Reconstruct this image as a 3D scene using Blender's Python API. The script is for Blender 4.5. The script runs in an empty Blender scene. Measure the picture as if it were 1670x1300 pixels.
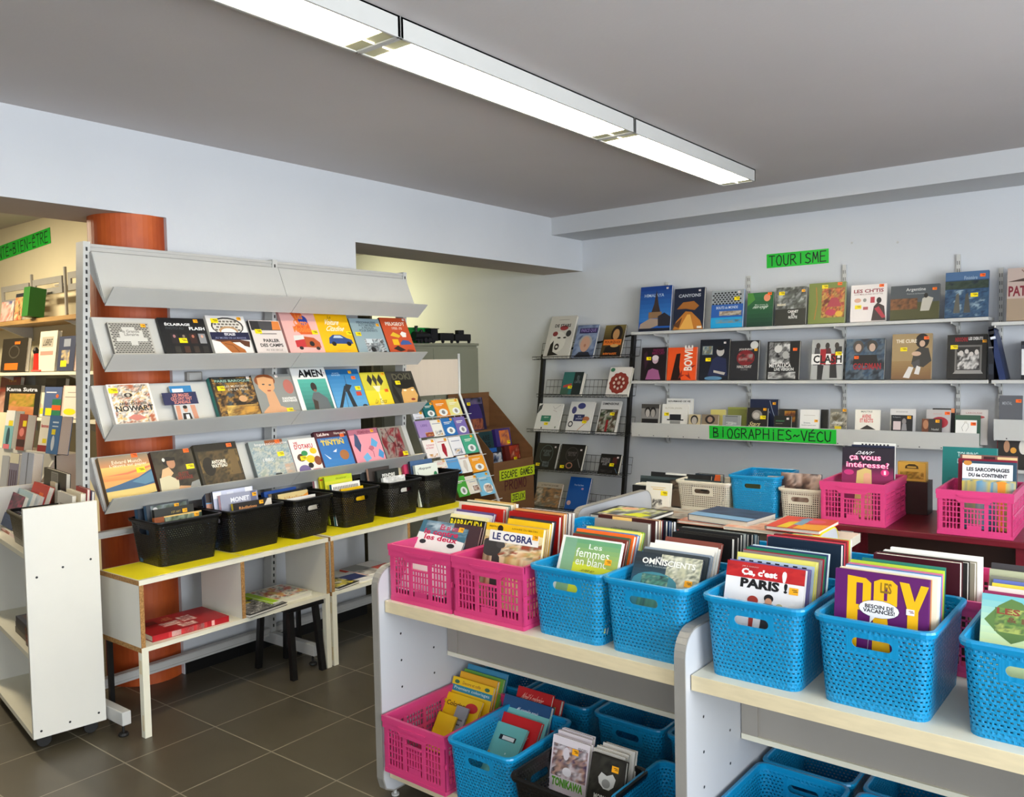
import bpy, math, random
import numpy as np
from mathutils import Matrix, Vector
rnd = random.Random(7)
S = bpy.context.scene
COL = S.collection

# ---------------------------------------------------------------- camera
W, H, F = 1670, 1300, 1361.0
def _dir(px, py):
    a = np.array([px - W/2, -(py - H/2), -F]); return a / np.linalg.norm(a)
_Y = _dir(1898, 565); _X = -_dir(-909, 626)
_X = _X - _Y * (_X @ _Y); _X /= np.linalg.norm(_X); _Z = np.cross(_X, _Y)
R = np.array([_X, _Y, _Z])
C0 = np.array([0.0, 0.0, 1.6])
cd = bpy.data.cameras.new('camera'); cam = bpy.data.objects.new('camera', cd); COL.objects.link(cam)
cd.sensor_fit = 'HORIZONTAL'; cd.sensor_width = 36; cd.lens = F / W * 36; cd.clip_start = 0.05
m4 = Matrix(R.tolist()).to_4x4(); m4.translation = C0
cam.matrix_world = m4
S.camera = cam

# ---------------------------------------------------------------- light and exposure
S.view_settings.view_transform = 'Standard'; S.view_settings.look = 'None'
S.view_settings.gamma = 1; S.view_settings.use_curve_mapping = False
S.view_settings.exposure = 0.38
wd = bpy.data.worlds.new('world'); S.world = wd; wd.use_nodes = True
bg = wd.node_tree.nodes['Background']; bg.inputs[0].default_value = (0.75, 0.86, 1.0, 1); bg.inputs[1].default_value = 1.0

def area(name, loc, aim, sx, sy, power, col):
    l = bpy.data.lights.new(name, 'AREA'); l.shape = 'RECTANGLE'; l.size = sx; l.size_y = sy
    l.energy = power; l.color = col
    o = bpy.data.objects.new(name, l); COL.objects.link(o); o.location = loc
    o.rotation_euler = (Vector(aim) - Vector(loc)).to_track_quat('-Z', 'Y').to_euler()
    return o
# daylight through the shop window behind the camera and the one beyond the right-hand wall
area('window_daylight', (0.2, -2.42, 1.5), (-0.6, 3, 1.1), 4.6, 2.2, 120, (0.92, 0.96, 1.0))
area('side_daylight', (2.42, 2.5, 1.5), (-4, 2.9, 1.3), 5.6, 2.0, 300, (0.91, 0.955, 1.0))
# warm lamps of the two back rooms
area('back_room_lamp', (-6.4, 1.5, 2.6), (-6.4, 2.0, 0), 1.2, 0.3, 60, (1.0, 0.86, 0.62))
area('niche_lamp', (-6.6, 5.3, 2.25), (-6.1, 6.1, 1.7), 0.5, 0.3, 12, (1.0, 0.93, 0.5))

# ---------------------------------------------------------------- pixel helpers (a ray of the camera cut with a real plane)
def ray(px, py): return R @ np.array([px - W/2, -(py - H/2), -F])
def at(px, py, ax, val):
    r = ray(px, py); return C0 + r * ((val - C0[ax]) / r[ax])
def pix(p):
    c = R.T @ (np.array(p) - C0); return (W/2 + F*c[0]/-c[2], H/2 - F*c[1]/-c[2])

# ---------------------------------------------------------------- colour
def lin(v): return v/12.92 if v <= .04045 else ((v + .055)/1.055)**2.4
_cc = {}
def c(h):
    if not isinstance(h, str): return h
    if h not in _cc:
        s = h.lstrip('#')
        if len(s) == 3: s = s[0]*2 + s[1]*2 + s[2]*2
        _cc[h] = tuple(lin(int(s[i:i+2], 16)/255) for i in (0, 2, 4))
    return _cc[h]
def mixc(a, b, t): return tuple(x + (y - x)*t for x, y in zip(c(a), c(b)))

# ---------------------------------------------------------------- materials
MAT = {}
def nmat(name, col, rough=.5, metal=0.0, noise=0.0, nscale=20, bump=0.0, bscale=60, col2=None, emit=None, spec=.5, stretch=None):
    m = bpy.data.materials.new(name); m.use_nodes = True; nt = m.node_tree; N = nt.nodes; L = nt.links
    b = N['Principled BSDF']; b.inputs['Roughness'].default_value = rough; b.inputs['Metallic'].default_value = metal
    b.inputs['Specular IOR Level'].default_value = spec
    cc = c(col); tc = N.new('ShaderNodeTexCoord'); src = tc.outputs['Object']
    if stretch:
        mp = N.new('ShaderNodeMapping'); mp.inputs['Scale'].default_value = stretch; L.new(src, mp.inputs[0]); src = mp.outputs[0]
    if noise > 0 or col2:
        nz = N.new('ShaderNodeTexNoise'); nz.inputs['Scale'].default_value = nscale; nz.inputs['Detail'].default_value = 4
        L.new(src, nz.inputs[0]); rp = N.new('ShaderNodeValToRGB')
        c2 = c(col2) if col2 else tuple(x*(1 - noise) for x in cc)
        rp.color_ramp.elements[0].color = (*c2, 1); rp.color_ramp.elements[1].color = (*cc, 1)
        rp.color_ramp.elements[0].position = .35; rp.color_ramp.elements[1].position = .65
        L.new(nz.outputs[0], rp.inputs[0]); L.new(rp.outputs[0], b.inputs['Base Color'])
    else:
        b.inputs['Base Color'].default_value = (*cc, 1)
    if bump > 0:
        nb = N.new('ShaderNodeTexNoise'); nb.inputs['Scale'].default_value = bscale; L.new(src, nb.inputs[0])
        bp = N.new('ShaderNodeBump'); bp.inputs['Strength'].default_value = bump; bp.inputs['Distance'].default_value = .004
        L.new(nb.outputs[0], bp.inputs['Height']); L.new(bp.outputs[0], b.inputs['Normal'])
    if emit:
        b.inputs['Emission Color'].default_value = (*c(emit[0]), 1); b.inputs['Emission Strength'].default_value = emit[1]
    MAT[name] = m; return m
nmat('wall_paint', '#cfd2d6', .75, noise=.03, nscale=2, bump=.12, bscale=90)
nmat('wall_cream', '#ddd2b0', .8, noise=.04, nscale=3, bump=.12, bscale=90)
nmat('ceiling_paint', '#c6c1c0', .85, noise=.05, nscale=1.2, bump=.1, bscale=70)
nmat('soffit_paint', '#c6c8ca', .8, noise=.03, nscale=2)
nmat('lintel_paint', '#b3a89c', .8, noise=.05, nscale=2)
nmat('orange_paint', '#c25a22', .5, nscale=5, col2='#a34218', bump=.2, bscale=30, stretch=(1.6, 1.6, .7))
nmat('white_metal', '#c6c6c2', .38, noise=.03, nscale=6)
nmat('grey_metal', '#b9b8b4', .4, noise=.04, nscale=6)
nmat('melamine', '#dcdad0', .4, noise=.03, nscale=5)
nmat('cream_melamine', '#e6e2cd', .42, noise=.03, nscale=5)
nmat('edge_band', '#dfd0ab', .5, noise=.08, nscale=14, stretch=(1, 6, 6))
nmat('grey_edge', '#96938c', .35, noise=.06, nscale=10)
nmat('panel_white', '#c4c6c9', .5, noise=.02, nscale=4)
nmat('fascia_grey', '#9d978e', .5, noise=.05, nscale=5)
nmat('chipboard', '#b98b52', .8, nscale=160, col2='#8d6433')
nmat('yellow_paper', '#f4e30c', .55, noise=.03, nscale=8)
nmat('green_paper', '#17c433', .5, noise=.10, nscale=5)
nmat('lime_paper', '#c8dc1c', .6, noise=.05, nscale=5)
nmat('ink', '#16181a', .5)
nmat('ink_red', '#5c1d20', .6)
nmat('black_metal', '#131313', .35)
nmat('black_plastic_solid', '#0d0d0e', .32)
nmat('rubber', '#141311', .6)
nmat('pink_plastic', '#d4407a', .35, noise=.04, nscale=8)
nmat('green_plastic', '#119a3c', .3, noise=.15, nscale=12)
nmat('cardboard', '#7d5530', .8, noise=.12, nscale=7, stretch=(1, 1, 5))
nmat('red_wood', '#6b1420', .35, noise=.25, nscale=6, stretch=(1, 8, 8))
nmat('brown_and_shade', '#3a1d12', .5, noise=.25, nscale=6)  # carton's own brown; under the bench, shade put into the colour
nmat('plank', '#a8834f', .5, noise=.2, nscale=6, stretch=(1, 12, 12))
nmat('grey_cabinet', '#8b8c78', .45, noise=.05, nscale=5)
nmat('beige_board', '#d9cbb9', .6, noise=.03, nscale=4, stretch=(30, 30, 1))
nmat('pages', '#e2ddce', .8, noise=.10, nscale=420)
nmat('clear_wire', '#dfe0dc', .3, metal=.1)
nmat('pane_glass', '#cfe0f0', .05)
nmat('train_black', '#111217', .35)
nmat('curtain', '#6d6549', .8, noise=.3, nscale=5, stretch=(8, 8, .3))
nmat('tube_glow', '#ffffff', .4, emit=('#fff3d8', 14.0))
nmat('louvre_glow', '#fffdf2', .4, emit=('#fff4dc', 8.0))
nmat('lamp_end', '#c9c7a0', .5)

def print_mat(name, rough, spec=.5):
    m = bpy.data.materials.new(name); m.use_nodes = True; N = m.node_tree.nodes; L = m.node_tree.links
    b = N['Principled BSDF']; b.inputs['Roughness'].default_value = rough; b.inputs['Specular IOR Level'].default_value = spec
    a = N.new('ShaderNodeVertexColor'); a.layer_name = 'Col'; L.new(a.outputs[0], b.inputs['Base Color']); MAT[name] = m
print_mat('print', .42, .4); print_mat('paint', .5, .3)

def floor_mat():
    m = bpy.data.materials.new('floor_tile'); m.use_nodes = True; N = m.node_tree.nodes; L = m.node_tree.links
    b = N['Principled BSDF']; g = N.new('ShaderNodeNewGeometry'); mp = N.new('ShaderNodeMapping')
    mp.inputs['Location'].default_value = (3.31 + .0015, -1.632 + .0015, 0)
    L.new(g.outputs['Position'], mp.inputs[0]); br = N.new('ShaderNodeTexBrick'); L.new(mp.outputs[0], br.inputs[0])
    br.offset = 0; br.inputs['Scale'].default_value = 1; br.inputs['Brick Width'].default_value = .41; br.inputs['Row Height'].default_value = .41
    br.inputs['Mortar Size'].default_value = .0028; br.inputs['Mortar Smooth'].default_value = .1
    br.inputs['Color1'].default_value = (*c('#57503f'), 1); br.inputs['Color2'].default_value = (*c('#514a3b'), 1); br.inputs['Mortar'].default_value = (*c('#98917c'), 1)
    nz = N.new('ShaderNodeTexNoise'); nz.inputs['Scale'].default_value = 5; L.new(g.outputs['Position'], nz.inputs[0])
    mx = N.new('ShaderNodeMix'); mx.data_type = 'RGBA'; mx.blend_type = 'MULTIPLY'; mx.inputs[0].default_value = .25
    L.new(br.outputs[0], mx.inputs[6]); L.new(nz.outputs[0], mx.inputs[7]); L.new(mx.outputs[2], b.inputs['Base Color'])
    b.inputs['Roughness'].default_value = .38; MAT['floor_tile'] = m
floor_mat()

def woven(name, col, bw, rh, mortar, offset, v0, v1, rough=.3, thr=.5, bump=.5):
    """moulded basket plastic with real perforations laid out on the wall's own UV in metres"""
    m = bpy.data.materials.new(name); m.use_nodes = True; N = m.node_tree.nodes; L = m.node_tree.links
    b = N['Principled BSDF']; b.inputs['Base Color'].default_value = (*c(col), 1); b.inputs['Roughness'].default_value = rough
    uv = N.new('ShaderNodeUVMap'); uv.uv_map = 'UVMap'; br = N.new('ShaderNodeTexBrick'); L.new(uv.outputs[0], br.inputs[0])
    br.offset = offset; br.inputs['Scale'].default_value = 1; br.inputs['Brick Width'].default_value = bw; br.inputs['Row Height'].default_value = rh
    br.inputs['Mortar Size'].default_value = mortar; br.inputs['Mortar Smooth'].default_value = .6
    sx = N.new('ShaderNodeSeparateXYZ'); L.new(uv.outputs[0], sx.inputs[0])
    def cmp(op, val):
        n = N.new('ShaderNodeMath'); n.operation = op; L.new(sx.outputs[1], n.inputs[0]); n.inputs[1].default_value = val; return n
    lo, hi = cmp('GREATER_THAN', v0), cmp('LESS_THAN', v1)
    hole = N.new('ShaderNodeMath'); hole.operation = 'LESS_THAN'; L.new(br.outputs['Fac'], hole.inputs[0]); hole.inputs[1].default_value = thr
    a1 = N.new('ShaderNodeMath'); a1.operation = 'MULTIPLY'; L.new(lo.outputs[0], a1.inputs[0]); L.new(hi.outputs[0], a1.inputs[1])
    a2 = N.new('ShaderNodeMath'); a2.operation = 'MULTIPLY'; L.new(a1.outputs[0], a2.inputs[0]); L.new(hole.outputs[0], a2.inputs[1])
    wv = N.new('ShaderNodeTexVoronoi'); wv.inputs['Scale'].default_value = 1/bw*1.1; L.new(uv.outputs[0], wv.inputs[0])
    ad = N.new('ShaderNodeMath'); ad.operation = 'ADD'; L.new(br.outputs['Fac'], ad.inputs[0]); L.new(wv.outputs['Distance'], ad.inputs[1])
    bp = N.new('ShaderNodeBump'); bp.inputs['Strength'].default_value = bump; bp.inputs['Distance'].default_value = .002
    L.new(ad.outputs[0], bp.inputs['Height']); L.new(bp.outputs[0], b.inputs['Normal'])
    tr = N.new('ShaderNodeBsdfTransparent'); mx = N.new('ShaderNodeMixShader')
    L.new(a2.outputs[0], mx.inputs[0]); L.new(b.outputs[0], mx.inputs[1]); L.new(tr.outputs[0], mx.inputs[2])
    L.new(mx.outputs[0], N['Material Output'].inputs[0]); MAT[name] = m
woven('blue_woven', '#0d8cc0', .0125, .0105, .0046, .5, .018, .19, thr=.14, bump=1.0)
nmat('blue_plastic', '#0d8cc0', .3)
woven('black_woven', '#0c0c0d', .0125, .0095, .0036, .5, .03, .175, thr=.1)
woven('white_woven', '#d8cfba', .0112, .0112, .0032, 0, .02, .15, thr=.6, bump=.3)
nmat('white_plastic', '#d8cfba', .4)
# ---------------------------------------------------------------- mesh builder
class MB:
    def __init__(s): s.v = []; s.f = []; s.m = []; s.k = []; s.uv = None
    def face(s, pts, col='#fff', mat=0):
        i = len(s.v); s.v += [tuple(float(x) for x in p) for p in pts]; s.f.append(tuple(range(i, i + len(pts)))); s.m.append(mat); s.k.append(c(col) if isinstance(col, str) or len(col) == 3 and not isinstance(col[0], tuple) else list(col))
    def mesh(s, vs, fs, col='#fff', mat=0):
        i = len(s.v); s.v += [tuple(float(x) for x in p) for p in vs]
        for f in fs: s.f.append(tuple(i + j for j in f)); s.m.append(mat); s.k.append(c(col))
    def box(s, x0, x1, y0, y1, z0, z1, col='#fff', mat=0, M=None):
        p = [(x0, y0, z0), (x1, y0, z0), (x1, y1, z0), (x0, y1, z0), (x0, y0, z1), (x1, y0, z1), (x1, y1, z1), (x0, y1, z1)]
        if M is not None: p = [tuple(M @ Vector(q)) for q in p]
        s.mesh(p, [(0, 3, 2, 1), (4, 5, 6, 7), (0, 1, 5, 4), (1, 2, 6, 5), (2, 3, 7, 6), (3, 0, 4, 7)], col, mat)
    def prism(s, poly, axis, a, b, col='#fff', mat=0):
        """poly in the two other axes, extruded from a to b along axis"""
        def P(q, t):
            q = list(q); q.insert(axis, t); return q
        n = len(poly); vs = [P(q, a) for q in poly] + [P(q, b) for q in poly]
        s.mesh(vs, [tuple(range(n))[::-1], tuple(range(n, 2*n))] + [(i, (i+1) % n, n + (i+1) % n, n + i) for i in range(n)], col, mat)
    def tube(s, pts, r, n=8, col='#fff', mat=0, closed=False):
        pts = [Vector(p) for p in pts]; N = len(pts); rings = []
        for i, p in enumerate(pts):
            d = (pts[(i+1) % N] - pts[i-1]) if closed else (pts[min(i+1, N-1)] - pts[max(i-1, 0)])
            d.normalize(); a = Vector((0, 0, 1)) if abs(d.z) < .9 else Vector((1, 0, 0))
            e = d.cross(a).normalized(); g = d.cross(e)
            rings.append([p + (e*math.cos(t*2*math.pi/n) + g*math.sin(t*2*math.pi/n))*r for t in range(n)])
        vs = [q for rg in rings for q in rg]; fs = []
        for i in range(N if closed else N - 1):
            j = (i+1) % N
            for t in range(n): fs.append((i*n + t, i*n + (t+1) % n, j*n + (t+1) % n, j*n + t))
        if not closed: fs += [tuple(range(n))[::-1], tuple(range((N-1)*n, N*n))]
        s.mesh(vs, fs, col, mat)
    def lathe(s, prof, n=24, axis='z', o=(0, 0, 0), col='#fff', mat=0):
        vs = []
        for r, h in prof:
            for t in range(n):
                a = t*2*math.pi/n; x, y = r*math.cos(a), r*math.sin(a)
                q = (x, y, h) if axis == 'z' else ((h, x, y) if axis == 'x' else (x, h, y))
                vs.append(tuple(q[i] + o[i] for i in range(3)))
        k = len(prof); fs = [(i*n + t, i*n + (t+1) % n, (i+1)*n + (t+1) % n, (i+1)*n + t) for i in range(k-1) for t in range(n)]
        fs += [tuple(range(n))[::-1], tuple(range((k-1)*n, k*n))]; s.mesh(vs, fs, col, mat)
    def data(s, name, mats):
        me = bpy.data.meshes.new(name); me.from_pydata(s.v, [], s.f)
        for m in ([mats] if isinstance(mats, str) else mats): me.materials.append(MAT[m])
        me.polygons.foreach_set('material_index', s.m)
        ca = me.color_attributes.new('Col', 'FLOAT_COLOR', 'CORNER')
        arr = np.ones((len(me.loops), 4), dtype=np.float32); k = 0
        for f, col in zip(s.f, s.k): arr[k:k+len(f), :3] = np.array(col); k += len(f)
        ca.data.foreach_set('color', arr.ravel()); me.update(); return me
    def build(s, name, mats, parent=None, bevel=0, smooth=False, M=None):
        o = bpy.data.objects.new(name, s.data(name, mats)); COL.objects.link(o)
        if parent is not None: o.parent = parent
        if M is not None: o.matrix_local = M
        if bevel:
            b = o.modifiers.new('edge', 'BEVEL'); b.width = bevel; b.segments = 2; b.limit_method = 'ANGLE'; b.angle_limit = .7
        if smooth: o.data.polygons.foreach_set('use_smooth', [True]*len(o.data.polygons))
        return o
def thing(name, label, cat, loc=(0, 0, 0), rz=0.0, group=None, M=None):
    o = bpy.data.objects.new(name, None); COL.objects.link(o); o.empty_display_size = .05
    if M is not None: o.matrix_world = M
    else: o.location = loc; o.rotation_euler = (0, 0, rz)
    tag(o, label, cat, group); return o
def tag(o, label, cat, group=None):
    o['label'] = label; o['category'] = cat
    if group: o['group'] = group
    return o
def struct(name, mb, mats, **k):
    o = mb.build(name, mats, **k); o['kind'] = 'structure'; return o
def part(mb, name, mats, parent, **k): return mb.build(name, mats, parent, **k)
def copy_tree(root, M, label, group=None, cat=None):
    r = root.copy(); COL.objects.link(r); r.matrix_world = M; r['label'] = label
    if group: r['group'] = group
    for ch in list(root.children):
        d = ch.copy(); COL.objects.link(d); d.parent = r
        for g in list(ch.children):
            e = g.copy(); COL.objects.link(e); e.parent = d
    return r
def TR(x, y, z, rz=0.0): return Matrix.Translation((x, y, z)) @ Matrix.Rotation(rz, 4, 'Z')

# ---------------------------------------------------------------- lettering
_tc = {}
def glyphs(txt, style=''):
    key = (txt, 'b' in style, 'B' in style)
    if key not in _tc:
        cu = bpy.data.curves.new('t', 'FONT'); cu.body = txt; cu.resolution_u = 2; cu.align_x = 'CENTER'; cu.space_line = .82
        cu.offset = .05 if 'B' in style else .012 if 'b' in style and 'i' in style else .03 if 'b' in style else .004
        ob = bpy.data.objects.new('t', cu); me = ob.to_mesh()
        vs = np.array([v.co[:2] for v in me.vertices]) if len(me.vertices) else np.zeros((0, 2))
        fs = [tuple(p.vertices) for p in me.polygons]; ob.to_mesh_clear()
        bpy.data.objects.remove(ob); bpy.data.curves.remove(cu)
        if len(vs):
            lo, hi = vs.min(0), vs.max(0); vs = (vs - lo)/np.maximum(hi - lo, 1e-6)
        _tc[key] = (vs, fs)
    return _tc[key]
STROKE = {  # marker-pen capitals: strokes on a unit box
 'A': [[(0, 0), (.5, 1), (1, 0)], [(.2, .38), (.8, .38)]], 'B': [[(0, 0), (0, 1), (.7, .95), (.75, .6), (0, .53), (.85, .4), (.85, .08), (0, 0)]],
 'C': [[(.95, .85), (.6, 1), (.15, .8), (0, .45), (.2, .08), (.65, 0), (1, .12)]], 'E': [[(1, 1), (.05, 1), (0, 0), (1, 0)], [(.02, .52), (.8, .52)]],
 'G': [[(.95, .85), (.55, 1), (.12, .8), (0, .4), (.25, .02), (.85, .08), (.95, .45), (.55, .45)]], 'H': [[(0, 0), (0, 1)], [(1, 0), (1, 1)], [(0, .5), (1, .5)]],
 'I': [[(.5, 0), (.5, 1)]], 'i': [[(.5, 0), (.5, .8)], [(.46, .98), (.56, 1.0)]], 'J': [[(.2, 1), (1, 1)], [(.7, 1), (.7, .15), (.4, 0), (.05, .15)]], 'M': [[(0, 0), (.12, 1), (.5, .3), (.88, 1), (1, 0)]],
 'N': [[(0, 0), (.05, 1), (.95, 0), (1, 1)]], 'O': [[(.5, 1), (.1, .8), (0, .4), (.25, 0), (.75, 0), (1, .45), (.85, .85), (.5, 1)]],
 'P': [[(0, 0), (0, 1), (.75, .95), (.9, .7), (.6, .48), (0, .45)]], 'R': [[(0, 0), (0, 1), (.75, .95), (.85, .7), (.5, .5), (0, .46)], [(.35, .48), (1, 0)]],
 'S': [[(.9, .88), (.5, 1), (.1, .82), (.2, .58), (.8, .42), (.95, .18), (.5, 0), (.02, .1)]], 'T': [[(0, 1), (1, 1)], [(.5, 1), (.5, 0)]],
 'U': [[(0, 1), (.05, .2), (.4, 0), (.8, .1), (.95, 1)]], 'V': [[(0, 1), (.5, 0), (1, 1)]], 'X': [[(0, 0), (1, 1)], [(0, 1), (1, 0)]],
 '~': [[(0, .4), (.25, .58), (.6, .42), (1, .58)]], '-': [[(.1, .45), (.9, .45)]],
 'É': [[(1, .8), (.05, .8), (0, 0), (1, 0)], [(.02, .42), (.8, .42)], [(.4, .92), (.75, 1.12)]], 'Ê': [[(1, .8), (.05, .8), (0, 0), (1, 0)], [(.02, .42), (.8, .42)], [(.2, .9), (.5, 1.1), (.8, .9)]], ' ': []}
def stroke_text(txt, x0, y0, x1, y1, wid):
    n = len(txt); adv = (x1 - x0)/n; out = []
    for i, ch in enumerate(txt):
        k = .38 if ch in 'Ii' else .74
        for st in STROKE.get(ch, []):
            pts = [(x0 + adv*(i + .5 + (p[0] - .5)*k), y0 + (y1 - y0)*(p[1] + .03*math.sin(i*2.1))) for p in st]
            for a, b in zip(pts, pts[1:]):
                dx, dy = b[0]-a[0], b[1]-a[1]; l = math.hypot(dx, dy) or 1; nx, ny = -dy/l*wid/2, dx/l*wid/2; ex, ey = dx/l*wid*.4, dy/l*wid*.4
                out.append([(a[0]-ex-nx, a[1]-ey-ny), (b[0]+ex-nx, b[1]+ey-ny), (b[0]+ex+nx, b[1]+ey+ny), (a[0]-ex+nx, a[1]-ey+ny)])
    return out

# ---------------------------------------------------------------- cover printing: flat shapes laid over one another on the cover
def ell(cx, cy, rx, ry, n=18): return [(cx + rx*math.cos(t*2*math.pi/n), cy + ry*math.sin(t*2*math.pi/n)) for t in range(n)]
def art(mb, w, h, spec, y0=-.0003, dy=-.00012, lo=0.0):
    lay = 0; zz = lambda z: (lo + (1-lo)*z)*h if z > 1e-4 else 0.0
    def put(p, col, k):
        q = [(min(max(x, 0), 1)*w, y0 + dy*k, zz(min(max(z, 0), 1))) for x, z in p]
        mb.face(q, col)
    for o in spec:
        k = lay; lay += 1; t = o[0]
        if t == 'r': put([(o[1], o[2]), (o[3], o[2]), (o[3], o[4]), (o[1], o[4])], o[5], k)
        elif t == 'e': put(ell(*o[1:5]), o[5], k)
        elif t == 'p': put(o[1], o[2], k)
        elif t == 'g':     # banded blend between two inks, bottom to top
            n = 8
            for i in range(n):
                a, b = o[2] + (o[4]-o[2])*i/n, o[2] + (o[4]-o[2])*(i+1)/n
                put([(o[1], a), (o[3], a), (o[3], b), (o[1], b)], mixc(o[5], o[6], i/(n-1)), k)
        elif t == 'n':     # mottled picture: blotches of a few inks
            _, ax, ay, bx, by, nx, ny, cols, seed = o; r = random.Random(seed)
            g = [[r.random() for _ in range(nx//2 + 3)] for _ in range(ny//2 + 3)]
            nx, ny = int(nx*1.5) + 1, int(ny*1.5) + 1; PT, CL = {}, {}
            for i in range(nx + 1):
                for j in range(ny + 1):
                    fi, fj = i/nx*(len(g[0]) - 2), j/ny*(len(g) - 2); a, b = int(fi), int(fj); u_, v_ = fi - a, fj - b
                    q = (g[b][a]*(1-u_) + g[b][a+1]*u_)*(1-v_) + (g[b+1][a]*(1-u_) + g[b+1][a+1]*u_)*v_
                    q = min(max((q - .5)*1.5 + .5 + (r.random() - .5)*.4, 0), .999)*(len(cols) - 1)
                    CL[i, j] = mixc(cols[int(q)], cols[int(q) + 1], q - int(q))
                    ji = (r.random() - .5)*.7 if 0 < i < nx else 0; jj = (r.random() - .5)*.7 if 0 < j < ny else 0
                    PT[i, j] = (ax + (bx-ax)*(i + ji)/nx, ay + (by-ay)*(j + jj)/ny)
            for i in range(nx):
                for j in range(ny):
                    q = [(i, j), (i+1, j), (i+1, j+1), (i, j+1)]; put([PT[z] for z in q], [CL[z] for z in q], k)
        elif t == 't':
            _, txt, ax, ay, bx, by, col = o[:7]; st = o[7] if len(o) > 7 else ''
            vs, fs = glyphs(txt, st); sk = .18 if 'i' in st else 0
            if len(vs):
                P = [((ax + (bx-ax)*(p[0]*(1 - sk) + p[1]*sk))*w, y0 + dy*k, zz(ay + (by-ay)*p[1])) for p in vs]
                mb.mesh(P, fs, col)
        elif t == 's':
            _, txt, ax, ay, bx, by, col, wid = o
            for q in stroke_text(txt, ax*w, ay*h, bx*w, by*h, wid): put([(x/w, z/h) for x, z in q], col, k)
        elif t == 'l':
            _, pts, wid, col = o
            for a, b in zip(pts, pts[1:]):
                dx, dz = (b[0]-a[0])*w, (b[1]-a[1])*h; l = math.hypot(dx, dz) or 1; nx, nz = -dz/l*wid/2/w, dx/l*wid/2/h
                put([(a[0]-nx, a[1]-nz), (b[0]-nx, b[1]-nz), (b[0]+nx, b[1]+nz), (a[0]+nx, a[1]+nz)], col, k)
        elif t == 'k':    # grid of little dark blocks with pale joints (bricks, dots, dashes)
            _, ax, ay, bx, by, nx, ny, fx, fy, col, off = o
            for j in range(ny):
                for i in range(nx):
                    x_ = ax + (bx-ax)*((i + (off if j % 2 else 0))/nx); z_ = ay + (by-ay)*j/ny
                    if x_ + (bx-ax)/nx*fx > bx + 1e-6: continue
                    put([(x_, z_), (x_ + (bx-ax)/nx*fx, z_), (x_ + (bx-ax)/nx*fx, z_ + (by-ay)/ny*fy), (x_, z_ + (by-ay)/ny*fy)], col, k)
STK = {'y': ('#f6de08', .042, .026), 'o': ('#ff7a1c', .026, .017), 'O': ('#ff6a1c', .03, .02), 'w': ('#f3e9e4', .018, .014), 'h': ('#ffb01c', .024, .018)}
def book(name, label, cat, M, w, h, t, base, spec=(), spine=None, stk='', group=None, pages=True, side=None, hard=.0022, back=None, lo=0.0):
    """M: origin at the lower left of the front cover, x along it, y into the book, z up the cover"""
    root = thing(name, label, cat, M=M, group=group)
    mb = MB(); spine = spine or base; b = hard
    mb.box(0, w, 0, b, 0, h, base); mb.box(0, w, t - b, t, 0, h, back or base); mb.box(0, b, b, t - b, 0, h, spine)
    if not pages: mb.box(b, w - .0005, b*.5, t - b*.5, .0005, h - .0005, base)
    art(mb, w, h, spec, lo=lo)
    if side: # lettering or bands on the spine
        for z0, z1, col in side: mb.face([(-.0003, t*.92, z0*h), (-.0003, t*.08, z0*h), (-.0003, t*.08, z1*h), (-.0003, t*.92, z1*h)], col)
    mb.build('cover', 'print', root)
    if pages:
        p = MB(); p.box(b, w - .003, b, t - b, .003, h - .003); p.build('pages', 'pages', root)
    for q in stk.split():
        k, x, z = q.split(','); col, sw, sh = STK[k]; x, z = float(x)*w, (lo + (1-lo)*float(z))*h
        s = MB(); s.box(x - sw/2, x + sw/2, -.0022, -.0018, z - sh/2, z + sh/2, col)
        for dx, dz, ww in ((-.2, .12, .3), (.08, .1, .28), (-.05, -.12, .5)): s.face([(x + sw*dx, -.0023, z + sh*dz), (x + sw*(dx + ww), -.0023, z + sh*(dz + .04)), (x + sw*(dx + ww), -.0023, z + sh*(dz + .16)), (x + sw*dx, -.0023, z + sh*(dz + .12))], '#54400f' if k in 'yh' else '#7a2a08')
        s.build('price_sticker', 'print', root)
    return root
class Lean:
    """a leaning plane: P0 on its foot line, u along it, inn = horizontal direction behind it"""
    def __init__(s, P0, u, inn, deg):
        s.P = np.array(P0, float); s.u = np.array(u, float); s.i = np.array(inn, float); a = math.radians(deg)
        s.v = np.array([0, 0, 1.])*math.cos(a) + s.i*math.sin(a); s.n = s.i*math.cos(a) - np.array([0, 0, 1.])*math.sin(a)
    def ab(s, px, py, off=0.0):
        P = s.P - s.n*off; r = ray(px, py); q = C0 + r*(((P - C0) @ s.n)/(r @ s.n)) - P; return q @ s.u, q @ s.v
    def foot(s, px):
        a = pix(s.P - s.u*3) ; b = pix(s.P + s.u*3); return a[1] + (b[1]-a[1])*(px - a[0])/(b[0]-a[0])
    def mat(s, a, b=0.0, off=0.0):
        o = s.P + s.u*a + s.v*b - s.n*off; m = Matrix.Identity(4)
        for i in range(3): m[i][0] = s.u[i]; m[i][1] = s.n[i]; m[i][2] = s.v[i]; m[i][3] = o[i]
        return m
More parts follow.
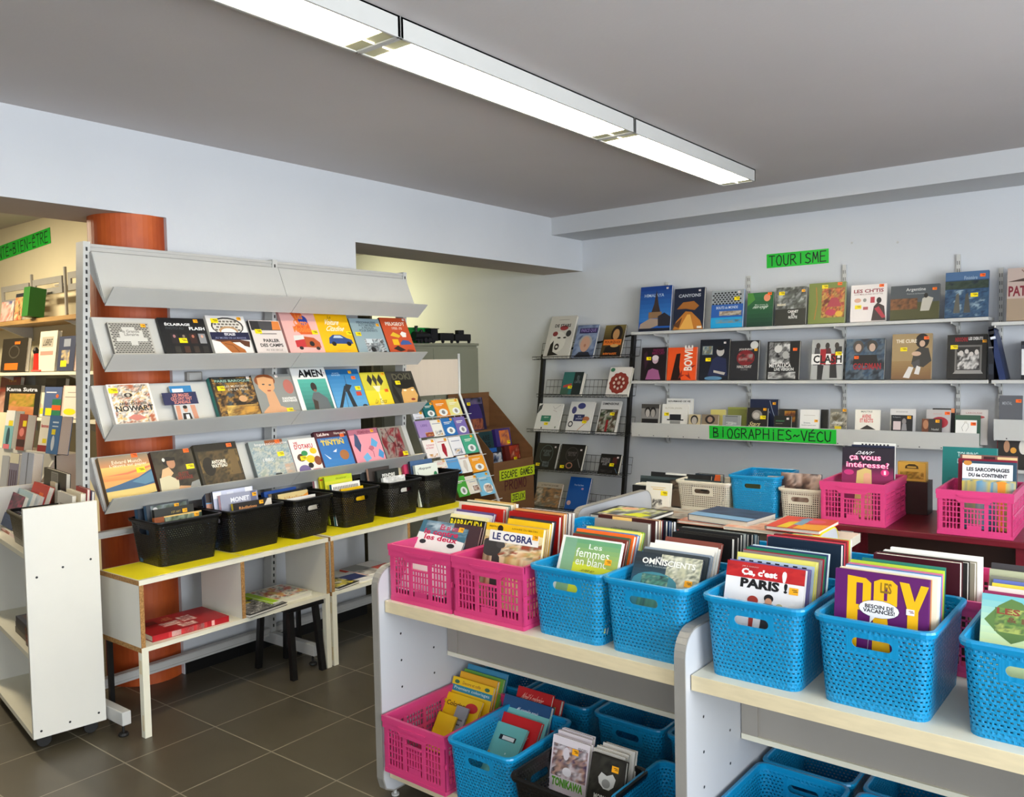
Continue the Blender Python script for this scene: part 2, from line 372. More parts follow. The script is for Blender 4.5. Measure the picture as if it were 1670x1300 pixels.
def face_out(pl, rows, name, cat, group, yb=None, b0=None, tier=False):
    """rows: (x left, x right, y top, thickness, base, spec, stickers, label[, spine, depth off, pages])"""
    for q in rows:
        xl, xr, yt, t, base, spec, stk, lab = q[:8]; sp = q[8] if len(q) > 8 else None; off = q[9] if len(q) > 9 else 0.0
        f = yb if yb else pl.foot
        a0 = pl.ab(xl, f(xl), off + t)[0]; a1 = pl.ab(xr, f(xr), off + t)[0]
        b_ = b0 if b0 is not None else (.3*(t + off) if tier else 0.0)
        xm = xl + (xr - xl)*.3; hh = pl.ab(xm, yt, off + t)[1] - b_
        lo = max(0, (pl.ab(xm, f(xm), off + t)[1] - b_)/hh) if yb else 0
        book(name, lab, cat, pl.mat(a0, b_, off + t), a1 - a0, hh, t, base, spec, spine=sp, stk=stk, group=group, hard=min(.002, t*.2), lo=lo, pages=q[10] if len(q) > 10 else True)

def top_out(plane, rows, name, cat, group, foot_b=0.0, lim=None):
    """books whose upper corners are seen over the one in front; v runs on behind them. rows: (xl, xr, y at the top left, t, base, spec, stk, label[, spine])"""
    off = 0.0
    for q in rows:
        xl, xr, yt, t, base, spec, stk, lab = q[:8]; sp = q[8] if len(q) > 8 else None
        a0, h = plane.ab(xl, yt, -off)
        lo_, hi_ = a0 + .01, a0 + 1.2
        for _ in range(40):
            m = (lo_ + hi_)/2
            if pix(plane.P + plane.u*m + plane.v*h + plane.n*off)[0] < xr: lo_ = m
            else: hi_ = m
        h -= foot_b; a1 = lo_
        if lim: a0, a1 = max(a0, lim[0]), min(a1, lim[1])
        book(name, lab, cat, plane.mat(a0, foot_b, -off), a1 - a0, h, t, base, spec, spine=sp, stk=stk, group=group, hard=min(.002, t*.25))
        off += t + .0012
# ---------------------------------------------------------------- the room
XB, YW, ZC, ZB = -4.016, 6.18, 2.775, 2.366
b = MB(); b.box(-10, 2.6, -2.6, 6.4, -.08, 0); struct('floor', b, 'floor_tile')
b = MB(); b.box(-10, 2.6, -2.6, 6.4, ZC, ZC + .1); struct('ceiling', b, 'ceiling_paint')
b = MB(); b.box(-10, 2.6, YW, YW + .15, 0, ZC); struct('wall_back', b, 'wall_paint')
b = MB(); b.box(2.5, 2.65, -2.6, 6.18, 0, ZC); struct('wall_right', b, 'wall_paint')
b = MB(); b.box(-10, 2.5, -2.65, -2.5, 0, ZC); struct('wall_front', b, 'wall_paint')
b = MB(); b.box(-10.1, -9.6, -2.5, 6.18, 0, ZC); struct('wall_far_left', b, 'wall_cream')
b = MB(); b.box(-9.6, XB - .185, 2.9, 3.0, 0, ZC); struct('wall_left_room', b, 'wall_cream')
b = MB(); b.box(XB - .19, XB, 2.31, 3.575, 0, ZB); struct('wall_left', b, 'wall_paint')
b = MB(); b.box(-7.2, -7.05, 3.0, YW, 0, ZC); struct('wall_niche', b, 'wall_cream')
b = MB(); b.box(-4.434, XB - .001, -2.5, YW, ZB, ZC); b.box(XB - .001, XB, -2.5, YW, ZB, ZC, mat=1)
struct('trim_beam', b, ['lintel_paint', 'wall_paint'])
b = MB(); b.box(XB, 2.5, 5.72, YW, 2.632, ZC); struct('trim_soffit', b, 'soffit_paint')
b = MB(); b.lathe([(.19, 0), (.19, ZB)], 48, o=(-4.2, 2.205, 0)); o = struct('wall_column', b, 'orange_paint')
b = MB()
for i in range(4): b.box(XB - .002, XB + .009, 2.315 + i*.316, 2.315 + i*.316 + .311, 0, .095)
struct('baseboard_left', b, 'black_metal')
b = MB(); b.box(-4.0, 2.5, YW - .012, YW, 0, .09); struct('baseboard_back', b, 'black_metal')
# old dowel marks left on the wall
for i, (px, py) in enumerate([(1389, 396), (1464, 395)]):
    p = at(px, py, 1, 6.178); b = MB(); b.lathe([(.008, 0), (.006, -.004)], 10, 'y'); o = b.build('wall_plug', 'white_metal'); o.location = p
    tag(o, 'small white wall plug above the travel books, ' + ('nearer the green travel sign' if i == 0 else 'farther right from the green travel sign'), 'wall plug', 'wall plugs')

# ---------------------------------------------------------------- fluorescent fittings in one continuous row
def fitting(y0, y1, label):
    t = thing('ceiling_light', label, 'light', ((-2.27 - 2.05)/2, (y0 + y1)/2, 2.70), group='fluorescent fittings in a row')
    hl, hw, hz = (y1 - y0)/2 - .0006, .11, ZC - 2.70
    b = MB(); b.box(-hw, -hw + .012, -hl, hl, 0, hz); b.box(hw - .012, hw, -hl, hl, 0, hz); b.box(-hw, hw, -hl, hl, hz - .01, hz)
    b.box(-hw, hw, -hl, -hl + .014, 0, hz); b.box(-hw, hw, hl - .014, hl, 0, hz)
    part(b, 'housing', 'white_metal', t, bevel=.002)
    b = MB(); b.box(-hw + .013, hw - .013, -hl + .07, hl - .07, .022, .026); part(b, 'reflector', 'louvre_glow', t)
    for s in (-1, 1):
        b = MB(); b.tube([(s*.045, -hl + .06, .012), (s*.045, hl - .06, .012)], .008, 8); part(b, 'tube', 'tube_glow', t, smooth=True)
        b = MB(); b.box(-hw + .013, hw - .013, s*(hl - .042) - .026, s*(hl - .042) + .026, .004, .03); part(b, 'lamp_holder', 'lamp_end', t)
    b = MB(); n = 26
    for i in range(n + 1):
        y = -hl + .08 + (2*hl - .16)*i/n; b.box(-hw + .014, hw - .014, y - .0012, y + .0012, .0005, .014)
    b.box(-.0015, .0015, -hl + .02, hl - .02, .0005, .014); part(b, 'louvre', 'louvre_glow', t)
fitting(3.645, 5.175, 'fluorescent ceiling fitting at the end of the row nearest the back wall')
fitting(2.055, 3.645, 'second fluorescent ceiling fitting from the back wall, between two others')
fitting(.465, 2.055, 'fluorescent ceiling fitting cut off by the top edge, nearest to the viewer')

# ---------------------------------------------------------------- green signs on the wall
def sign(name, label, P, u, w, h, paper, txt, wid, box=(.03, .14, .97, .84), inn=None, tilt=0, ink='ink'):
    u = np.array(u, float); inn = np.array(inn, float); M = Matrix.Identity(4)
    for i in range(3): M[i][0] = u[i]; M[i][1] = inn[i]; M[i][2] = (0, 0, 1)[i]; M[i][3] = P[i]
    M = M @ Matrix.Rotation(tilt, 4, 'Y')
    t = thing(name, label, 'sign', M=M)
    b = MB(); b.box(0, w, 0, .0012, 0, h); part(b, 'paper_strip', paper, t)
    m = MB()
    for q in stroke_text(txt, box[0]*w, box[1]*h, box[2]*w, box[3]*h, wid): m.face([(x, -.0005, z) for x, z in q])
    part(m, 'lettering', ink, t); return t
sign('paper_sign', 'green paper sign reading TOURISME above the travel books on the wall', (-2.364, 6.176, 2.252), (1, 0, 0), .457, .104, 'green_paper', 'TOURISME', .008, inn=(0, 1, 0))
p0, p1 = at(1157, 719, 1, 5.926), at(1364, 727, 1, 5.926)
sign('paper_sign', 'green paper sign reading BIOGRAPHIES~VÉCU stuck on the front of the lowest wall shelf', (p0[0], 5.9243, .972), (1, 0, 0), p1[0] - p0[0], .10, 'green_paper', 'BiOGRAPHiES~VÉCU', .008, inn=(0, 1, 0))
p0, p1 = at(-16, 431, 1, 2.896), at(83, 400, 1, 2.896)
sign('paper_sign', 'slanting green paper sign reading SANTÉ ~ BIEN-ÊTRE on the cream wall of the back room', p0, (1, 0, 0), p1[0] - p0[0], .12, 'green_paper', 'SANTÉ~BIEN-ÊTRE', .008, inn=(0, 1, 0), tilt=-math.radians(3))

# ---------------------------------------------------------------- grey metal cabinet with a toy train and green crates in the niche
t = thing('metal_cabinet', 'grey metal cabinet in the niche with a toy train on top', 'cabinet', (-4.92, 5.07, 0))
b = MB(); b.box(-.22, .2, -.65, .49, .02, 1.735); part(b, 'body', 'grey_cabinet', t, bevel=.006)
b = MB(); b.box(-.23, .215, -.66, .5, 1.735, 1.755); part(b, 'top_panel', 'grey_cabinet', t, bevel=.003)
for y0, y1 in ((-.645, -.08), (-.075, .485)):
    b = MB(); b.box(.2, .216, y0, y1, .05, 1.715); d = part(b, 'door', 'grey_cabinet', t, bevel=.003)
    b = MB(); yy = -.11 if y0 < -.3 else -.045; b.box(.216, .232, yy - .012, yy + .012, .85, .97); part(b, 'handle', 'grey_metal', d)
def crate_pos(px, py, z): p = at(px, py, 0, -4.62); return p
t = thing('plastic_crate', 'translucent green plastic crate on top of the grey metal cabinet behind the toy train', 'crate', (-4.92, 4.84, 1.755))
b = MB()
for x0, x1, y0, y1 in ((-.12, -.115, -.26, .2), (.115, .12, -.26, .2), (-.12, .12, -.26, -.255), (-.12, .12, .195, .2)): b.box(x0, x1, y0, y1, 0, .125)
b.box(-.12, .12, -.26, .2, 0, .004); part(b, 'tub', 'green_plastic', t)
b = MB()
for k in range(5): b.box(.12, .126, -.25 + k*.105, -.25 + k*.105 + .06, .01, .115)
part(b, 'ribs', 'green_plastic', t)
b = MB(); b.box(-.128, .13, -.268, .208, .115, .13); part(b, 'rim', 'green_plastic', t, bevel=.003)
# toy steam train along the front edge of the cabinet top
t = thing('toy_train', 'black toy steam engine with its tender on the grey cabinet', 'toy train', (-4.755, 5.16, 1.757))
def wheel(y, r, par, x=.03):
    w = MB(); w.lathe([(r, -.006), (r, .006)], 14, 'x', (x, y, r)); part(w, 'wheel', 'train_black', par)
b = MB(); b.lathe([(.03, -.34), (.032, -.33), (.032, -.18), (.03, -.17)], 16, 'y', (0, 0, .062)); part(b, 'boiler', 'train_black', t)
b = MB(); b.lathe([(.011, .09), (.011, .125), (.016, .128), (.014, .14)], 12, o=(0, -.31, 0)); part(b, 'chimney', 'train_black', t)
b = MB(); b.lathe([(.014, .09), (.013, .105), (.005, .112)], 12, o=(0, -.25, 0)); part(b, 'steam_dome', 'train_black', t)
b = MB(); b.box(-.032, .032, -.17, -.09, .03, .115); b.box(-.038, .038, -.178, -.08, .115, .121); b.box(.0325, .0335, -.155, -.11, .07, .1, '#e8d9a0', 0); part(b, 'cab', 'train_black', t)
b = MB(); b.box(-.026, .026, -.35, -.08, .018, .034); part(b, 'chassis', 'train_black', t)
for y in (-.32, -.285): wheel(y, .014, t)
for y in (-.235, -.19, -.145): wheel(y, .022, t)
b = MB(); b.box(-.03, .03, -.055, .11, .022, .085); part(b, 'tender', 'train_black', t, bevel=.003)
for y in (-.03, .08): wheel(y, .014, t)
t = thing('toy_wagon', 'dark blue toy wagon with a small lantern at the end of the toy train', 'toy wagon', (-4.755, 5.36, 1.757))
b = MB(); b.box(-.03, .03, -.07, .13, .02, .078); part(b, 'wagon_body', 'train_black', t, bevel=.004)
b = MB(); b.box(-.022, .022, -.02, .05, .078, .112); part(b, 'roof_lantern', 'train_black', t, bevel=.003)
for y in (-.045, .1): wheel(y, .014, t)
# track under the train
b = MB()
for x in (-.03, .03): b.box(x - .003, x + .003, -.5, .45, .0, .002)
o = b.build('toy_track', 'train_black'); o.location = (-4.755, 5.08, 1.7545); tag(o, 'narrow black toy track under the train on the grey cabinet', 'toy track')

ORD = 'first second third fourth fifth sixth seventh eighth ninth tenth eleventh twelfth thirteenth fourteenth fifteenth sixteenth seventeenth eighteenth nineteenth twentieth'.split()
# bookcase glimpsed in the niche between the display shelves
t = thing('bookcase', 'dark bookcase in the niche glimpsed between the display shelves', 'bookcase', (-4.62, 3.9, 0))
b = MB(); b.box(-.16, -.14, -.3, .26, 0, 1.98); part(b, 'back_panel', 'curtain', t)
for y in (-.3, .24):
    b = MB(); b.box(-.14, .1, y, y + .02, 0, 1.98); part(b, 'side_panel', 'curtain', t)
for z in (.5, .95, 1.3, 1.66, 1.96):
    b = MB(); b.box(-.14, .09, -.28, .24, z - .02, z); part(b, 'shelf', 'curtain', t)
for zi, z in enumerate((.95, 1.3, 1.66)):
    y = -.27
    for k, col in enumerate(['#1b1a19', '#d8d3c8', '#a3203a', '#e8e2dc', '#8a1420', '#8a1420', '#7a1018', '#55503c', '#4a463a'] if zi != 0 else ['#4b452f', '#5e573d', '#3c3826', '#6b6346', '#494330', '#5a5138', '#37331f', '#625b3e', '#4d4733']):
        w = .032 + .012*((k*7) % 3); hh = .24 + .03*((k*5) % 3)
        if y + w > .23: break
        M = Matrix(((0, -1, 0, -4.54), (1, 0, 0, 3.9 + y), (0, 0, 1, z), (0, 0, 0, 1)))
        nm = {'#1b1a19': 'black', '#d8d3c8': 'pale grey', '#a3203a': 'crimson', '#e8e2dc': 'off-white', '#8a1420': 'dark red', '#7a1018': 'deep red'}.get(col, 'olive brown')
        book('shelved_book', f"{nm} spine, {ORD[k]} from the left on the {['lowest filled', 'middle', 'top filled'][zi]} niche bookcase shelf", 'book', M, w, hh, .16, col, spine=col, group='books in the niche bookcase', pages=False)
        y += w + .002

p = at(301, 622, 0, XB + .001); q = at(325, 606, 0, XB + .001)
t = thing('wall_switch', 'small grey junction box on the white wall seen between the tilted shelves', 'junction box', (XB, (p[1] + q[1])/2, (p[2] + q[2])/2)); hw, hh = (q[1] - p[1])/2, abs(q[2] - p[2])/2
b = MB(); b.box(0, .03, -hw, hw, -hh, hh); part(b, 'housing', 'grey_edge', t, bevel=.004)
b = MB(); b.box(.03, .033, -hw*.8, hw*.8, -hh*.8, hh*.8); part(b, 'cover_plate', 'grey_metal', t, bevel=.001)

# the shop windows that let the daylight in, behind the viewer and to the right
def window(n, wall, a0, a1, z0, z1, pos):
    fr_, gl = MB(), MB()
    def bx(m, u0, u1, v0, v1, d0, d1):
        if wall == 'front': m.box(u0, u1, pos + d0, pos + d1, v0, v1)
        else: m.box(pos - d1, pos - d0, u0, u1, v0, v1)
    k = 4
    for i in range(k + 1):
        u = a0 + (a1 - a0)*i/k; bx(fr_, u - .03, u + .03, z0 - .03, z1 + .03, .005, .045)
    for z in (z0, z1): bx(fr_, a0, a1, z - .03, z + .03, .005, .045)
    bx(gl, a0 + .03, a1 - .03, z0 + .03, z1 - .03, .008, .014)
    f = struct('window_%d' % n, fr_, 'grey_metal'); g = gl.build('pane', 'pane_glass', f)
window(1, 'front', -2.15, 2.35, .35, 2.6, -2.5)
window(2, 'right', -.35, 5.35, .45, 2.5, 2.5)
# ================================================================ left display rack with four tilted tiers
SK = .045  # the uprights lean a little along the aisle
def rackY(y, z): return y + SK*z
t = thing('display_rack', 'white slotted-upright shop rack on feet before the orange column, carrying tilted book shelves', 'shelving rack', (-3.93, 2.8, 0))
def L2(b): return b
posts = (1.755, 2.787, 3.80); ptop = 2.19
for y in posts:
    b = MB(); x0, x1 = -.05, .02
    yy = y - 2.8
    v = []
    for z in (.1, ptop): v += [(x0, yy - .016 + SK*z, z), (x1, yy - .016 + SK*z, z), (x1, yy + .016 + SK*z, z), (x0, yy + .016 + SK*z, z)]
    b.mesh(v, [(0, 3, 2, 1), (4, 5, 6, 7), (0, 1, 5, 4), (1, 2, 6, 5), (2, 3, 7, 6), (3, 0, 4, 7)])
    n = 58
    for i in range(n):
        z = .14 + i*.0352; cy = yy + SK*z
        b.face([(x1 + .0006, cy - .0045, z), (x1 + .0006, cy + .0045, z), (x1 + .0006, cy + .0045, z + .018), (x1 + .0006, cy - .0045, z + .018)], mat=1)
    po = part(b, 'upright', ['white_metal', 'black_metal'], t)
    b = MB(); b.box(-.05, .40, yy - .02, yy + .02, .055, .115); f = part(b, 'foot', 'white_metal', t, bevel=.004)
    b = MB(); b.lathe([(.02, 0), (.022, .006), (.018, .014), (.006, .015), (.006, .055)], 16, o=(.365, yy, 0)); part(b, 'levelling_foot', 'rubber', f)
for a, bq in zip(posts, posts[1:]):
    for z, hh, nm in ((2.165, .035, 'top_rail'), (.82, .03, 'back_rail'), (.115, .045, 'lower_rail')):
        b = MB(); y0, y1 = a - 2.8 + SK*z + .014, bq - 2.8 + SK*z - .014
        b.box(-.03, .008, y0, y1, z - hh/2, z + hh/2); b.box(.008, .013, y0, y1, z + hh*.1, z + hh*.45); b.box(.008, .013, y0, y1, z - hh*.45, z - hh*.2); part(b, nm, 'grey_metal', t)
b = MB()
for a, bq in zip(posts, posts[1:]): pass

TIERS = (1.893, 1.592, 1.276, .945)
TN = ('top empty', 'second', 'third', 'lowest')
def tier_plane(i): return Lean((-3.778, 0, TIERS[i] + .010), (0, 1, 0), (-1, 0, 0), 24.2)
for i, zb in enumerate(TIERS):
    for k, (ya, yb) in enumerate(((1.775, 2.80), (2.803, 3.795))):
        y0, y1 = rackY(ya, zb + .1), rackY(yb, zb + .1)
        t = thing('display_shelf', f"{TN[i]} tier white tilted shelf, {'bay before the orange column' if k == 0 else 'bay beside the niche'}", 'shelf', (-3.785, (y0 + y1)/2, zb), group='tilted shelves of the left rack')
        hl = (y1 - y0)/2
        b = MB(); b.prism([(-.004, 0), (.004, .002), (-.106, .25), (-.114, .248)], 1, -hl, hl); part(b, 'back_board', 'white_metal', t)
        b = MB(); b.prism([(-.004, -.004), (.082, .068), (.088, .074), (.078, .076), (-.002, .008)], 1, -hl, hl); part(b, 'front_lip', 'white_metal', t)
        for s in (-1, 1):
            b = MB(); b.prism([(-.010, .010), (-.012, .016), (-.108, .249), (-.128, .249), (-.128, .155)], 1, s*hl - .002 - (s > 0)*.004, s*hl - .002 - (s > 0)*.004 + .003)
            part(b, 'bracket', 'grey_metal', t)

# ---- books on tier 2
skin = '#d9a882'
yb2 = lambda x: 576.5 + (x - 190)*.001
yb3 = lambda x: 694 - (x - 190)*.064
yb4 = lambda x: 831 - (x - 190)*.122
face_out(tier_plane(1), [
 (188, 255, 526, .02, '#b9b6ad', [('k', .02, .02, .98, .98, 13, 17, .82, .62, '#4d4a45', .5), ('p', [(.22, .4), (.8, .4), (.8, .75), (.62, .75), (.62, .84), (.3, .84), (.3, .7), (.22, .7)], '#cfcdc6'), ('r', .12, .38, .88, .5, '#cfcdc6'), ('r', .45, .26, .62, .4, '#cfcdc6'), ('t', 'la Grande\nLibrairie', .3, .56, .72, .76, '#8d8a84', 'b')], 'h,.85,.9', 'grey square book with a brick-wall pattern on its cover', '#77736c'),
 (272, 348, 519, .018, '#17181c', [('t', 'ÉCLAIRAGE', .12, .78, .66, .87, '#f2f2f2', 'b'), ('t', 'PHOTO AU', .12, .67, .5, .75, '#44474d', 'b'), ('t', 'FLASH', .62, .66, .96, .75, '#f2f2f2', 'b')] + [('r', .18 + .2*q, .28, .33 + .2*q, .56, ['#2a2326', '#241e22', '#3a2422', '#8d8e90'][q]) for q in range(4)] + [('e', .255 + .2*q, .48, .028, .045, ['#a77', '#876', '#b5705c', '#d8a48e'][q]) for q in range(4)] + [('r', .2 + .2*q, .02, .32 + .2*q, .2, ['#33302e', '#4a3128', '#3a2f2a', '#2c2a2a'][q]) for q in range(4)], 'y,.42,.36 h,.8,.92', 'black photography manual with small portraits and the word FLASH', '#0c0c0e'),
 (352, 415, 515.5, .02, '#e6e3df', [('e', .5, .72, .42, .24, '#3c3835'), ('e', .5, .71, .38, .21, '#d9d5cd'), ('k', .16, .6, .84, .9, 7, 4, .72, .6, '#6b635a', .5), ('e', .5, .6, .24, .12, '#b58d63'), ('e', .5, .57, .2, .1, '#e6e3df'), ('p', [(.03, .35), (.5, .4), (.97, .32), (.93, .16), (.8, .2), (.7, .3), (.3, .28)], '#5a3320'), ('p', [(.2, .3), (.45, .33), (.78, .1), (.8, .02), (.42, .02)], '#a8622c'), ('l', [(.3, .26), (.5, .22), (.62, .04)], .004, '#6b3a18'), ('r', 0, .36, 1, .56, '#1b1f3f'), ('t', 'ESCALES', .36, .475, .64, .54, '#e9e9ee', 'b'), ('t', 'AU MUSÉE DE LA MARINE', .1, .385, .9, .445, '#8d92b5')], 'y,.2,.86 h,.85,.93', 'white book about a naval museum with a navy band and a brown ship carving', '#cfccc6'),
 (421, 471, 523, .022, '#d9cfcb', [('r', .02, .7, .98, .98, '#4c4b4e'), ('r', .02, .7, .3, .98, '#2e2d30'), ('p', [(.7, .72), (.98, .72), (.98, .98), (.75, .98)], '#e08642'), ('t', 'PARLER', .3, .34, .82, .44, '#1d1b1b', 'b'), ('t', 'DES CAMPS', .16, .2, .9, .3, '#1d1b1b', 'b'), ('t', 'AU XXI SIECLE', .3, .08, .84, .14, '#77706d'), ('r', .25, .58, .8, .61, '#8a7f7b')], 'y,.22,.66', 'pale book titled PARLER DES CAMPS with dark photographs along its top', '#131214'),
 (475, 532, 508, .022, '#e9b3ae', [('p', [(.3, .98), (.45, .7), (.3, .62), (.45, .45), (.8, .45), (.75, .75), (.6, .98)], '#e0632b'), ('e', .62, .78, .13, .12, '#33489e'), ('t', 'Les\nCamp\nMobiles', .28, .5, .78, .95, '#e9853a', 'b'), ('p', [(.22, .15), (.22, .36), (.5, .38), (.56, .15)], '#c33338'), ('p', [(.2, .3), (.22, .42), (.5, .43), (.5, .34)], '#d9dad6'), ('p', [(.5, .15), (.5, .4), (.78, .37), (.92, .26), (.92, .13)], '#b5542a'), ('e', .68, .23, .07, .06, '#1d1d20'), ('e', .34, .13, .06, .04, '#1d1d20'), ('e', .82, .12, .06, .04, '#1d1d20')], 'y,.86,.5', 'pink book with an illustrated red and orange camper van', '#c9908c'),
 (532, 585, 511, .02, '#f2b90f', [('t', 'La', .38, .86, .5, .93, '#5b4a1a', 'i'), ('t', 'Voiture', .2, .7, .74, .84, '#f6f0dc', 'bi'), ('t', 'Citadine', .2, .55, .86, .68, '#f6f0dc', 'bi'), ('p', [(.2, .24), (.24, .38), (.38, .46), (.62, .46), (.78, .38), (.92, .34), (.94, .24)], '#2c4a86'), ('p', [(.36, .38), (.42, .44), (.6, .44), (.68, .38)], '#b8c9da'), ('e', .34, .24, .07, .055, '#1d1d20'), ('e', .8, .24, .07, .055, '#1d1d20'), ('t', 'en bandes dessinees', .36, .06, .8, .1, '#c6a04a')], 'y,.9,.5', 'yellow book with a small blue car under white script lettering', '#3b3320'),
 (587, 636, 520, .02, '#8fa5ae', [('t', 'PERSONNALISEES\nAUTOMOBILES\nA PEDALES\nPOUR ENFANTS', .22, .62, .86, .92, '#55676f', 'b'), ('n', .3, .04, .92, .42, 10, 8, ['#1a1b1d', '#d8dde0', '#3b3d40', '#aab6bb'], 3), ('e', .5, .12, .08, .07, '#1a1b1d'), ('r', .35, .3, .55, .42, '#c9d2d6')], 'y,.16,.55 h,.9,.82', 'grey-blue book with a black and white pedal car picture', '#2a2f33'),
 (638, 680, 519, .02, '#c5502a', [('t', 'PEUGEOT', .16, .78, .9, .88, '#f4ead9', 'b'), ('t', '1950 -70', .36, .67, .74, .74, '#f4ead9'), ('p', [(.2, .5), (.35, .6), (.6, .5), (.5, .44)], '#d9b62a'), ('p', [(.6, .55), (.7, .62), (.85, .58), (.8, .46), (.66, .46)], '#e6e6e2'), ('r', .22, .24, .45, .4, '#e8b81e'), ('p', [(.5, .3), (.62, .38), (.84, .36), (.94, .26), (.5, .24)], '#3d5c9c'), ('p', [(.16, .14), (.36, .22), (.62, .1), (.4, .06)], '#2b211d'), ('p', [(.62, .04), (.7, .12), (.94, .1), (.94, .03)], '#8c3a22')], 'w,.9,.95', 'rust-orange car book at the right end of the second tier', '#3c1a10'),
], 'art_book', 'book', 'books on the tilted rack', yb=yb2, tier=True)
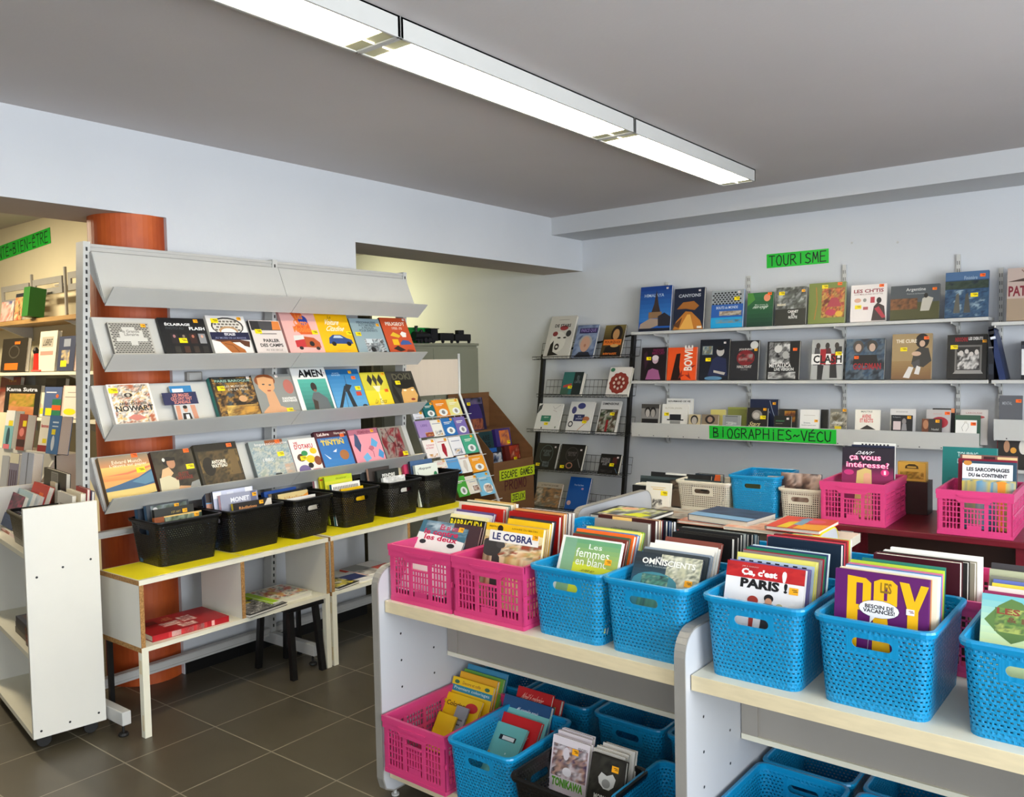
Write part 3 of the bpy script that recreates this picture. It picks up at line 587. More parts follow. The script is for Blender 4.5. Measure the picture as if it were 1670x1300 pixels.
face_out(tier_plane(2), [
 (190, 260, 626, .028, '#e9e4de', [('n', .05, .04, .95, .98, 16, 20, ['#efeae4', '#cfa43c', '#efeae4', '#4b423c', '#e9d7c4', '#b0603c'], 5), ('e', .44, .72, .1, .055, '#3a3028'), ('e', .44, .72, .04, .04, '#b9b2a4'), ('p', [(.3, .16), (.45, .24), (.6, .22), (.75, .14), (.5, .08)], '#c97a6c'), ('t', 'ARNAUD RABIER', .18, .47, .84, .54, '#3a3536', 'b'), ('t', 'NOWART', .08, .32, .96, .46, '#1b191b', 'b')], 'y,.12,.84', 'white graffiti-portrait book with NOWART in black capitals', '#d8d2ca'),
 (291, 326.5, 629, .02, '#c2c4c6', [('r', 0, .72, 1, 1, '#2c7fb8'), ('r', .1, .78, .6, .92, '#dfe7ee'), ('p', [(0, 0), (.06, .44), (.25, .44), (.2, 0)], '#c98d72'), ('p', [(.8, 0), (.72, .44), (.95, .44), (1, 0)], '#c98d72'), ('e', .47, .33, .1, .09, '#cf9a80'), ('e', .47, .39, .1, .05, '#1d1917'), ('p', [(.22, 0), (.3, .22), (.64, .22), (.75, 0)], '#1c1a1c'), ('p', [(.38, 0), (.42, .18), (.56, .18), (.6, 0)], '#eceae6')], '', 'narrow blue and grey book wrapped in a navy band reading IMAGES SCANDALE', '#7d8488'),
 (360, 429, 614.5, .03, '#1d1b18', [('n', .04, .02, .98, .98, 16, 20, ['#14110e', '#2b1d12', '#6b4a26', '#b3863c', '#241a12', '#3d4a55'], 9), ('n', .2, .02, .95, .3, 10, 6, ['#c9953a', '#6b4a26', '#d9b25a'], 2), ('r', .1, .86, .92, .96, '#1a2422'), ('t', 'PARIS BAROQUE', .1, .86, .94, .93, '#8fb3a6', 'b'), ('t', 'LES MUSICIENS', .3, .74, .84, .79, '#d8d4c4'), ('t', 'DE LA VILLE', .36, .66, .84, .71, '#d8d4c4'), ('e', .65, .45, .1, .08, '#c99a6c')], 'y,.2,.72 w,.9,.96', 'dark baroque painting book with a teal spine', '#0f6f68'),
 (429, 492.5, 610.5, .028, '#8b8d8a', [('e', .3, .85, .26, .16, '#8a4a24'), ('p', [(.12, .92), (.1, .68), (.24, .52), (.36, .5), (.5, .66), (.52, .88), (.3, .95)], '#d8a272'), ('e', .24, .76, .035, .018, '#4b4a4c'), ('e', .4, .74, .035, .018, '#4b4a4c'), ('e', .34, .6, .05, .018, '#a84b3c'), ('p', [(.24, .56), (.46, .58), (.52, .22), (.9, .06), (.94, 0), (.02, 0), (.06, .1), (.24, .24)], '#d3a078'), ('e', .86, .68, .13, .18, '#b66a60'), ('t', 'DE MONTMARTRE\nA MONTPARNASSE', .6, .3, .98, .42, '#f1efec', 'b')], 'y,.72,.1 w,.62,.95', 'grey portrait book with a long-necked red-haired woman on its cover', '#4a3026'),
 (495, 551, 599, .026, '#e8e8e4', [('t', 'AMEN', .18, .78, .9, .95, '#141416', 'b'), ('g', .12, .04, .94, .74, '#2a6d66', '#4fae9f'), ('e', .52, .56, .085, .1, '#2a211d'), ('p', [(.4, .04), (.36, .3), (.46, .44), (.62, .44), (.82, .3), (.86, .04)], '#5e6569'), ('p', [(.36, .08), (.4, .3), (.52, .24), (.48, .06)], '#3a2c26'), ('e', .53, .48, .05, .03, '#8b5f50')], 'w,.92,.86', 'white book titled AMEN with a man on a turquoise ground', '#c9c9c6'),
 (552, 604, 602, .026, '#2b7cb8', [('r', 0, .88, 1, 1, '#1f6199'), ('g', 0, .04, 1, .86, '#5da4d4', '#2b7cb8'), ('t', 'PORTS\nRIVAGES', .14, .84, .4, .92, '#b9d5e8'), ('p', [(.04, .03), (.42, .6), (.5, .58), (.14, .03)], '#20262e'), ('p', [(.5, .03), (.42, .56), (.52, .58), (.64, .03)], '#20262e'), ('p', [(.36, .48), (.48, .64), (.66, .6), (.48, .42)], '#262d36'), ('l', [(.5, .62), (.52, .84)], .003, '#20262e'), ('l', [(.34, .03), (.4, .5)], .004, '#39546b'), ('r', .44, .02, .64, .06, '#20262e'), ('e', .88, .08, .08, .05, '#2a3542'), ('r', .72, .34, .88, .44, '#cf3d28')], 'O,.78,.78 y,.82,.52 h,.72,.92', 'blue book with a black harbour crane against the sky', '#173a58'),
 (605, 646, 607, .024, '#f0d21e', [('r', 0, .5, 1, 1, '#d2c73a'), ('g', 0, 0, 1, .5, '#f2cf1a', '#efd62e'), ('p', [(.2, .78), (.32, .95), (.42, .8), (.3, .62)], '#2c2a22'), ('p', [(.42, .8), (.5, .96), (.6, .8), (.52, .6)], '#3a372a'), ('p', [(.6, .78), (.74, .95), (.84, .74), (.7, .62)], '#2c2a22'), ('p', [(.36, .62), (.66, .62), (.56, .46), (.46, .46)], '#e9e4c4'), ('p', [(.42, 0), (.52, .5), (.62, 0)], '#f4eaa0'), ('t', 'La Tosca', .24, .14, .78, .26, '#6b5a18', 'i')], 'O,.84,.48 h,.9,.94', 'yellow opera book with four dark profiles at the top', '#b89a14'),
 (647, 690, 605.5, .03, '#37352f', [('p', [(.3, 0), (.36, .4), (.52, .62), (.86, .6), (.95, .3), (.8, .06), (.98, 0)], '#d9a860'), ('e', .55, .72, .42, .22, '#16150f'), ('p', [(.12, .7), (.3, .2), (.2, .1), (.05, .4)], '#16150f'), ('p', [(.36, .54), (.92, .54), (.92, .64), (.36, .64)], '#16150f'), ('e', .52, .46, .06, .025, '#f3ead4'), ('e', .8, .46, .05, .025, '#f3ead4'), ('e', .72, .2, .08, .03, '#8a2d22'), ('t', 'DOKI', .2, .76, .88, .94, '#5d5a48', 'b')], 'y,.34,.68', 'dark book with a fringed woman face in ochre, right end of the third tier', '#25231e'),
], 'art_book', 'book', 'books on the tilted rack', yb=yb3, tier=True)
face_out(tier_plane(3), [
 (181, 262, 742, .03, '#d9a05a', [('g', 0, .5, 1, .78, '#e08a4c', '#d9c06a'), ('g', 0, .78, 1, 1, '#c98a5a', '#8d8069'), ('p', [(0, .36), (.3, .42), (.7, .52), (1, .66), (1, .36), (.6, .3), (0, .28)], '#3c5f80'), ('p', [(.55, .44), (1, .62), (1, .4), (.8, .36)], '#55809a'), ('p', [(0, .1), (0, .29), (.6, .31), (1, .34), (1, .12)], '#d9be72'), ('p', [(0, 0), (0, .1), (.5, .13), (1, .18), (1, 0)], '#34597a'), ('p', [(0, .6), (.5, .64), (1, .74), (1, .7), (.5, .6)], '#de7c55'), ('t', 'Edvard Munch', .24, .83, .84, .9, '#f0e6cc'), ("t", "L'œuvre sur papier", .18, .75, .94, .83, '#f0e6cc')], 'y,.78,.66 O,.72,.97', 'large orange sunset-and-sea art book at the left end of the lowest tier', '#6f5424'),
 (267, 334, 733, .034, '#29241f', [('n', 0, .05, 1, .98, 10, 12, ['#1b1816', '#3c352a', '#4b4233'], 4), ('e', .36, .76, .14, .1, '#191512'), ('e', .42, .72, .1, .12, '#b98563'), ('p', [(.3, .84), (.54, .84), (.54, .77), (.3, .77)], '#171310'), ('e', .26, .8, .035, .04, '#d8d6d0'), ('p', [(.1, .42), (.18, .6), (.34, .64), (.42, .5), (.3, .4)], '#d9b083'), ('p', [(.02, .06), (.06, .42), (.3, .46), (.5, .34), (.46, .08)], '#cfc6a4'), ('p', [(.4, .1), (.5, .22), (.8, .18), (.78, .1)], '#c99a70'), ('p', [(.7, .1), (.8, .26), (1, .3), (1, .12)], '#8d8f8c'), ('t', 'GUTTE\nCARAVAGE', .44, .34, .86, .5, '#7d2a20', 'b')], 'y,.86,.6 O,.86,.95', 'dark painting book with a young man in a white robe on its cover', '#571f16'),
 (338, 408, 722, .03, '#2b261d', [('r', 0, .86, 1, 1, '#16130f'), ('n', .06, .04, .98, .84, 12, 12, ['#3a3122', '#5e4c30', '#241f17', '#7a6238'], 8), ('e', .24, .52, .14, .2, '#1e1a14'), ('p', [(.74, .3), (.78, .84), (.92, .84), (.94, .3)], '#6e5835'), ('t', 'ANTOINE\nWATTEAU', .3, .48, .66, .64, '#efe9da', 'b')], 'O,.82,.93', 'brown forest-scene book with white capitals, third from the orange column side', '#4a4636'),
 (428, 492, 717, .03, '#93a0a2', [('n', .02, .02, .98, .86, 18, 20, ['#8fa3ab', '#b9bfb8', '#76909c', '#c9c8b8', '#9aa59a'], 6), ('r', .4, .88, .86, 1, '#8a4a22'), ('t', 'Impressionnisme', .14, .86, .96, .95, '#e6e6e0'), ('p', [(.42, .12), (.46, .2), (.6, .2), (.64, .12)], '#3a4042'), ('n', .74, .1, .98, .4, 5, 8, ['#c9a48a', '#a9a59a', '#d9c4ae'], 2), ('t', '1880', .24, .5, .5, .58, '#dfe2e0')], 'y,.72,.64 O,.72,.95', 'pale blue-grey impressionist painting book', '#62696a'),
 (493, 536, 714, .022, '#efe8e4', [('t', 'VIE', .14, .86, .3, .93, '#c03040', 'b'), ("t", "D'OTAKU", .14, .74, .84, .86, '#c82a3c', 'b'), ('e', .3, .52, .16, .1, '#5a3a2c'), ('e', .62, .46, .17, .1, '#f2c814'), ('e', .88, .4, .14, .12, '#8a4a30'), ('e', .45, .62, .12, .07, '#2e8a50'), ('e', .3, .2, .22, .13, '#7a6a9c'), ('e', .8, .66, .13, .08, '#efc420'), ('r', .6, .05, .9, .2, '#b83a40'), ('e', .56, .3, .1, .07, '#1d1a1c')], 'y,.36,.5', 'white comic with red OTAKU lettering and a crowd of colours', '#8a1a2a'),
 (537, 590, 701, .026, '#4c1024', [('t', 'LaLibre', .08, .89, .44, .96, '#e9d9d4', 'b'), ('t', 'Hors-serie', .6, .9, .96, .96, '#e9d9d4'), ('g', .04, .03, .97, .84, '#3a86c8', '#2a6cb2'), ('t', 'les aventures de', .14, .77, .8, .82, '#e8ca3a'), ('t', 'TINTIN', .12, .66, .82, .77, '#e6c62e', 'b'), ('p', [(.12, .48), (.22, .4), (.3, .34), (.24, .34)], '#e9eef2'), ('p', [(.4, .5), (.54, .56), (.5, .48)], '#e9eef2'), ('e', .72, .4, .14, .12, '#b0703a'), ('r', .04, .03, .97, .12, '#d99a72')], 'O,.82,.86', 'dark red magazine with a blue cover panel and yellow capitals', '#3a0a1a'),
 (592, 641, 698, .022, '#ea9aa8', [('r', 0, .86, 1, 1, '#b46a80'), ('t', 'FEMININ', .3, .88, .7, .96, '#8d3d55', 'b'), ('p', [(.18, .9), (.08, .6), (.2, .42), (.3, .6), (.26, .84)], '#3c4f74'), ('p', [(.7, .76), (.6, .56), (.76, .5), (.86, .62)], '#5fa8d8'), ('p', [(.84, .46), (.74, .28), (.88, .2), (.96, .34)], '#4f9ad0'), ('p', [(.42, .4), (.24, .3), (.3, .16), (.5, .24)], '#6fb2dc'), ('e', .6, .5, .08, .06, '#c46a7c'), ('l', [(.5, .5), (.62, .4), (.6, .26)], .004, '#9a3a52'), ('l', [(.2, .12), (.5, .06), (.8, .1)], .004, '#c05a70')], 'h,.78,.93', 'pink comic with three blue dresses on its cover', '#7c3042'),
 (641, 680, 694, .03, '#8d8a80', [('e', .42, .6, .4, .34, '#7a1522'), ('e', .42, .62, .18, .12, '#8d8a80'), ('n', .1, .1, .86, .96, 10, 12, ['#6b0f1c', '#8a1a28', '#9b8f86', '#55101a'], 12), ('e', .4, .66, .16, .1, '#87857c'), ('l', [(.3, .96), (.36, .7), (.5, .5), (.4, .2)], .006, '#3d0a12'), ('l', [(.7, .9), (.6, .5), (.8, .3)], .006, '#4b0c16')], 'y,.8,.24', 'grey book with swirling dark red hair on its cover, right end of the lowest tier', '#3a1a1a'),
], 'art_book', 'book', 'books on the tilted rack', yb=yb4, tier=True)
# paper band round the narrow blue and grey book
pl = tier_plane(2); a0 = pl.ab(266, 652, .022)[0]; a1 = pl.ab(322.5, 652, .022)[0]; z0 = pl.ab(290, 660, .022)[1]; z1 = pl.ab(290, 640, .022)[1]
# the flap sticks out on both sides of the book like a loose sleeve
b = MB(); b.box(0, a1 - a0, 0, .0012, 0, z1 - z0, '#1d2450'); art(b, a1 - a0, z1 - z0, [('t', 'LES IMAGES\nQUI ONT FAIT\nSCANDALE', .22, .06, .84, .9, '#d88a7c', 'b')])
o = b.build('paper_sleeve', 'print'); o.matrix_world = pl.mat(a0, z0, .0225); tag(o, 'navy paper sleeve across the narrow blue and grey book', 'paper sleeve')
# ================================================================ low tables under the rack
def low_table(y0, y1, label, divs, x1=-3.455, x0=-3.80):
    t = thing('display_table', label, 'table', ((x0 + x1)/2, (y0 + y1)/2, 0)); hx, hy = (x1 - x0)/2, (y1 - y0)/2
    b = MB(); b.box(-hx, hx, -hy, hy, .668, .690); part(b, 'top_board', 'cream_melamine', t)
    b = MB(); b.box(-hx, hx, -hy, hy, .375, .395); part(b, 'bottom_board', 'cream_melamine', t)
    for y in (-hy, hy - .019):
        b = MB(); b.box(-hx, hx - .003, y, y + .019, .395, .668); b.box(hx - .003, hx, y, y + .019, .395, .668, mat=1); part(b, 'side_panel', ['melamine', 'chipboard'], t)
    for z in (.668, .375):
        b = MB(); b.box(-hx, hx, -hy - .0015, -hy, z, z + .021); part(b, 'edge_strip', 'chipboard', t)
    for d in divs:
        y = d - (y0 + y1)/2; b = MB(); b.box(-hx, hx - .003, y - .0095, y + .0095, .395, .668); b.box(hx - .003, hx, y - .0095, y + .0095, .395, .668, mat=1); part(b, 'divider', ['melamine', 'chipboard'], t)
    for x in (-hx + .03, hx - .03):
        for y in (-hy, hy - .03):
            if y > 0 and x < 0: continue
            r_ = x < 0; b = MB(); b.box(x, x + (.02 if r_ else .03), y, y + (.02 if r_ else .03), 0, .375, mat=2 if r_ else 0)
            if y < 0 and x > 0: b.box(x + .002, x + .024, y - .0006, y, .28, .34, mat=1); b.box(x + .012, x + .026, y - .0006, y, .03, .10, mat=1)
            part(b, 'leg', ['cream_melamine', 'edge_band', 'black_metal'], t)
    return t
low_table(1.795, 2.825, 'cream low table with cubby holes nearest the rolling bookcase, black baskets on top', [2.305])
low_table(2.84, 4.05, 'cream low table beyond the first, beside the leaflet stand', [3.42])
def sheet(y0, y1, x0, x1, label, rz=0):
    b = MB(); b.box((x0-x1)/2, (x1-x0)/2, (y0-y1)/2, (y1-y0)/2, 0, .001); o = b.build('paper_sheet', 'yellow_paper'); o.location = ((x0+x1)/2, (y0+y1)/2, .6905); o.rotation_euler.z = rz
    tag(o, label, 'paper', 'yellow paper sheets on the low tables')
sheet(1.80, 2.32, -3.79, -3.475, 'bright yellow paper under the first black basket, at the near end of the low table', .01)
sheet(2.33, 2.81, -3.79, -3.47, 'bright yellow paper under the second and third black baskets', -.012)
sheet(2.86, 3.44, -3.79, -3.47, 'bright yellow paper under the fourth black basket', .01)
sheet(3.46, 4.02, -3.79, -3.475, 'bright yellow paper under the last black basket by the leaflet stand', -.01)

# ================================================================ moulded baskets
def basket_mesh(w, d, h, taper, woven_m, slot=True, r=.028):
    """w along x, d along y at the rim; tapers to the floor; oblong hand slots in front and back"""
    zs = [0, .012, h - .075, h - .028, h]; a, sw, sh, cz = .06, .046, .0125, h - .0515
    def size(z): k = taper*(1 - z/h); return w/2 - k, d/2 - k
    def ring(z):
        hx, hy = size(z); pts = []
        def arc(cx, cy, a0):
            return [(cx + r*math.cos(math.radians(a0 + q*22.5)), cy + r*math.sin(math.radians(a0 + q*22.5))) for q in range(5)]
        pts += [(-a, -hy), (a, -hy)] + arc(hx - r, -hy + r, -90) + arc(hx - r, hy - r, 0) + [(a, hy), (-a, hy)] + arc(-hx + r, hy - r, 90) + arc(-hx + r, -hy + r, 180)
        return [(x, y, z) for x, y in pts]
    rings = [ring(z) for z in zs]; n = len(rings[0]); us = [0]
    for i in range(n): p, q = rings[3][i], rings[3][(i+1) % n]; us.append(us[-1] + math.hypot(q[0]-p[0], q[1]-p[1]))
    V, Fc, UV = [], [], []
    def add(q, uv): i = len(V); V.extend(q); Fc.append(tuple(range(i, i + len(q)))); UV.append(uv)
    fb = {0, 12}
    for k in range(len(zs) - 1):
        for i in range(n):
            j = (i+1) % n
            if k == 2 and i in fb and slot:
                s = -1 if i == 0 else 1; N = 28; xs, X = [], []
                def P(x, z): return (x, s*size(z)[1], z)
                for m in range(N):
                    an = 2*math.pi*m/N; ca, sa = math.cos(an), math.sin(an)
                    ix = math.copysign(max(sw - sh, 0), ca) + sh*ca if abs(ca) > .12 else (sw - sh)*ca/.12 + sh*ca; iz = cz + sh*sa
                    # where that direction meets the cell border
                    dx, dz = ix, iz - cz; kx = a/abs(dx) if abs(dx) > 1e-9 else 1e9; kz = (zs[3] - cz)/dz if dz > 1e-9 else ((zs[2] - cz)/dz if dz < -1e-9 else 1e9)
                    kk = min(kx, kz); X.append(((ix, iz), (dx*kk, cz + dz*kk)))
                for m in range(N):
                    (i0, o0), (i1, o1) = X[m], X[(m+1) % N]; q = [P(*o0), P(*o1), P(*i1), P(*i0)]
                    if abs(o0[0] - o1[0]) > 1e-5 and abs(o0[1] - o1[1]) > 1e-5:
                        vs_, hs_ = (o0, o1) if abs(abs(o0[0]) - a) < 1e-6 else (o1, o0)
                        cn = (vs_[0], hs_[1])
                        q.insert(1, P(*cn))
                    if s > 0: q = q[::-1]
                    um = us[i] + a; add(q, [(um + s*-1*p[0], .0) if True else 0 for p in q])
                continue
            add([rings[k][i], rings[k][j], rings[k+1][j], rings[k+1][i]], [(us[i], zs[k]), (us[i+1], zs[k]), (us[i+1], zs[k+1]), (us[i], zs[k+1])])
    add(rings[0][::-1], [(0, 0)]*n)
    me = bpy.data.meshes.new('basket_wall'); me.from_pydata(V, [], Fc); me.materials.append(MAT[woven_m])
    uvl = me.uv_layers.new(name='UVMap'); flat = [x for f in UV for q in f for x in q]; uvl.data.foreach_set('uv', flat)
    import bmesh
    bm = bmesh.new(); bm.from_mesh(me); bmesh.ops.remove_doubles(bm, verts=bm.verts, dist=1e-5); bmesh.ops.recalc_face_normals(bm, faces=bm.faces); bm.to_mesh(me); bm.free()
    # rolled rim
    rm = MB(); prof = [(0, -.013), (.007, -.012), (.0095, -.002), (.008, .003), (0, .004), (-.003, .001), (-.002, -.012)]
    base = rings[-1]; R_ = []
    for o_, z_ in prof:
        hx, hy = w/2, d/2; R_.append([(x + o_*x/hx*(1 if abs(x) > a*1.01 else 0), y + o_*y/hy, h + z_) for x, y, _ in base])
    vs = [p for rg in R_ for p in rg]; K = len(prof)
    rm.mesh(vs, [(k*n + i, k*n + (i+1) % n, ((k+1) % K)*n + (i+1) % n, ((k+1) % K)*n + i) for k in range(K) for i in range(n)])
    return me, rm
BK = {}
def basket(kind, label, M, group=None, cat='basket'):
    if kind not in BK:
        w, d, h, tp, wm, sm = {'blue': (.262, .345, .215, .0125, 'blue_woven', 'blue_plastic'), 'black': (.27, .32, .205, .022, 'black_woven', 'black_plastic_solid'), 'white': (.31, .22, .165, .012, 'white_woven', 'white_plastic'), 'whitenarrow': (.215, .31, .165, .010, 'white_woven', 'white_plastic'), 'blacklow': (.25, .32, .14, .016, 'black_woven', 'black_plastic_solid'), 'bluesmall': (.205, .29, .205, .012, 'blue_woven', 'blue_plastic')}[kind]
        me, rm = basket_mesh(w, d, h, tp, wm); BK[kind] = (me, rm.data('rim', sm), (w, d, h))
    me, rme, _ = BK[kind]
    t = thing({'bl': 'storage_basket', 'wh': 'latticed_basket'}[kind[:2]] if not kind.startswith('blue') else 'storage_bin', label, cat, M=M, group=group)
    o = bpy.data.objects.new('tub', me); COL.objects.link(o); o.parent = t
    s = o.modifiers.new('wall', 'SOLIDIFY'); s.thickness = .0022; s.offset = 0
    o = bpy.data.objects.new('rim', rme); COL.objects.link(o); o.parent = t
    return t
OR6 = ['first', 'second', 'third', 'fourth', 'fifth', 'sixth']
ZT = .6925
FRONT = Matrix(((0, -1, 0, 0), (1, 0, 0, 0), (0, 0, 1, 0), (0, 0, 0, 1)))  # local -y (front) turned to face +X
def blackb(x, y, quarter, k, extra=0.0):
    """quarter: True shows the long side to the aisle"""
    M = Matrix.Translation((x, y, ZT)) @ FRONT @ Matrix.Rotation((math.pi/2 if quarter else 0) + extra, 4, 'Z')
    return basket('black', f"{OR6[k]} black woven basket of books from the near end of the low tables", M, 'black baskets on the low tables')
BB = [(-3.70, 2.115, True, 0, -.02), (-3.685, 2.465, True, 1, .02), (-3.70, 2.80, False, 2, .09), (-3.705, 3.15, False, 3, .02), (-3.71, 3.50, False, 4, .03), (-3.715, 3.87, True, 5, .0)]
for q in BB: blackb(*q)

# ---- books filed in the black baskets: front covers face the aisle
def filed(frame, rows, name, where, cat='book', group=None, lean=9, gap=.0015, z0=.006):
    """frame: local x = right, y = away, z = up. rows: (x0, y0, w, h, t, base, spec, stk, label|None[, spine]); drawn front to back"""
    ln = math.radians(lean); L_ = Matrix.Rotation(-ln, 4, 'X')
    for k, q in enumerate(rows):
        x0, y0, w, h, t, base, spec, stk, lab = q[:9]; sp = q[9] if len(q) > 9 else None
        M = frame @ Matrix.Translation((x0, y0, z0 + t*math.sin(ln)*0)) @ L_
        book(name, lab, cat, M, w, h, t, base, spec, spine=sp, stk=stk, group=group, hard=min(.002, t*.25))
def fr(x, y, z=ZT, rz=0): return Matrix.Translation((x, y, z)) @ FRONT @ Matrix.Rotation(rz, 4, 'Z')
G = 'art books in the black baskets'
filed(fr(-3.70, 2.115), [
 (-.13, -.075, .24, .215, .02, '#3b4a3a', [('n', .22, .5, .96, 1, 12, 5, ['#2c3a2a', '#6a7a5c', '#94a08a', '#41513a'], 3), ('r', 0, .97, 1, 1, '#d9b46a'), ('r', 0, 0, .2, 1, '#8a4a24')], 'h,.88,.93', 'green leafy-covered book at the front of the first black basket', '#b5602c'),
 (-.105, -.035, .20, .245, .022, '#33332f', [('t', 'I ET ART', .42, .88, .66, .92, '#b59a4a')], 'h,.76,.9', 'dark grey book behind the leafy-covered one in the first black basket', '#23231f'),
 (-.12, .005, .215, .262, .026, '#3c4148', [('n', .1, .7, .95, .98, 10, 4, ['#2a2d30', '#5d6a5e', '#858f96'], 4), ('e', .2, .9, .06, .05, '#d8d6d4')], 'h,.7,.93', 'slate book third from the front of the first black basket', '#41607c'),
 (-.14, .05, .235, .272, .03, '#1e2733', [('e', .62, .94, .2, .05, '#b9a8c0')], 'h,.86,.95', 'navy book at the back of the first black basket', '#3d607f'),
], 'art_book', '', group=G)
filed(fr(-3.685, 2.465), [
 (-.085, -.09, .225, .225, .02, '#2e2925', [('p', [(.75, .8), (.9, 1), (1, 1), (1, .84)], '#d9d2c4'), ('t', 'Révélations', .14, .84, .6, .91, '#d8955c', 'b')], 'h,.72,.94', 'black book titled Révélations at the front of the second black basket', '#e0c31a'),
 (-.125, -.05, .215, .268, .022, '#9a9db0', [('t', 'MONET', .26, .84, .76, .93, '#eceef4', 'b'), ('r', .8, .76, .96, 1, '#6e7290')], 'h,.9,.93', 'lilac book with large white capitals in the second black basket', '#e8b7c0'),
 (-.14, -.012, .23, .285, .016, '#c6cbe0', [('r', 0, .87, .2, .98, '#eef0f6'), ('r', .8, .9, .97, 1, '#eef0f6'), ('r', .34, .88, .5, .96, '#d9ddea')], '', 'pale lavender book behind the lilac one in the second black basket', '#23242c'),
 (-.16, .025, .215, .318, .03, '#6f9fcb', [('p', [(.0, .72), (.0, .94), (.26, 1), (.52, .94), (.56, .78), (.5, .7)], '#4b413c'), ('p', [(.3, .9), (.75, .76), (.5, .6)], '#2b2a28'), ('p', [(0, .7), (.5, .7), (.4, .5), (0, .5)], '#c48f78'), ('t', 'PORTRAITS', .4, .9, .66, .93, '#d8e4ee')], 'h,.83,.94 y,.7,.8', 'tall blue book with a large dark hat at the back of the second black basket', '#26304a'),
], 'art_book', '', group=G)
filed(fr(-3.70, 2.80, rz=.09), [
 (-.10, -.09, .2, .20, .022, '#e2dfda', [('r', 0, .95, 1, 1, '#f0eeea')], '', 'white-edged book at the front of the third black basket', '#c9c6c0'),
 (-.115, -.04, .21, .222, .016, '#d9c48a', [('t', "L'Atelier", .2, .82, .8, .92, '#b97b3c'), ('p', [(.6, .8), (1, .94), (1, .76)], '#e89a3c')], '', 'cream and orange book in the third black basket', '#2b2723'),
 (-.12, .0, .22, .225, .03, '#22211f', [], '', 'black book in the third black basket', '#b9a489'),
 (-.12, .06, .225, .23, .026, '#2b56a8', [], '', 'royal blue book at the back of the third black basket', '#1f3f80'),
], 'art_book', '', group=G)
filed(fr(-3.705, 3.15, rz=.02), [
 (-.085, -.11, .165, .205, .014, '#f2c40c', [('t', 'la BD DOCUMENTAIRE', .2, .86, .88, .93, '#4a3a10', 'b'), ('n', .05, .7, .9, .82, 8, 2, ['#f2e7b0', '#7a5a2c', '#f2c40c'], 2)], '', 'golden yellow book at the front of the fourth black basket', '#c99a10'),
 (-.12, -.075, .21, .232, .02, '#eceae6', [('k', .05, .86, .95, .94, 16, 1, .5, .9, '#4b4b4c', 0)], '', 'white comb-bound book in the fourth black basket', '#2b6b7c'),
 (-.12, -.02, .205, .27, .014, '#d8d83a', [('r', 0, .9, 1, 1, '#c3d42c'), ('t', 'dessiner', .4, .92, .8, .96, '#5b6010')], '', 'lime yellow book in the fourth black basket', '#7f8f10'),
 (-.125, .015, .21, .275, .014, '#e6e02c', [('r', 0, .9, 1, .93, '#d83c2c'), ('e', .95, .9, .05, .04, '#1e7a38')], '', 'yellow and red-striped book in the fourth black basket', '#c9b40c'),
 (-.135, .05, .22, .29, .02, '#f1eee8', [('r', .15, .9, .95, .96, '#e6d8a0')], '', 'tall white book at the back of the fourth black basket', '#d98a90'),
], 'art_book', '', group=G)
filed(fr(-3.71, 3.50, rz=.03), [
 (-.1, -.1, .185, .225, .018, '#efefec', [('n', .1, .85, .95, 1, 8, 2, ['#efefec', '#c9c9c6', '#ffffff'], 6)], '', 'white book at the front of the fifth black basket', '#d8d8d4'),
 (-.105, -.06, .18, .265, .02, '#2e302c', [('t', 'PEINDRE', .22, .82, .82, .91, '#e9e9e2', 'b')], '', 'dark grey book with PEINDRE in white capitals in the fifth black basket', '#1d1e1b'),
 (-.125, -.01, .175, .278, .02, '#4a4340', [], '', 'dark brown book in the fifth black basket', '#c9a08a'),
 (-.135, .035, .2, .29, .024, '#35383a', [], '', 'charcoal book at the back of the fifth black basket', '#5a5f60'),
], 'art_book', '', group=G)
filed(fr(-3.715, 3.87), [
 (-.155, -.07, .2, .262, .02, '#e9efe4', [('t', 'Photographie', .08, .86, .76, .93, '#26292c', 'bi'), ('e', .87, .72, .08, .07, '#2e8a58'), ('t', 'expressif', .4, .66, .72, .7, '#a8b4a8'), ('l', [(.08, .84), (.24, .5)], .003, '#5b6468')], '', 'white photography guide with a green round badge at the front of the sixth black basket', '#c9d0c6'),
 (-.15, -.025, .2, .285, .02, '#4a6a94', [], '', 'blue book behind the photography guide in the sixth black basket', '#2a3038'),
 (-.175, .01, .18, .285, .02, '#d8466a', [], '', 'rose book in the sixth black basket', '#d8466a'),
 (-.19, .045, .24, .315, .02, '#e9dcae', [('r', 0, .93, 1, 1, '#efe6c4')], 'h,.9,.96', 'tall cream book at the back of the sixth black basket', '#efe6d0'),
], 'art_book', '', group=G)

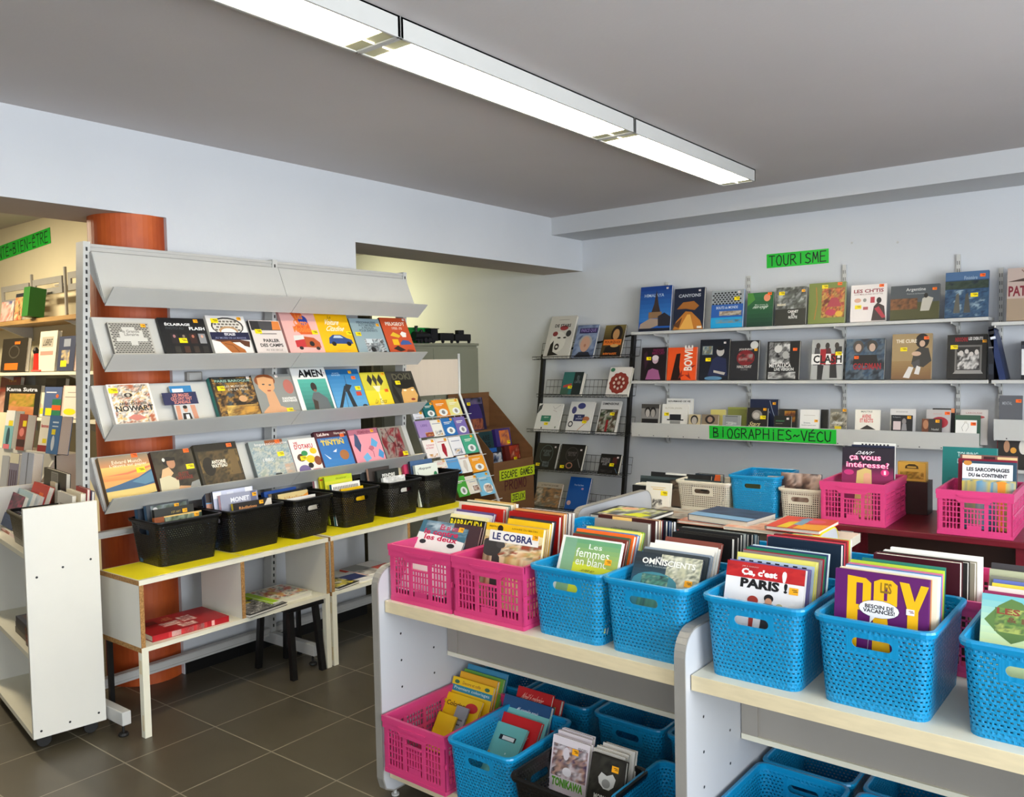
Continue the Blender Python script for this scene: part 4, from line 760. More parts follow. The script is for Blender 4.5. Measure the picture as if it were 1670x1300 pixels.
# ---- things lying in the cubby holes of the low tables
def flat(name, label, cat, x, y, z, w, d, t, rz, base, spec=(), spine=None, stk='', group=None):
    """book lying on its back cover; w runs to the right when read from the aisle (+X side)"""
    M = Matrix.Translation((x, y, z)) @ Matrix.Rotation(math.pi/2 + rz, 4, 'Z') @ Matrix(((1, 0, 0, -w/2), (0, 0, 1, -d/2), (0, -1, 0, t), (0, 0, 0, 1)))
    return book(name, label, cat, M, w, d, t, base, spec, spine=spine, stk=stk, group=group)
M = Matrix.Translation((-3.475, 2.235, .395)) @ Matrix.Rotation(-.05, 4, 'Z') @ Matrix(((-1, 0, 0, 0), (0, 0, -1, 0), (0, -1, 0, .028), (0, 0, 0, 1)))
book('art_book', 'thick red book with white lettering lying in the near cubby of the low table', 'book', M, .25, .37, .028, '#a01820', [('t', 'ROUGE', .08, .38, .28, .6, '#e6c9c0', 'b'), ('t', '100 ANS', .32, .5, .56, .75, '#e6c9c0', 'b'), ('t', 'DE LUTTE', .36, .3, .7, .48, '#e6c9c0', 'b'), ('r', .62, .72, .84, .92, '#6b1016'), ('t', 'affiches', .66, .52, .86, .66, '#e08a60')], '#b01c24', side=[(.2, .24, '#e6b0a8'), (.3, .8, '#c93a3c'), (.34, .44, '#e6b8b0'), (.48, .6, '#e6b8b0'), (.64, .76, '#e6b8b0')])
sp = MB()
flat('magazine', 'black and white photo magazine lying in the middle cubby of the low table', 'magazine', -3.555, 2.43, .395, .24, .21, .014, .12, '#22201f', [('n', .04, .04, .96, .96, 16, 14, ['#141313', '#8d8a88', '#2b2928', '#d8d5d2', '#3b3937'], 21)], '#d8d4cc', 'y,.55,.85')
flat('art_book', 'lime green art book lying in the middle cubby of the low table', 'book', -3.63, 2.62, .395, .25, .26, .022, .02, '#e9e8d8', [('r', 0, 0, .16, 1, '#a8cf10'), ('n', .18, .1, .98, .95, 10, 10, ['#e9e8d8', '#4b463c', '#e9e8d8', '#c2403a', '#d9c06a'], 22)], '#a8cf10')
b = MB(); b.box(-.01, .01, -.09, .09, 0, .235); o = b.build('binder', 'print'); o.data.color_attributes['Col']; o.location = (-3.76, 2.40, .395)
tag(o, 'dark navy board standing at the back of the middle cubby', 'board')
for dl in o.data.color_attributes['Col'].data: dl.color = (*c('#0d1f4a'), 1)
flat('magazine', 'yellow and black magazine lying at the left of the far low table cubby', 'magazine', -3.545, 2.955, .395, .17, .16, .012, .15, '#26251f', [('n', .04, .1, .96, .9, 8, 8, ['#26251f', '#d9c83a', '#4b4a40', '#e9e6da'], 23)], '#e6e2d8')
flat('magazine', 'navy and white magazine lying in the far low table cubby', 'magazine', -3.58, 3.13, .395, .2, .2, .012, -.04, '#e6e4e0', [('r', .0, .2, .6, .75, '#27336a')], '#e6e2d8')
flat('art_book', 'red, white and grey book lying at the back of the far low table cubby', 'book', -3.645, 3.28, .395, .25, .24, .016, .03, '#ddd8d0', [('r', .5, .0, 1, .5, '#c9402c'), ('r', 0, .5, .5, 1, '#8d8d88'), ('n', 0, 0, .5, .5, 5, 5, ['#ddd8d0', '#6b6a66'], 3)], '#c9402c')
# black-legged stool behind the tables
t = thing('stool', 'black metal stool standing under the low tables', 'stool', (-3.62, 2.70, 0))
b = MB(); b.box(-.15, .15, -.13, .1, .345, .365); part(b, 'seat', 'black_metal', t, bevel=.004)
for x, y, dx, dy in ((-.12, -.1, -.03, -.01), (.12, -.1, .03, -.01), (-.12, .06, -.03, .01), (.12, .06, .035, .01)):
    b = MB(); v = []
    for z, k in ((0, 1), (.345, 0)): v += [(x + dx*k + a*.014, y + dy*k + e*.014, z) for a, e in ((-1, -1), (1, -1), (1, 1), (-1, 1))]
    b.mesh(v, [(0, 3, 2, 1), (4, 5, 6, 7), (0, 1, 5, 4), (1, 2, 6, 5), (2, 3, 7, 6), (3, 0, 4, 7)]); part(b, 'leg', 'black_metal', t)
# ================================================================ white wire leaflet stand beyond the low tables
LX0, LX1, LZ0, LZ1 = -3.745, -4.05, .60, 1.27
lean = math.degrees(math.atan2(LX0 - LX1, LZ1 - LZ0))
LP = Lean((LX0 - (LZ0*(LX0 - LX1)/(LZ1 - LZ0))*-1, 0, 0), (0, 1, 0), (-1, 0, 0), lean)
def Lpt(y, z, off=0.0): x = LX0 + (LX1 - LX0)*(z - LZ0)/(LZ1 - LZ0); return Vector((x + off, y, z))
t = thing('leaflet_stand', 'white wire leaflet stand with a beige header board beyond the low tables', 'display stand', (-3.9, 4.35, 0))
def rel(p): return (p[0] + 3.9, p[1] - 4.35, p[2])
for y in (4.07, 4.63):
    b = MB(); b.tube([rel(Lpt(y, 0, -.02)), rel(Lpt(y, 1.36, -.02)), rel(Lpt(y, 1.36, -.02) + Vector((0, 0, .30)))], .0105, 8); part(b, 'side_tube', 'clear_wire', t, smooth=True)
b = MB(); hb = Lpt(4.35, 1.36, -.02); b.box(hb.x + 3.9 - .006, hb.x + 3.9 + .006, -.27, .265, 1.365, 1.62); part(b, 'header_board', 'beige_board', t)
for z in (.64, .80, .95, 1.10, 1.24):
    b = MB(); b.tube([rel(Lpt(4.08, z - .02, .04)), rel(Lpt(4.615, z - .02, .04))], .0025, 6); part(b, 'pocket_wire', 'clear_wire', t)
    b = MB(); b.tube([rel(Lpt(4.08, z - .055, .0)), rel(Lpt(4.62, z - .055, .0))], .0025, 6); part(b, 'pocket_floor_wire', 'clear_wire', t)
for k in range(3):
    y = 4.17 + k*.15
    b = MB(); b.tube([rel(Lpt(y, 1.2)), rel(Lpt(y, 1.335)), rel(Lpt(y + .07, 1.335)), rel(Lpt(y + .07, 1.2))], .0028, 6); part(b, 'wire_loop', 'clear_wire', t)
CARDS = [
 (695, 714.6, 682, 656, '#0f6b70', 1, 'teal'), (713, 737, 681, 651.5, '#ee8f20', 1, 'orange'), (735.5, 756, 678, 650, '#e6de8a', 1, 'pale yellow'), (676, 693, 684, 673, '#e6e6ee', 0, 'white and navy'),
 (685, 710, 714, 685, '#a68cc4', 2, 'mauve'), (708.5, 728, 712, 684, '#efece4', 0, 'white fruit-patterned'), (726.5, 749, 711, 681, '#2a72b8', 1, 'blue'), (747.5, 767, 709, 679, '#7c6cb0', 1, 'violet'),
 (698, 719, 748, 716, '#f1e9e6', 3, 'white with red script'), (719.5, 741, 748, 713, '#f1ece8', 4, 'white with a red figure'), (740.5, 761, 743, 711, '#eeedf0', 0, 'white with a small grey figure'), (761, 783, 740, 708, '#46a987', 1, 'green'),
 (712, 732, 766, 750, '#efeae0', 3, 'cream'), (732, 757, 775, 746, '#5ea2d8', 0, 'sky blue'), (754.5, 774, 772, 741, '#f2f0ea', 4, 'white with an orange edge'), (772, 797, 771, 740, '#f0a028', 1, 'amber'),
 (750, 769, 811, 775, '#4aa83a', 1, 'grass green'), (767, 788, 806, 774, '#e9e2d2', 5, 'cream with an animal photograph'), (786, 811, 809, 768, '#7cc0e0', 5, 'light blue with a dog photograph')]
for k, (xl, xr, yb_, yt, col, kind, nm) in enumerate(CARDS):
    pl = Lean((LX0, 0, LZ0), (0, 1, 0), (-1, 0, 0), lean)
    a0, b0 = pl.ab(xl, yb_, .03); a1 = pl.ab(xr, yb_, .03)[0]; b1 = pl.ab((xl + xr)/2, yt, .03)[1]
    sp = {0: [('n', .2, .05, .8, .35, 5, 4, [col, '#5d6a80', col, '#c9a05a'], k), ('r', .15, .75, .85, .79, '#8d93a8')], 1: [('e', .55, .27, .3, .2, '#eef0ee'), ('e', .55, .27, .12, .12, '#8d8a88'), ('r', .2, .74, .75, .78, '#f3f0e4'), ('r', .2, .66, .6, .69, '#f3f0e4')],
          2: [('t', 'LIBRE', .3, .62, .75, .76, '#6b4f98'), ('n', .45, 0, 1, .26, 5, 4, ['#c05a30', '#7a2a18', '#e0b070'], 4)], 3: [('t', 'la grossesse\nen douceur', .12, .5, .88, .78, '#c9405a', 'i'), ('n', .2, .02, .9, .2, 6, 3, ['#f1e9e6', '#d89a3a', '#4b443e'], 7)],
          4: [('p', [(.3, .35), (.4, .7), (.62, .72), (.66, .45), (.55, .05), (.45, .05)], '#a81e30' if k == 9 else '#d8cfc4'), ('r', .15, .8, .85, .83, '#c9696c')], 5: [('e', .6, .28, .32, .22, '#f2efe8'), ('n', .4, .12, .85, .42, 5, 4, ['#7a4a34', '#d9c2b0', '#4b342a'], k), ('r', .2, .72, .7, .76, '#f3f0e4'), ('r', .25, .64, .75, .67, '#5d86a8')]}[kind]
    book('leaflet', f"{nm} booklet in the white wire leaflet stand", 'booklet', pl.mat(a0, b0, .03), a1 - a0, b1 - b0, .008, col, sp, stk='h,.78,.9' if k % 3 != 1 else '', group='booklets in the leaflet stand', hard=.0006)

# ================================================================ cardboard display with games in the corner
t = thing('display_carton', 'brown cardboard display carton of games standing in the corner', 'carton', (-4.42, 5.39, 0))
X0c, X1c, Y0c, Y1c = -.25, .22, -.27, .26
b = MB(); b.box(X1c - .006, X1c, Y0c, Y1c, 0, .785); part(b, 'front_panel', 'cardboard', t)
for y in (Y0c, Y1c - .006):
    b = MB(); b.prism([(X0c, 0), (X1c - .006, 0), (X1c - .006, .86), (X0c, 1.30)], 1, y, y + .006); part(b, 'side_panel', 'cardboard', t)
b = MB(); b.box(X0c - .006, X0c, Y0c, Y1c, 0, 1.33); part(b, 'back_panel', 'cardboard', t)
for k in range(3):
    b = MB(); b.box(X0c + (0, .235, .31)[k], X0c + (.235, .31, .46)[k], Y0c + .007, Y1c - .007, .0, (1.03, .87, .72)[k]); part(b, 'step', 'cardboard', t)
def carton_sign(label, y0, y1, z0, z1, txt, paper='lime_paper', ink='ink', wid=.006, tilt=0):
    t = thing('paper_sign', label, 'sign', M=Matrix(((0, 0, 0, 0),)*4)) if False else None
    M = Matrix(((0, -1, 0, -4.198), (1, 0, 0, y0), (0, 0, 1, z0), (0, 0, 0, 1))) @ Matrix.Rotation(tilt, 4, 'Y')
    t = thing('paper_sign', label, 'sign', M=M); w, h = y1 - y0, z1 - z0
    b = MB(); b.box(0, w, 0, .0012, 0, h); part(b, 'paper_strip', paper, t)
    m = MB()
    for q in stroke_text(txt, .05*w, .2*h, .95*w, .8*h, wid): m.face([(x, -.0006, z) for x, z in q])
    part(m, 'lettering', ink, t)
def cy(px, py): p = at(px, py, 0, -4.197); return p[1], p[2]
y0, z0 = cy(815, 785); y1, _ = cy(872, 775); _, z1 = cy(815, 768)
carton_sign('yellow-green paper sign reading ESCAPE GAMES on the cardboard display carton', y0, y1, z0, z1, 'ESCAPE GAMES', wid=.008)
ya, za = cy(834, 820); yb_, _ = cy(857, 815); _, zb_ = cy(834, 805)
carton_sign('small yellow-green paper sign reading JEUX low on the cardboard display carton', ya, yb_, za, zb_, 'JEUX', wid=.007)
m = MB(); M = Matrix(((0, -1, 0, -4.199), (1, 0, 0, 5.25), (0, 0, 1, .548), (0, 0, 0, 1)))
for q in stroke_text('PROMO', 0, 0, .30, .075, .010): m.face([(x, -.0006, z) for x, z in q])
o = m.build('lettering', 'ink_red', t); o.matrix_local = Matrix.Translation((4.42, -5.39, 0)) @ M
GM = [(-4.465, 5.135, 1.032, .23, .27, '#221c3c', [('e', .5, .42, .36, .5, '#3a2a6a'), ('n', .2, .02, .85, .35, 6, 5, ['#5a1c24', '#a8603c', '#2a1a2c'], 3), ('n', .05, .8, .95, 1, 8, 3, ['#1b1a22', '#4a4a62', '#6a5a7a'], 5)], 'y,.2,.82', 'tall purple game box at the back of the cardboard carton'),
 (-4.375, 5.15, .872, .20, .15, '#16383c', [('t', 'ARE', .3, .5, .8, .8, '#0b1416', 'b'), ('t', 'RS', .4, .12, .8, .42, '#0b1416', 'b')], '', 'dark teal game box in the middle of the cardboard carton'),
 (-4.372, 5.385, .872, .2, .16, '#3a2a72', [('n', .25, .1, .9, .9, 5, 5, ['#c9502c', '#e08a3a', '#7a2a4a'], 6)], 'y,.8,.25', 'purple and orange game box in the cardboard carton'),
 (-4.308, 5.14, .722, .25, .17, '#16182c', [('r', .05, .78, .75, .98, '#1d62b0'), ('n', .1, .05, .95, .72, 9, 6, ['#10121c', '#5a6a8a', '#d8d8d8', '#23263c'], 8)], 'y,.75,.15', 'dark game box with blue lettering at the front left of the cardboard carton'),
 (-4.306, 5.43, .722, .2, .17, '#5a1a14', [('n', .3, .3, .95, .95, 5, 5, ['#b03a20', '#7a2418', '#d8a080'], 9)], 'y,.6,.3', 'red game box at the front right of the cardboard carton')]
for x, y, z, w, h, col, sp, stk, lab in GM:
    M = Matrix(((0, -1, 0, x), (1, 0, 0, y), (0, 0, 1, z), (0, 0, 0, 1))) @ Matrix.Rotation(-.18, 4, 'X')
    book('game_box', lab, 'game box', M, w, h, .05, col, sp, stk=stk, group='games in the cardboard carton', pages=False)

# ================================================================ shelves on the back wall
YF = 5.93
t = None
for k, (px, zt, zb_) in enumerate(((1090, 2.21, .9), (1223, 2.205, .9), (1378, 2.228, .9), (1563, 2.233, .9), (1632, 2.125, .9))):
    x = at(px, 600, 1, 6.17)[0]
    t = thing('slotted_standard', f"{OR6[k]} white slotted wall standard from the black wire rack", 'shelf upright', (x, 6.165, zb_), group='slotted uprights on the back wall')
    b = MB(); b.box(-.0125, .0125, -.005, .012, 0, zt - zb_)
    for i in range(int((zt - zb_)/.05)):
        for s in (-.006, .006): b.face([(s - .0018, -.0056, .015 + i*.05), (s + .0018, -.0056, .015 + i*.05), (s + .0018, -.0056, .04 + i*.05), (s - .0018, -.0056, .04 + i*.05)], mat=1)
    part(b, 'rail', ['white_metal', 'black_metal'], t)
SX = [at(px, 600, 1, 6.17)[0] for px in (1090, 1223, 1378, 1563, 1632)]
def wall_shelf(x0, x1, z, label, ups, lip=0):
    t = thing('wall_shelf', label, 'shelf', ((x0 + x1)/2, 6.04, z), group='white shelves on the back wall'); h = (x1 - x0)/2
    b = MB(); b.box(-h, h, -.11, .12, -.022, 0); part(b, 'board', 'white_metal', t, bevel=.002)
    if lip:
        b = MB(); b.box(-h, h, -.114, -.110, -.03, lip); part(b, 'front_lip', 'white_metal', t)
        b = MB()
        for i in range(int(2*h/.13)):
            xx = -h + .07 + i*.13; b.lathe([(.004, -.1152), (.004, -.114)], 8, 'y', (xx, 0, -.018))
        part(b, 'rivet_row', 'black_metal', t)
    for u_ in ups:
        xx = u_ - (x0 + x1)/2; b = MB(); b.prism([(-.105, -.022), (.12, -.022), (.12, -.10), (.09, -.085), (.06, -.048), (-.105, -.034)], 0, xx - .004, xx + .004); part(b, 'bracket', 'white_metal', t)
wall_shelf(-3.40, -.862, 1.808, 'top white wall shelf of travel books under the TOURISME sign', SX[:4])
wall_shelf(-3.405, -.862, 1.414, 'middle white wall shelf of music books', SX[:4])
wall_shelf(-3.405, -.909, .995, 'lowest white wall shelf with a front board carrying the BIOGRAPHIES sign', SX[:4], .082)
wall_shelf(-.845, .3, 1.773, 'white wall shelf cut off at the right, topmost, holding one travel book', SX[4:])
wall_shelf(-.845, .3, 1.414, 'white wall shelf cut off at the right, holding leaning navy books', SX[4:])
wall_shelf(-.83, .3, 1.07, 'white wall shelf cut off at the right with a front board, below the navy books', SX[4:], .1)
wall_shelf(-.82, .3, .86, 'white wall shelf cut off at the right, lowest, holding red and black books', SX[4:])

def wl(z, y=6.0, deg=9): return Lean((0, y, z + .001), (1, 0, 0), (0, 1, 0), deg)
black = '#151516'
TG = 'travel books on the top wall shelf'
face_out(wl(1.808), [
 (1041, 1092, 468, .022, '#1f56a8', [('g', 0, .2, 1, 1, '#2f74bc', '#123c86'), ('t', 'HIMALAYA', .14, .76, .76, .83, '#c9d8ea'), ('p', [(.34, .3), (.46, .6), (.52, .92), (.6, .6), (.72, .3)], '#3a2c28'), ('r', .3, .28, .72, .42, '#8a6a4a'), ('p', [(.0, .0), (.05, .16), (.35, .28), (.65, .26), (.7, .14), (.3, .04)], '#a08c7c'), ('p', [(.62, .1), (.6, .32), (.8, .4), (1, .3), (1, .1)], '#26242c'), ('r', 0, 0, 1, .06, '#1b1e2c')], 'w,.86,.94', 'blue mountain temple travel book, first on the top wall shelf'),
 (1097, 1146, 471, .024, '#1a2238', [('t', 'CANYONS', .14, .78, .88, .86, '#b9bdc6', 'b'), ('p', [(.1, .5), (.3, .66), (.66, .68), (.84, .56), (.7, .46), (.4, .5)], '#a0642a'), ('p', [(0, 0), (.1, .2), (.4, .44), (.6, .42), (.9, .2), (1, 0)], '#b8742c'), ('p', [(.2, 0), (.46, .36), (.56, .36), (.7, 0)], '#e0a850'), ('p', [(.0, .1), (.3, .3), (.2, .04)], '#5a3418'), ('r', .8, .02, .95, .07, '#e6e0d4')], 'w,.84,.93', 'dark canyon travel book with glowing orange rock'),
 (1158.5, 1210, 474, .024, '#2d7cc0', [('r', 0, .6, 1, 1, '#9aa0a4'), ('k', .02, .62, .98, .96, 9, 6, .6, .7, '#1f2226', .5), ('r', 0, .28, 1, .62, '#2a5ca8'), ('t', 'BOUTS du MONDE', .16, .5, .84, .57, '#dfe6ee'), ('n', .26, .32, .96, .44, 9, 4, ['#6b5a4a', '#c9bfae', '#8a7a68'], 4), ('r', 0, 0, 1, .27, '#1f9ad0'), ('n', .15, .12, .98, .22, 9, 3, ['#5d6a70', '#1f9ad0', '#7a8a8c'], 5)], 'y,.8,.76 w,.86,.93', 'blue travel magazine with a pebble-like pattern along the top'),
 (1217, 1259, 478, .022, '#27543a', [('g', 0, 0, 1, 1, '#1c3f30', '#2f6a40'), ('p', [(0, .6), (.3, .8), (.2, 1), (0, 1)], '#4f8a3c'), ('e', .76, .84, .13, .11, '#e0906c'), ('t', 'Mon carnet de', .3, .62, .8, .66, '#b9cabc'), ('t', 'mon voyage', .16, .5, .84, .6, '#dfe9df', 'i')], 'O,.86,.95', 'small dark green travel notebook'),
 (1263, 1313, 469, .03, '#4a4c46', [('n', 0, .4, 1, 1, 12, 9, ['#b9bcbc', '#6a6e68', '#3d403a', '#8d9090'], 6), ('r', 0, 0, 1, .42, '#33342f'), ('t', 'BALKANS', .06, .51, .34, .57, '#e6dcc0', 'b'), ('t', 'CARNET\nDE\nROUTE', .42, .16, .76, .38, '#e6e6e0', 'b')], 'y,.2,.84 h,.9,.88', 'dark grey travel book with misty hill photographs'),
 (1317, 1377, 462, .024, '#75813f', [('n', .36, .14, .98, .86, 10, 12, ['#6a2a20', '#c9a04a', '#8a2c34', '#d9763a', '#4b3a2a'], 7), ('p', [(.5, .4), (.62, .62), (.78, .62), (.9, .4)], '#a83848'), ('e', .62, .26, .14, .08, '#b83a52'), ('e', .84, .22, .1, .07, '#d8a83a'), ('l', [(.2, .9), (.24, .5), (.18, .1)], .004, '#c9702a')], 'y,.44,.9 O,.84,.95', 'olive green travel book with colourful carved masks'),
 (1386, 1444, 465, .02, '#e6dedb', [('t', 'LES CH\'TIS', .08, .78, .92, .88, '#8a2430', 'b'), ('t', 'NOS MEILLEURES RECETTES', .1, .72, .9, .76, '#8d5a60'), ('e', .2, .58, .1, .06, '#d8a890'), ('r', .56, .5, .68, .66, '#b83c4a'), ('e', .4, .58, .05, .05, '#8d8a86'), ('p', [(.6, .02), (.66, .4), (.76, .5), (.95, .4), (1, .02)], '#3a2c30'), ('p', [(.68, .34), (.8, .4), (1, .1), (.9, .08)], '#b03444'), ('e', .8, .56, .07, .08, '#2a2428'), ('r', .36, .32, .5, .4, '#b05a60')], 'O,.86,.95 y,.22,.4', 'white travel book of costumes with dark red capitals'),
 (1451, 1531, 466, .022, '#3c4044', [('r', 0, .5, 1, 1, '#4a5056'), ('t', 'Argentine', .32, .8, .72, .92, '#dfe0de'), ('t', 'Provinces du Nouveau', .34, .73, .7, .77, '#a9acae'), ('r', 0, .0, 1, .5, '#4a4a2c'), ('n', 0, .3, .56, .62, 11, 4, ['#5a3826', '#8a5a38', '#3a2a20'], 3), ('p', [(.62, .24), (.66, .6), (.76, .66), (.88, .6), (.8, .24)], '#b9b4a8'), ('e', .73, .68, .04, .07, '#23201e')], 'o,.9,.86', 'wide low dark travel book with horses on a plain'),
 (1540, 1611, 444, .022, '#2b4c70', [('r', 0, .82, 1, 1, '#4a6a90'), ('t', 'Finistère', .44, .82, .74, .9, '#a9bccc'), ('n', 0, .62, 1, .8, 12, 4, ['#27342c', '#3d4a3c', '#1d2a34'], 8), ('n', 0, .02, 1, .6, 14, 12, ['#1d3450', '#3a5a78', '#27425c', '#8fa6b4'], 9), ('p', [(.2, .1), (.26, .5), (.32, .54), (.36, .1)], '#5a5850'), ('p', [(.44, .1), (.48, .5), (.54, .54), (.6, .1)], '#4b4a44')], 'O,.86,.9 y,.68,.48', 'large dark blue travel book of rocks in the sea'),
], 'travel_book', 'book', TG)
face_out(wl(1.773), [(1641, 1700, 437, .025, '#b9a69c', [('r', 0, 0, 1, .42, '#a08c76'), ('p', [(.0, .74), (.5, .8), (1, .74), (1, .7), (.4, .74)], '#4b3a34'), ('l', [(.4, .96), (.55, .86), (.8, .9)], .006, '#8a6a60'), ('t', 'PATAGONIE', .04, .46, 1.6, .66, '#7a2230', 'b')], '', 'pale brown travel book lettered PA, cut off by the right edge')], 'travel_book', 'book', TG)
MG = 'music books on the middle wall shelf'
face_out(wl(1.414), [
 (1044, 1085, 567, .02, '#1d1318', [('p', [(.2, .02), (.3, .3), (.46, .36), (.7, .3), (.8, .02)], '#a05c88'), ('e', .56, .62, .12, .12, '#c9a8b4'), ('e', .56, .68, .13, .08, '#d8ccd0'), ('t', 'FREDDIE\nMERCURY', .42, .78, .92, .95, '#7a1c4a', 'b'), ('p', [(.16, .3), (.3, .6), (.2, .9), (.1, .8)], '#3a2030')], 'y,.3,.66', 'black music book with a mauve-lit singer'),
 (1087, 1134, 567, .018, '#e6521c', [('p', [(.14, 0), (.24, .5), (.3, .8), (.44, .82), (.42, .4), (.5, 0)], '#24100c'), ('p', [(.6, .4), (.98, .46), (.74, .26), (.84, .02), (.62, .16), (.4, .04), (.5, .28)], '#8a2218'), ('r', .52, .16, .74, .97, '#e6521c'), ('l', [(.63, .2), (.63, .95)], .001, '#e6521c')], '', 'orange music book with white capitals running up the cover'),
 (1139, 1187, 554, .024, '#171a24', [('r', .08, .62, .44, .84, '#5a6a78'), ('n', .1, .63, .42, .83, 6, 5, ['#8a7a4a', '#4a6a7c', '#c9c0a0'], 3), ('e', .7, .7, .13, .12, '#b9b4b0'), ('e', .7, .78, .13, .06, '#17161a'), ('p', [(.3, .1), (.44, .5), (.6, .58), (.9, .52), (.96, .1)], '#232a4c'), ('p', [(.5, .24), (.9, .18), (.86, .12), (.5, .18)], '#b9b0a8'), ('e', .5, .04, .3, .05, '#5a86a8')], 'y,.3,.5 w,.84,.91', 'dark navy music book with a seated guitarist'),
 (1189, 1235, 556, .024, '#26262a', [('e', .55, .56, .32, .2, '#7a1c22'), ('n', .3, .46, .8, .66, 7, 4, ['#3a2a28', '#9a2c30', '#8d8a86'], 4), ('t', 'JOHNNY', .3, .74, .8, .8, '#c9c2bc', 'b'), ('t', 'HALLYDAY', .26, .3, .78, .37, '#c9c2bc', 'b'), ('t', 'ICONE', .4, .24, .64, .28, '#8a8684'), ('e', .84, .88, .14, .1, '#c9c9c6')], 'h,.9,.76', 'black music book with a red oval emblem and a pale badge'),
 (1249, 1302, 557, .024, '#1b1b1c', [('n', .06, .42, .7, .98, 9, 10, ['#1b1b1c', '#8d8d8c', '#3c3c3c', '#d0d0ce'], 5), ('e', .34, .8, .12, .1, '#c9c9c6'), ('e', .58, .64, .1, .1, '#a9a9a6'), ('t', 'METALLICA', .08, .32, .76, .42, '#d9d9d6', 'b'), ('t', 'LIVE VERSION', .24, .23, .84, .31, '#d9d9d6', 'b'), ('n', .06, .02, .9, .2, 9, 4, ['#1b1b1c', '#6a6a6a', '#c9c9c6'], 6)], 'O,.86,.78', 'black and white music book of long-haired musicians with white capitals'),
 (1322, 1373, 554, .022, '#a9aaa8', [('p', [(.05, .36), (.1, .8), (.24, .8), (.34, .36)], '#4b4a4c'), ('p', [(.4, .36), (.44, .78), (.6, .78), (.7, .36)], '#5a2a30'), ('p', [(.7, .36), (.76, .82), (.96, .82), (.98, .36)], '#343437')] + [('e', .2 + q*.3, .84, .07, .08, '#3a3432') for q in range(3)] + [('r', .0, .38, 1, .64, '#e9e6e2'), ('r', .28, .38, .46, .76, '#a01c28'), ('r', .62, .38, .8, .64, '#a01c28'), ('t', 'CLASH', .06, .41, .97, .61, '#1b1a1c', 'b'), ('p', [(.2, .0), (.2, .36), (.4, .36), (.36, 0)], '#2c2c2e'), ('p', [(.6, .04), (.6, .36), (.8, .36), (.84, .04)], '#2c2c2e')], 'y,.86,.64', 'grey music book with white and red letter blocks across four standing figures'),
 (1378, 1441, 553, .026, '#27303c', [('n', 0, .0, 1, 1, 12, 13, ['#1d2732', '#5a6a78', '#34506a', '#2a2a30'], 7), ('e', .32, .8, .14, .16, '#4b4440'), ('e', .32, .78, .08, .1, '#b9a090'), ('e', .68, .82, .14, .14, '#3a3634'), ('e', .68, .78, .08, .1, '#b9a090'), ('p', [(.18, .36), (.22, .6), (.8, .6), (.86, .3)], '#1b1b20'), ('t', 'GOLDMAN', .2, .24, .92, .4, '#9a1c28', 'b')], 'O,.28,.54', 'music book of two long-haired singers with a red title'),
 (1453, 1518, 545, .024, '#a38a62', [('g', 0, 0, 1, .4, '#7a5a3c', '#97794f'), ('e', .76, .84, .17, .16, '#221d1c'), ('e', .76, .78, .07, .07, '#caa890'), ('t', 'THE CURE', .1, .8, .62, .88, '#e6dcc6', 'b'), ('p', [(.5, .34), (.56, .6), (.7, .7), (.92, .68), (1, .4), (.8, .26)], '#3a3836'), ('e', .62, .56, .12, .05, '#caa890'), ('p', [(.5, .36), (.58, .24), (.72, .3), (.7, .44)], '#4b4a4c'), ('p', [(.3, .04), (.44, .28), (.56, .26), (.46, .02)], '#d8d4d0'), ('p', [(.58, .12), (.64, .3), (.74, .26), (.7, .1)], '#d8d4d0')], 'O,.86,.9 y,.3,.66', 'tan music book with a seated dark-haired man'),
 (1543, 1608, 546, .024, '#1f1e1f', [('t', 'INDOCHINE', .2, .84, .52, .94, '#9a1c26', 'b'), ('t', 'LES DEBUTS', .54, .87, .9, .94, '#d8d5d2', 'b'), ('r', .2, .16, .88, .76, '#6a6764'), ('r', .25, .2, .83, .72, '#2a2828'), ('n', .27, .22, .81, .6, 9, 6, ['#2a2828', '#d8d4d0', '#6a6664', '#3c3a3a'], 8), ('e', .36, .58, .06, .06, '#c9c2bc'), ('e', .5, .62, .05, .05, '#c9c2bc'), ('e', .62, .56, .05, .05, '#c9c2bc'), ('e', .75, .6, .05, .06, '#c9c2bc'), ('p', [(.16, .12), (.24, .2), (.86, .2), (.92, .12)], '#8d8a86')], 'y,.18,.72 h,.94,.84', 'black music book with a group photograph in an ornate frame'),
], 'music_book', 'book', MG)
# BOWIE lettering running up the cover
pl = wl(1.414); a = pl.ab(1117, 620, .018)[0]
bo = [o for o in bpy.data.objects if o.get('label', '').startswith('orange music book')][0]
vs, fs = glyphs('BOWIE', 'b'); m = MB(); ww, hh = .17, .21
m.mesh([(.215 - p[1]*.072, -.0012, .075 + p[0]*.20) for p in vs], fs, '#efe6dc'); m.build('title_lettering', 'print', bo)
# leaning and standing dark books at the right end of the middle shelves
def stand(x, z, w, h, t, base, label, tilt=0, side=(), y=5.955, group=None, name='book', rz=0, spine=None):
    """upright book seen spine-first: spine to the viewer"""
    M = Matrix.Translation((x, y, z)) @ Matrix.Rotation(tilt, 4, 'Y') @ Matrix(((0, 1, 0, 0), (1, 0, 0, 0), (0, 0, 1, 0), (0, 0, 0, 1))) @ Matrix.Scale(1, 4)
    M = Matrix.Translation((x, y, z)) @ Matrix.Rotation(tilt, 4, 'Y') @ Matrix.Rotation(math.pi/2 + rz, 4, 'Z')
    # local x (spine at 0) -> into the wall, local y -> to the left
    return book(name, label, 'book', M, w, h, t, base, side=side, spine=spine, group=group)
stand(-.835, 1.4155, .2, .33, .03, '#10131c', 'black book standing spine-out at the right end, beside the leaning navy book', 0, [(.1, .3, '#2a2f3a'), (.6, .62, '#8d8d90')], group=MG)
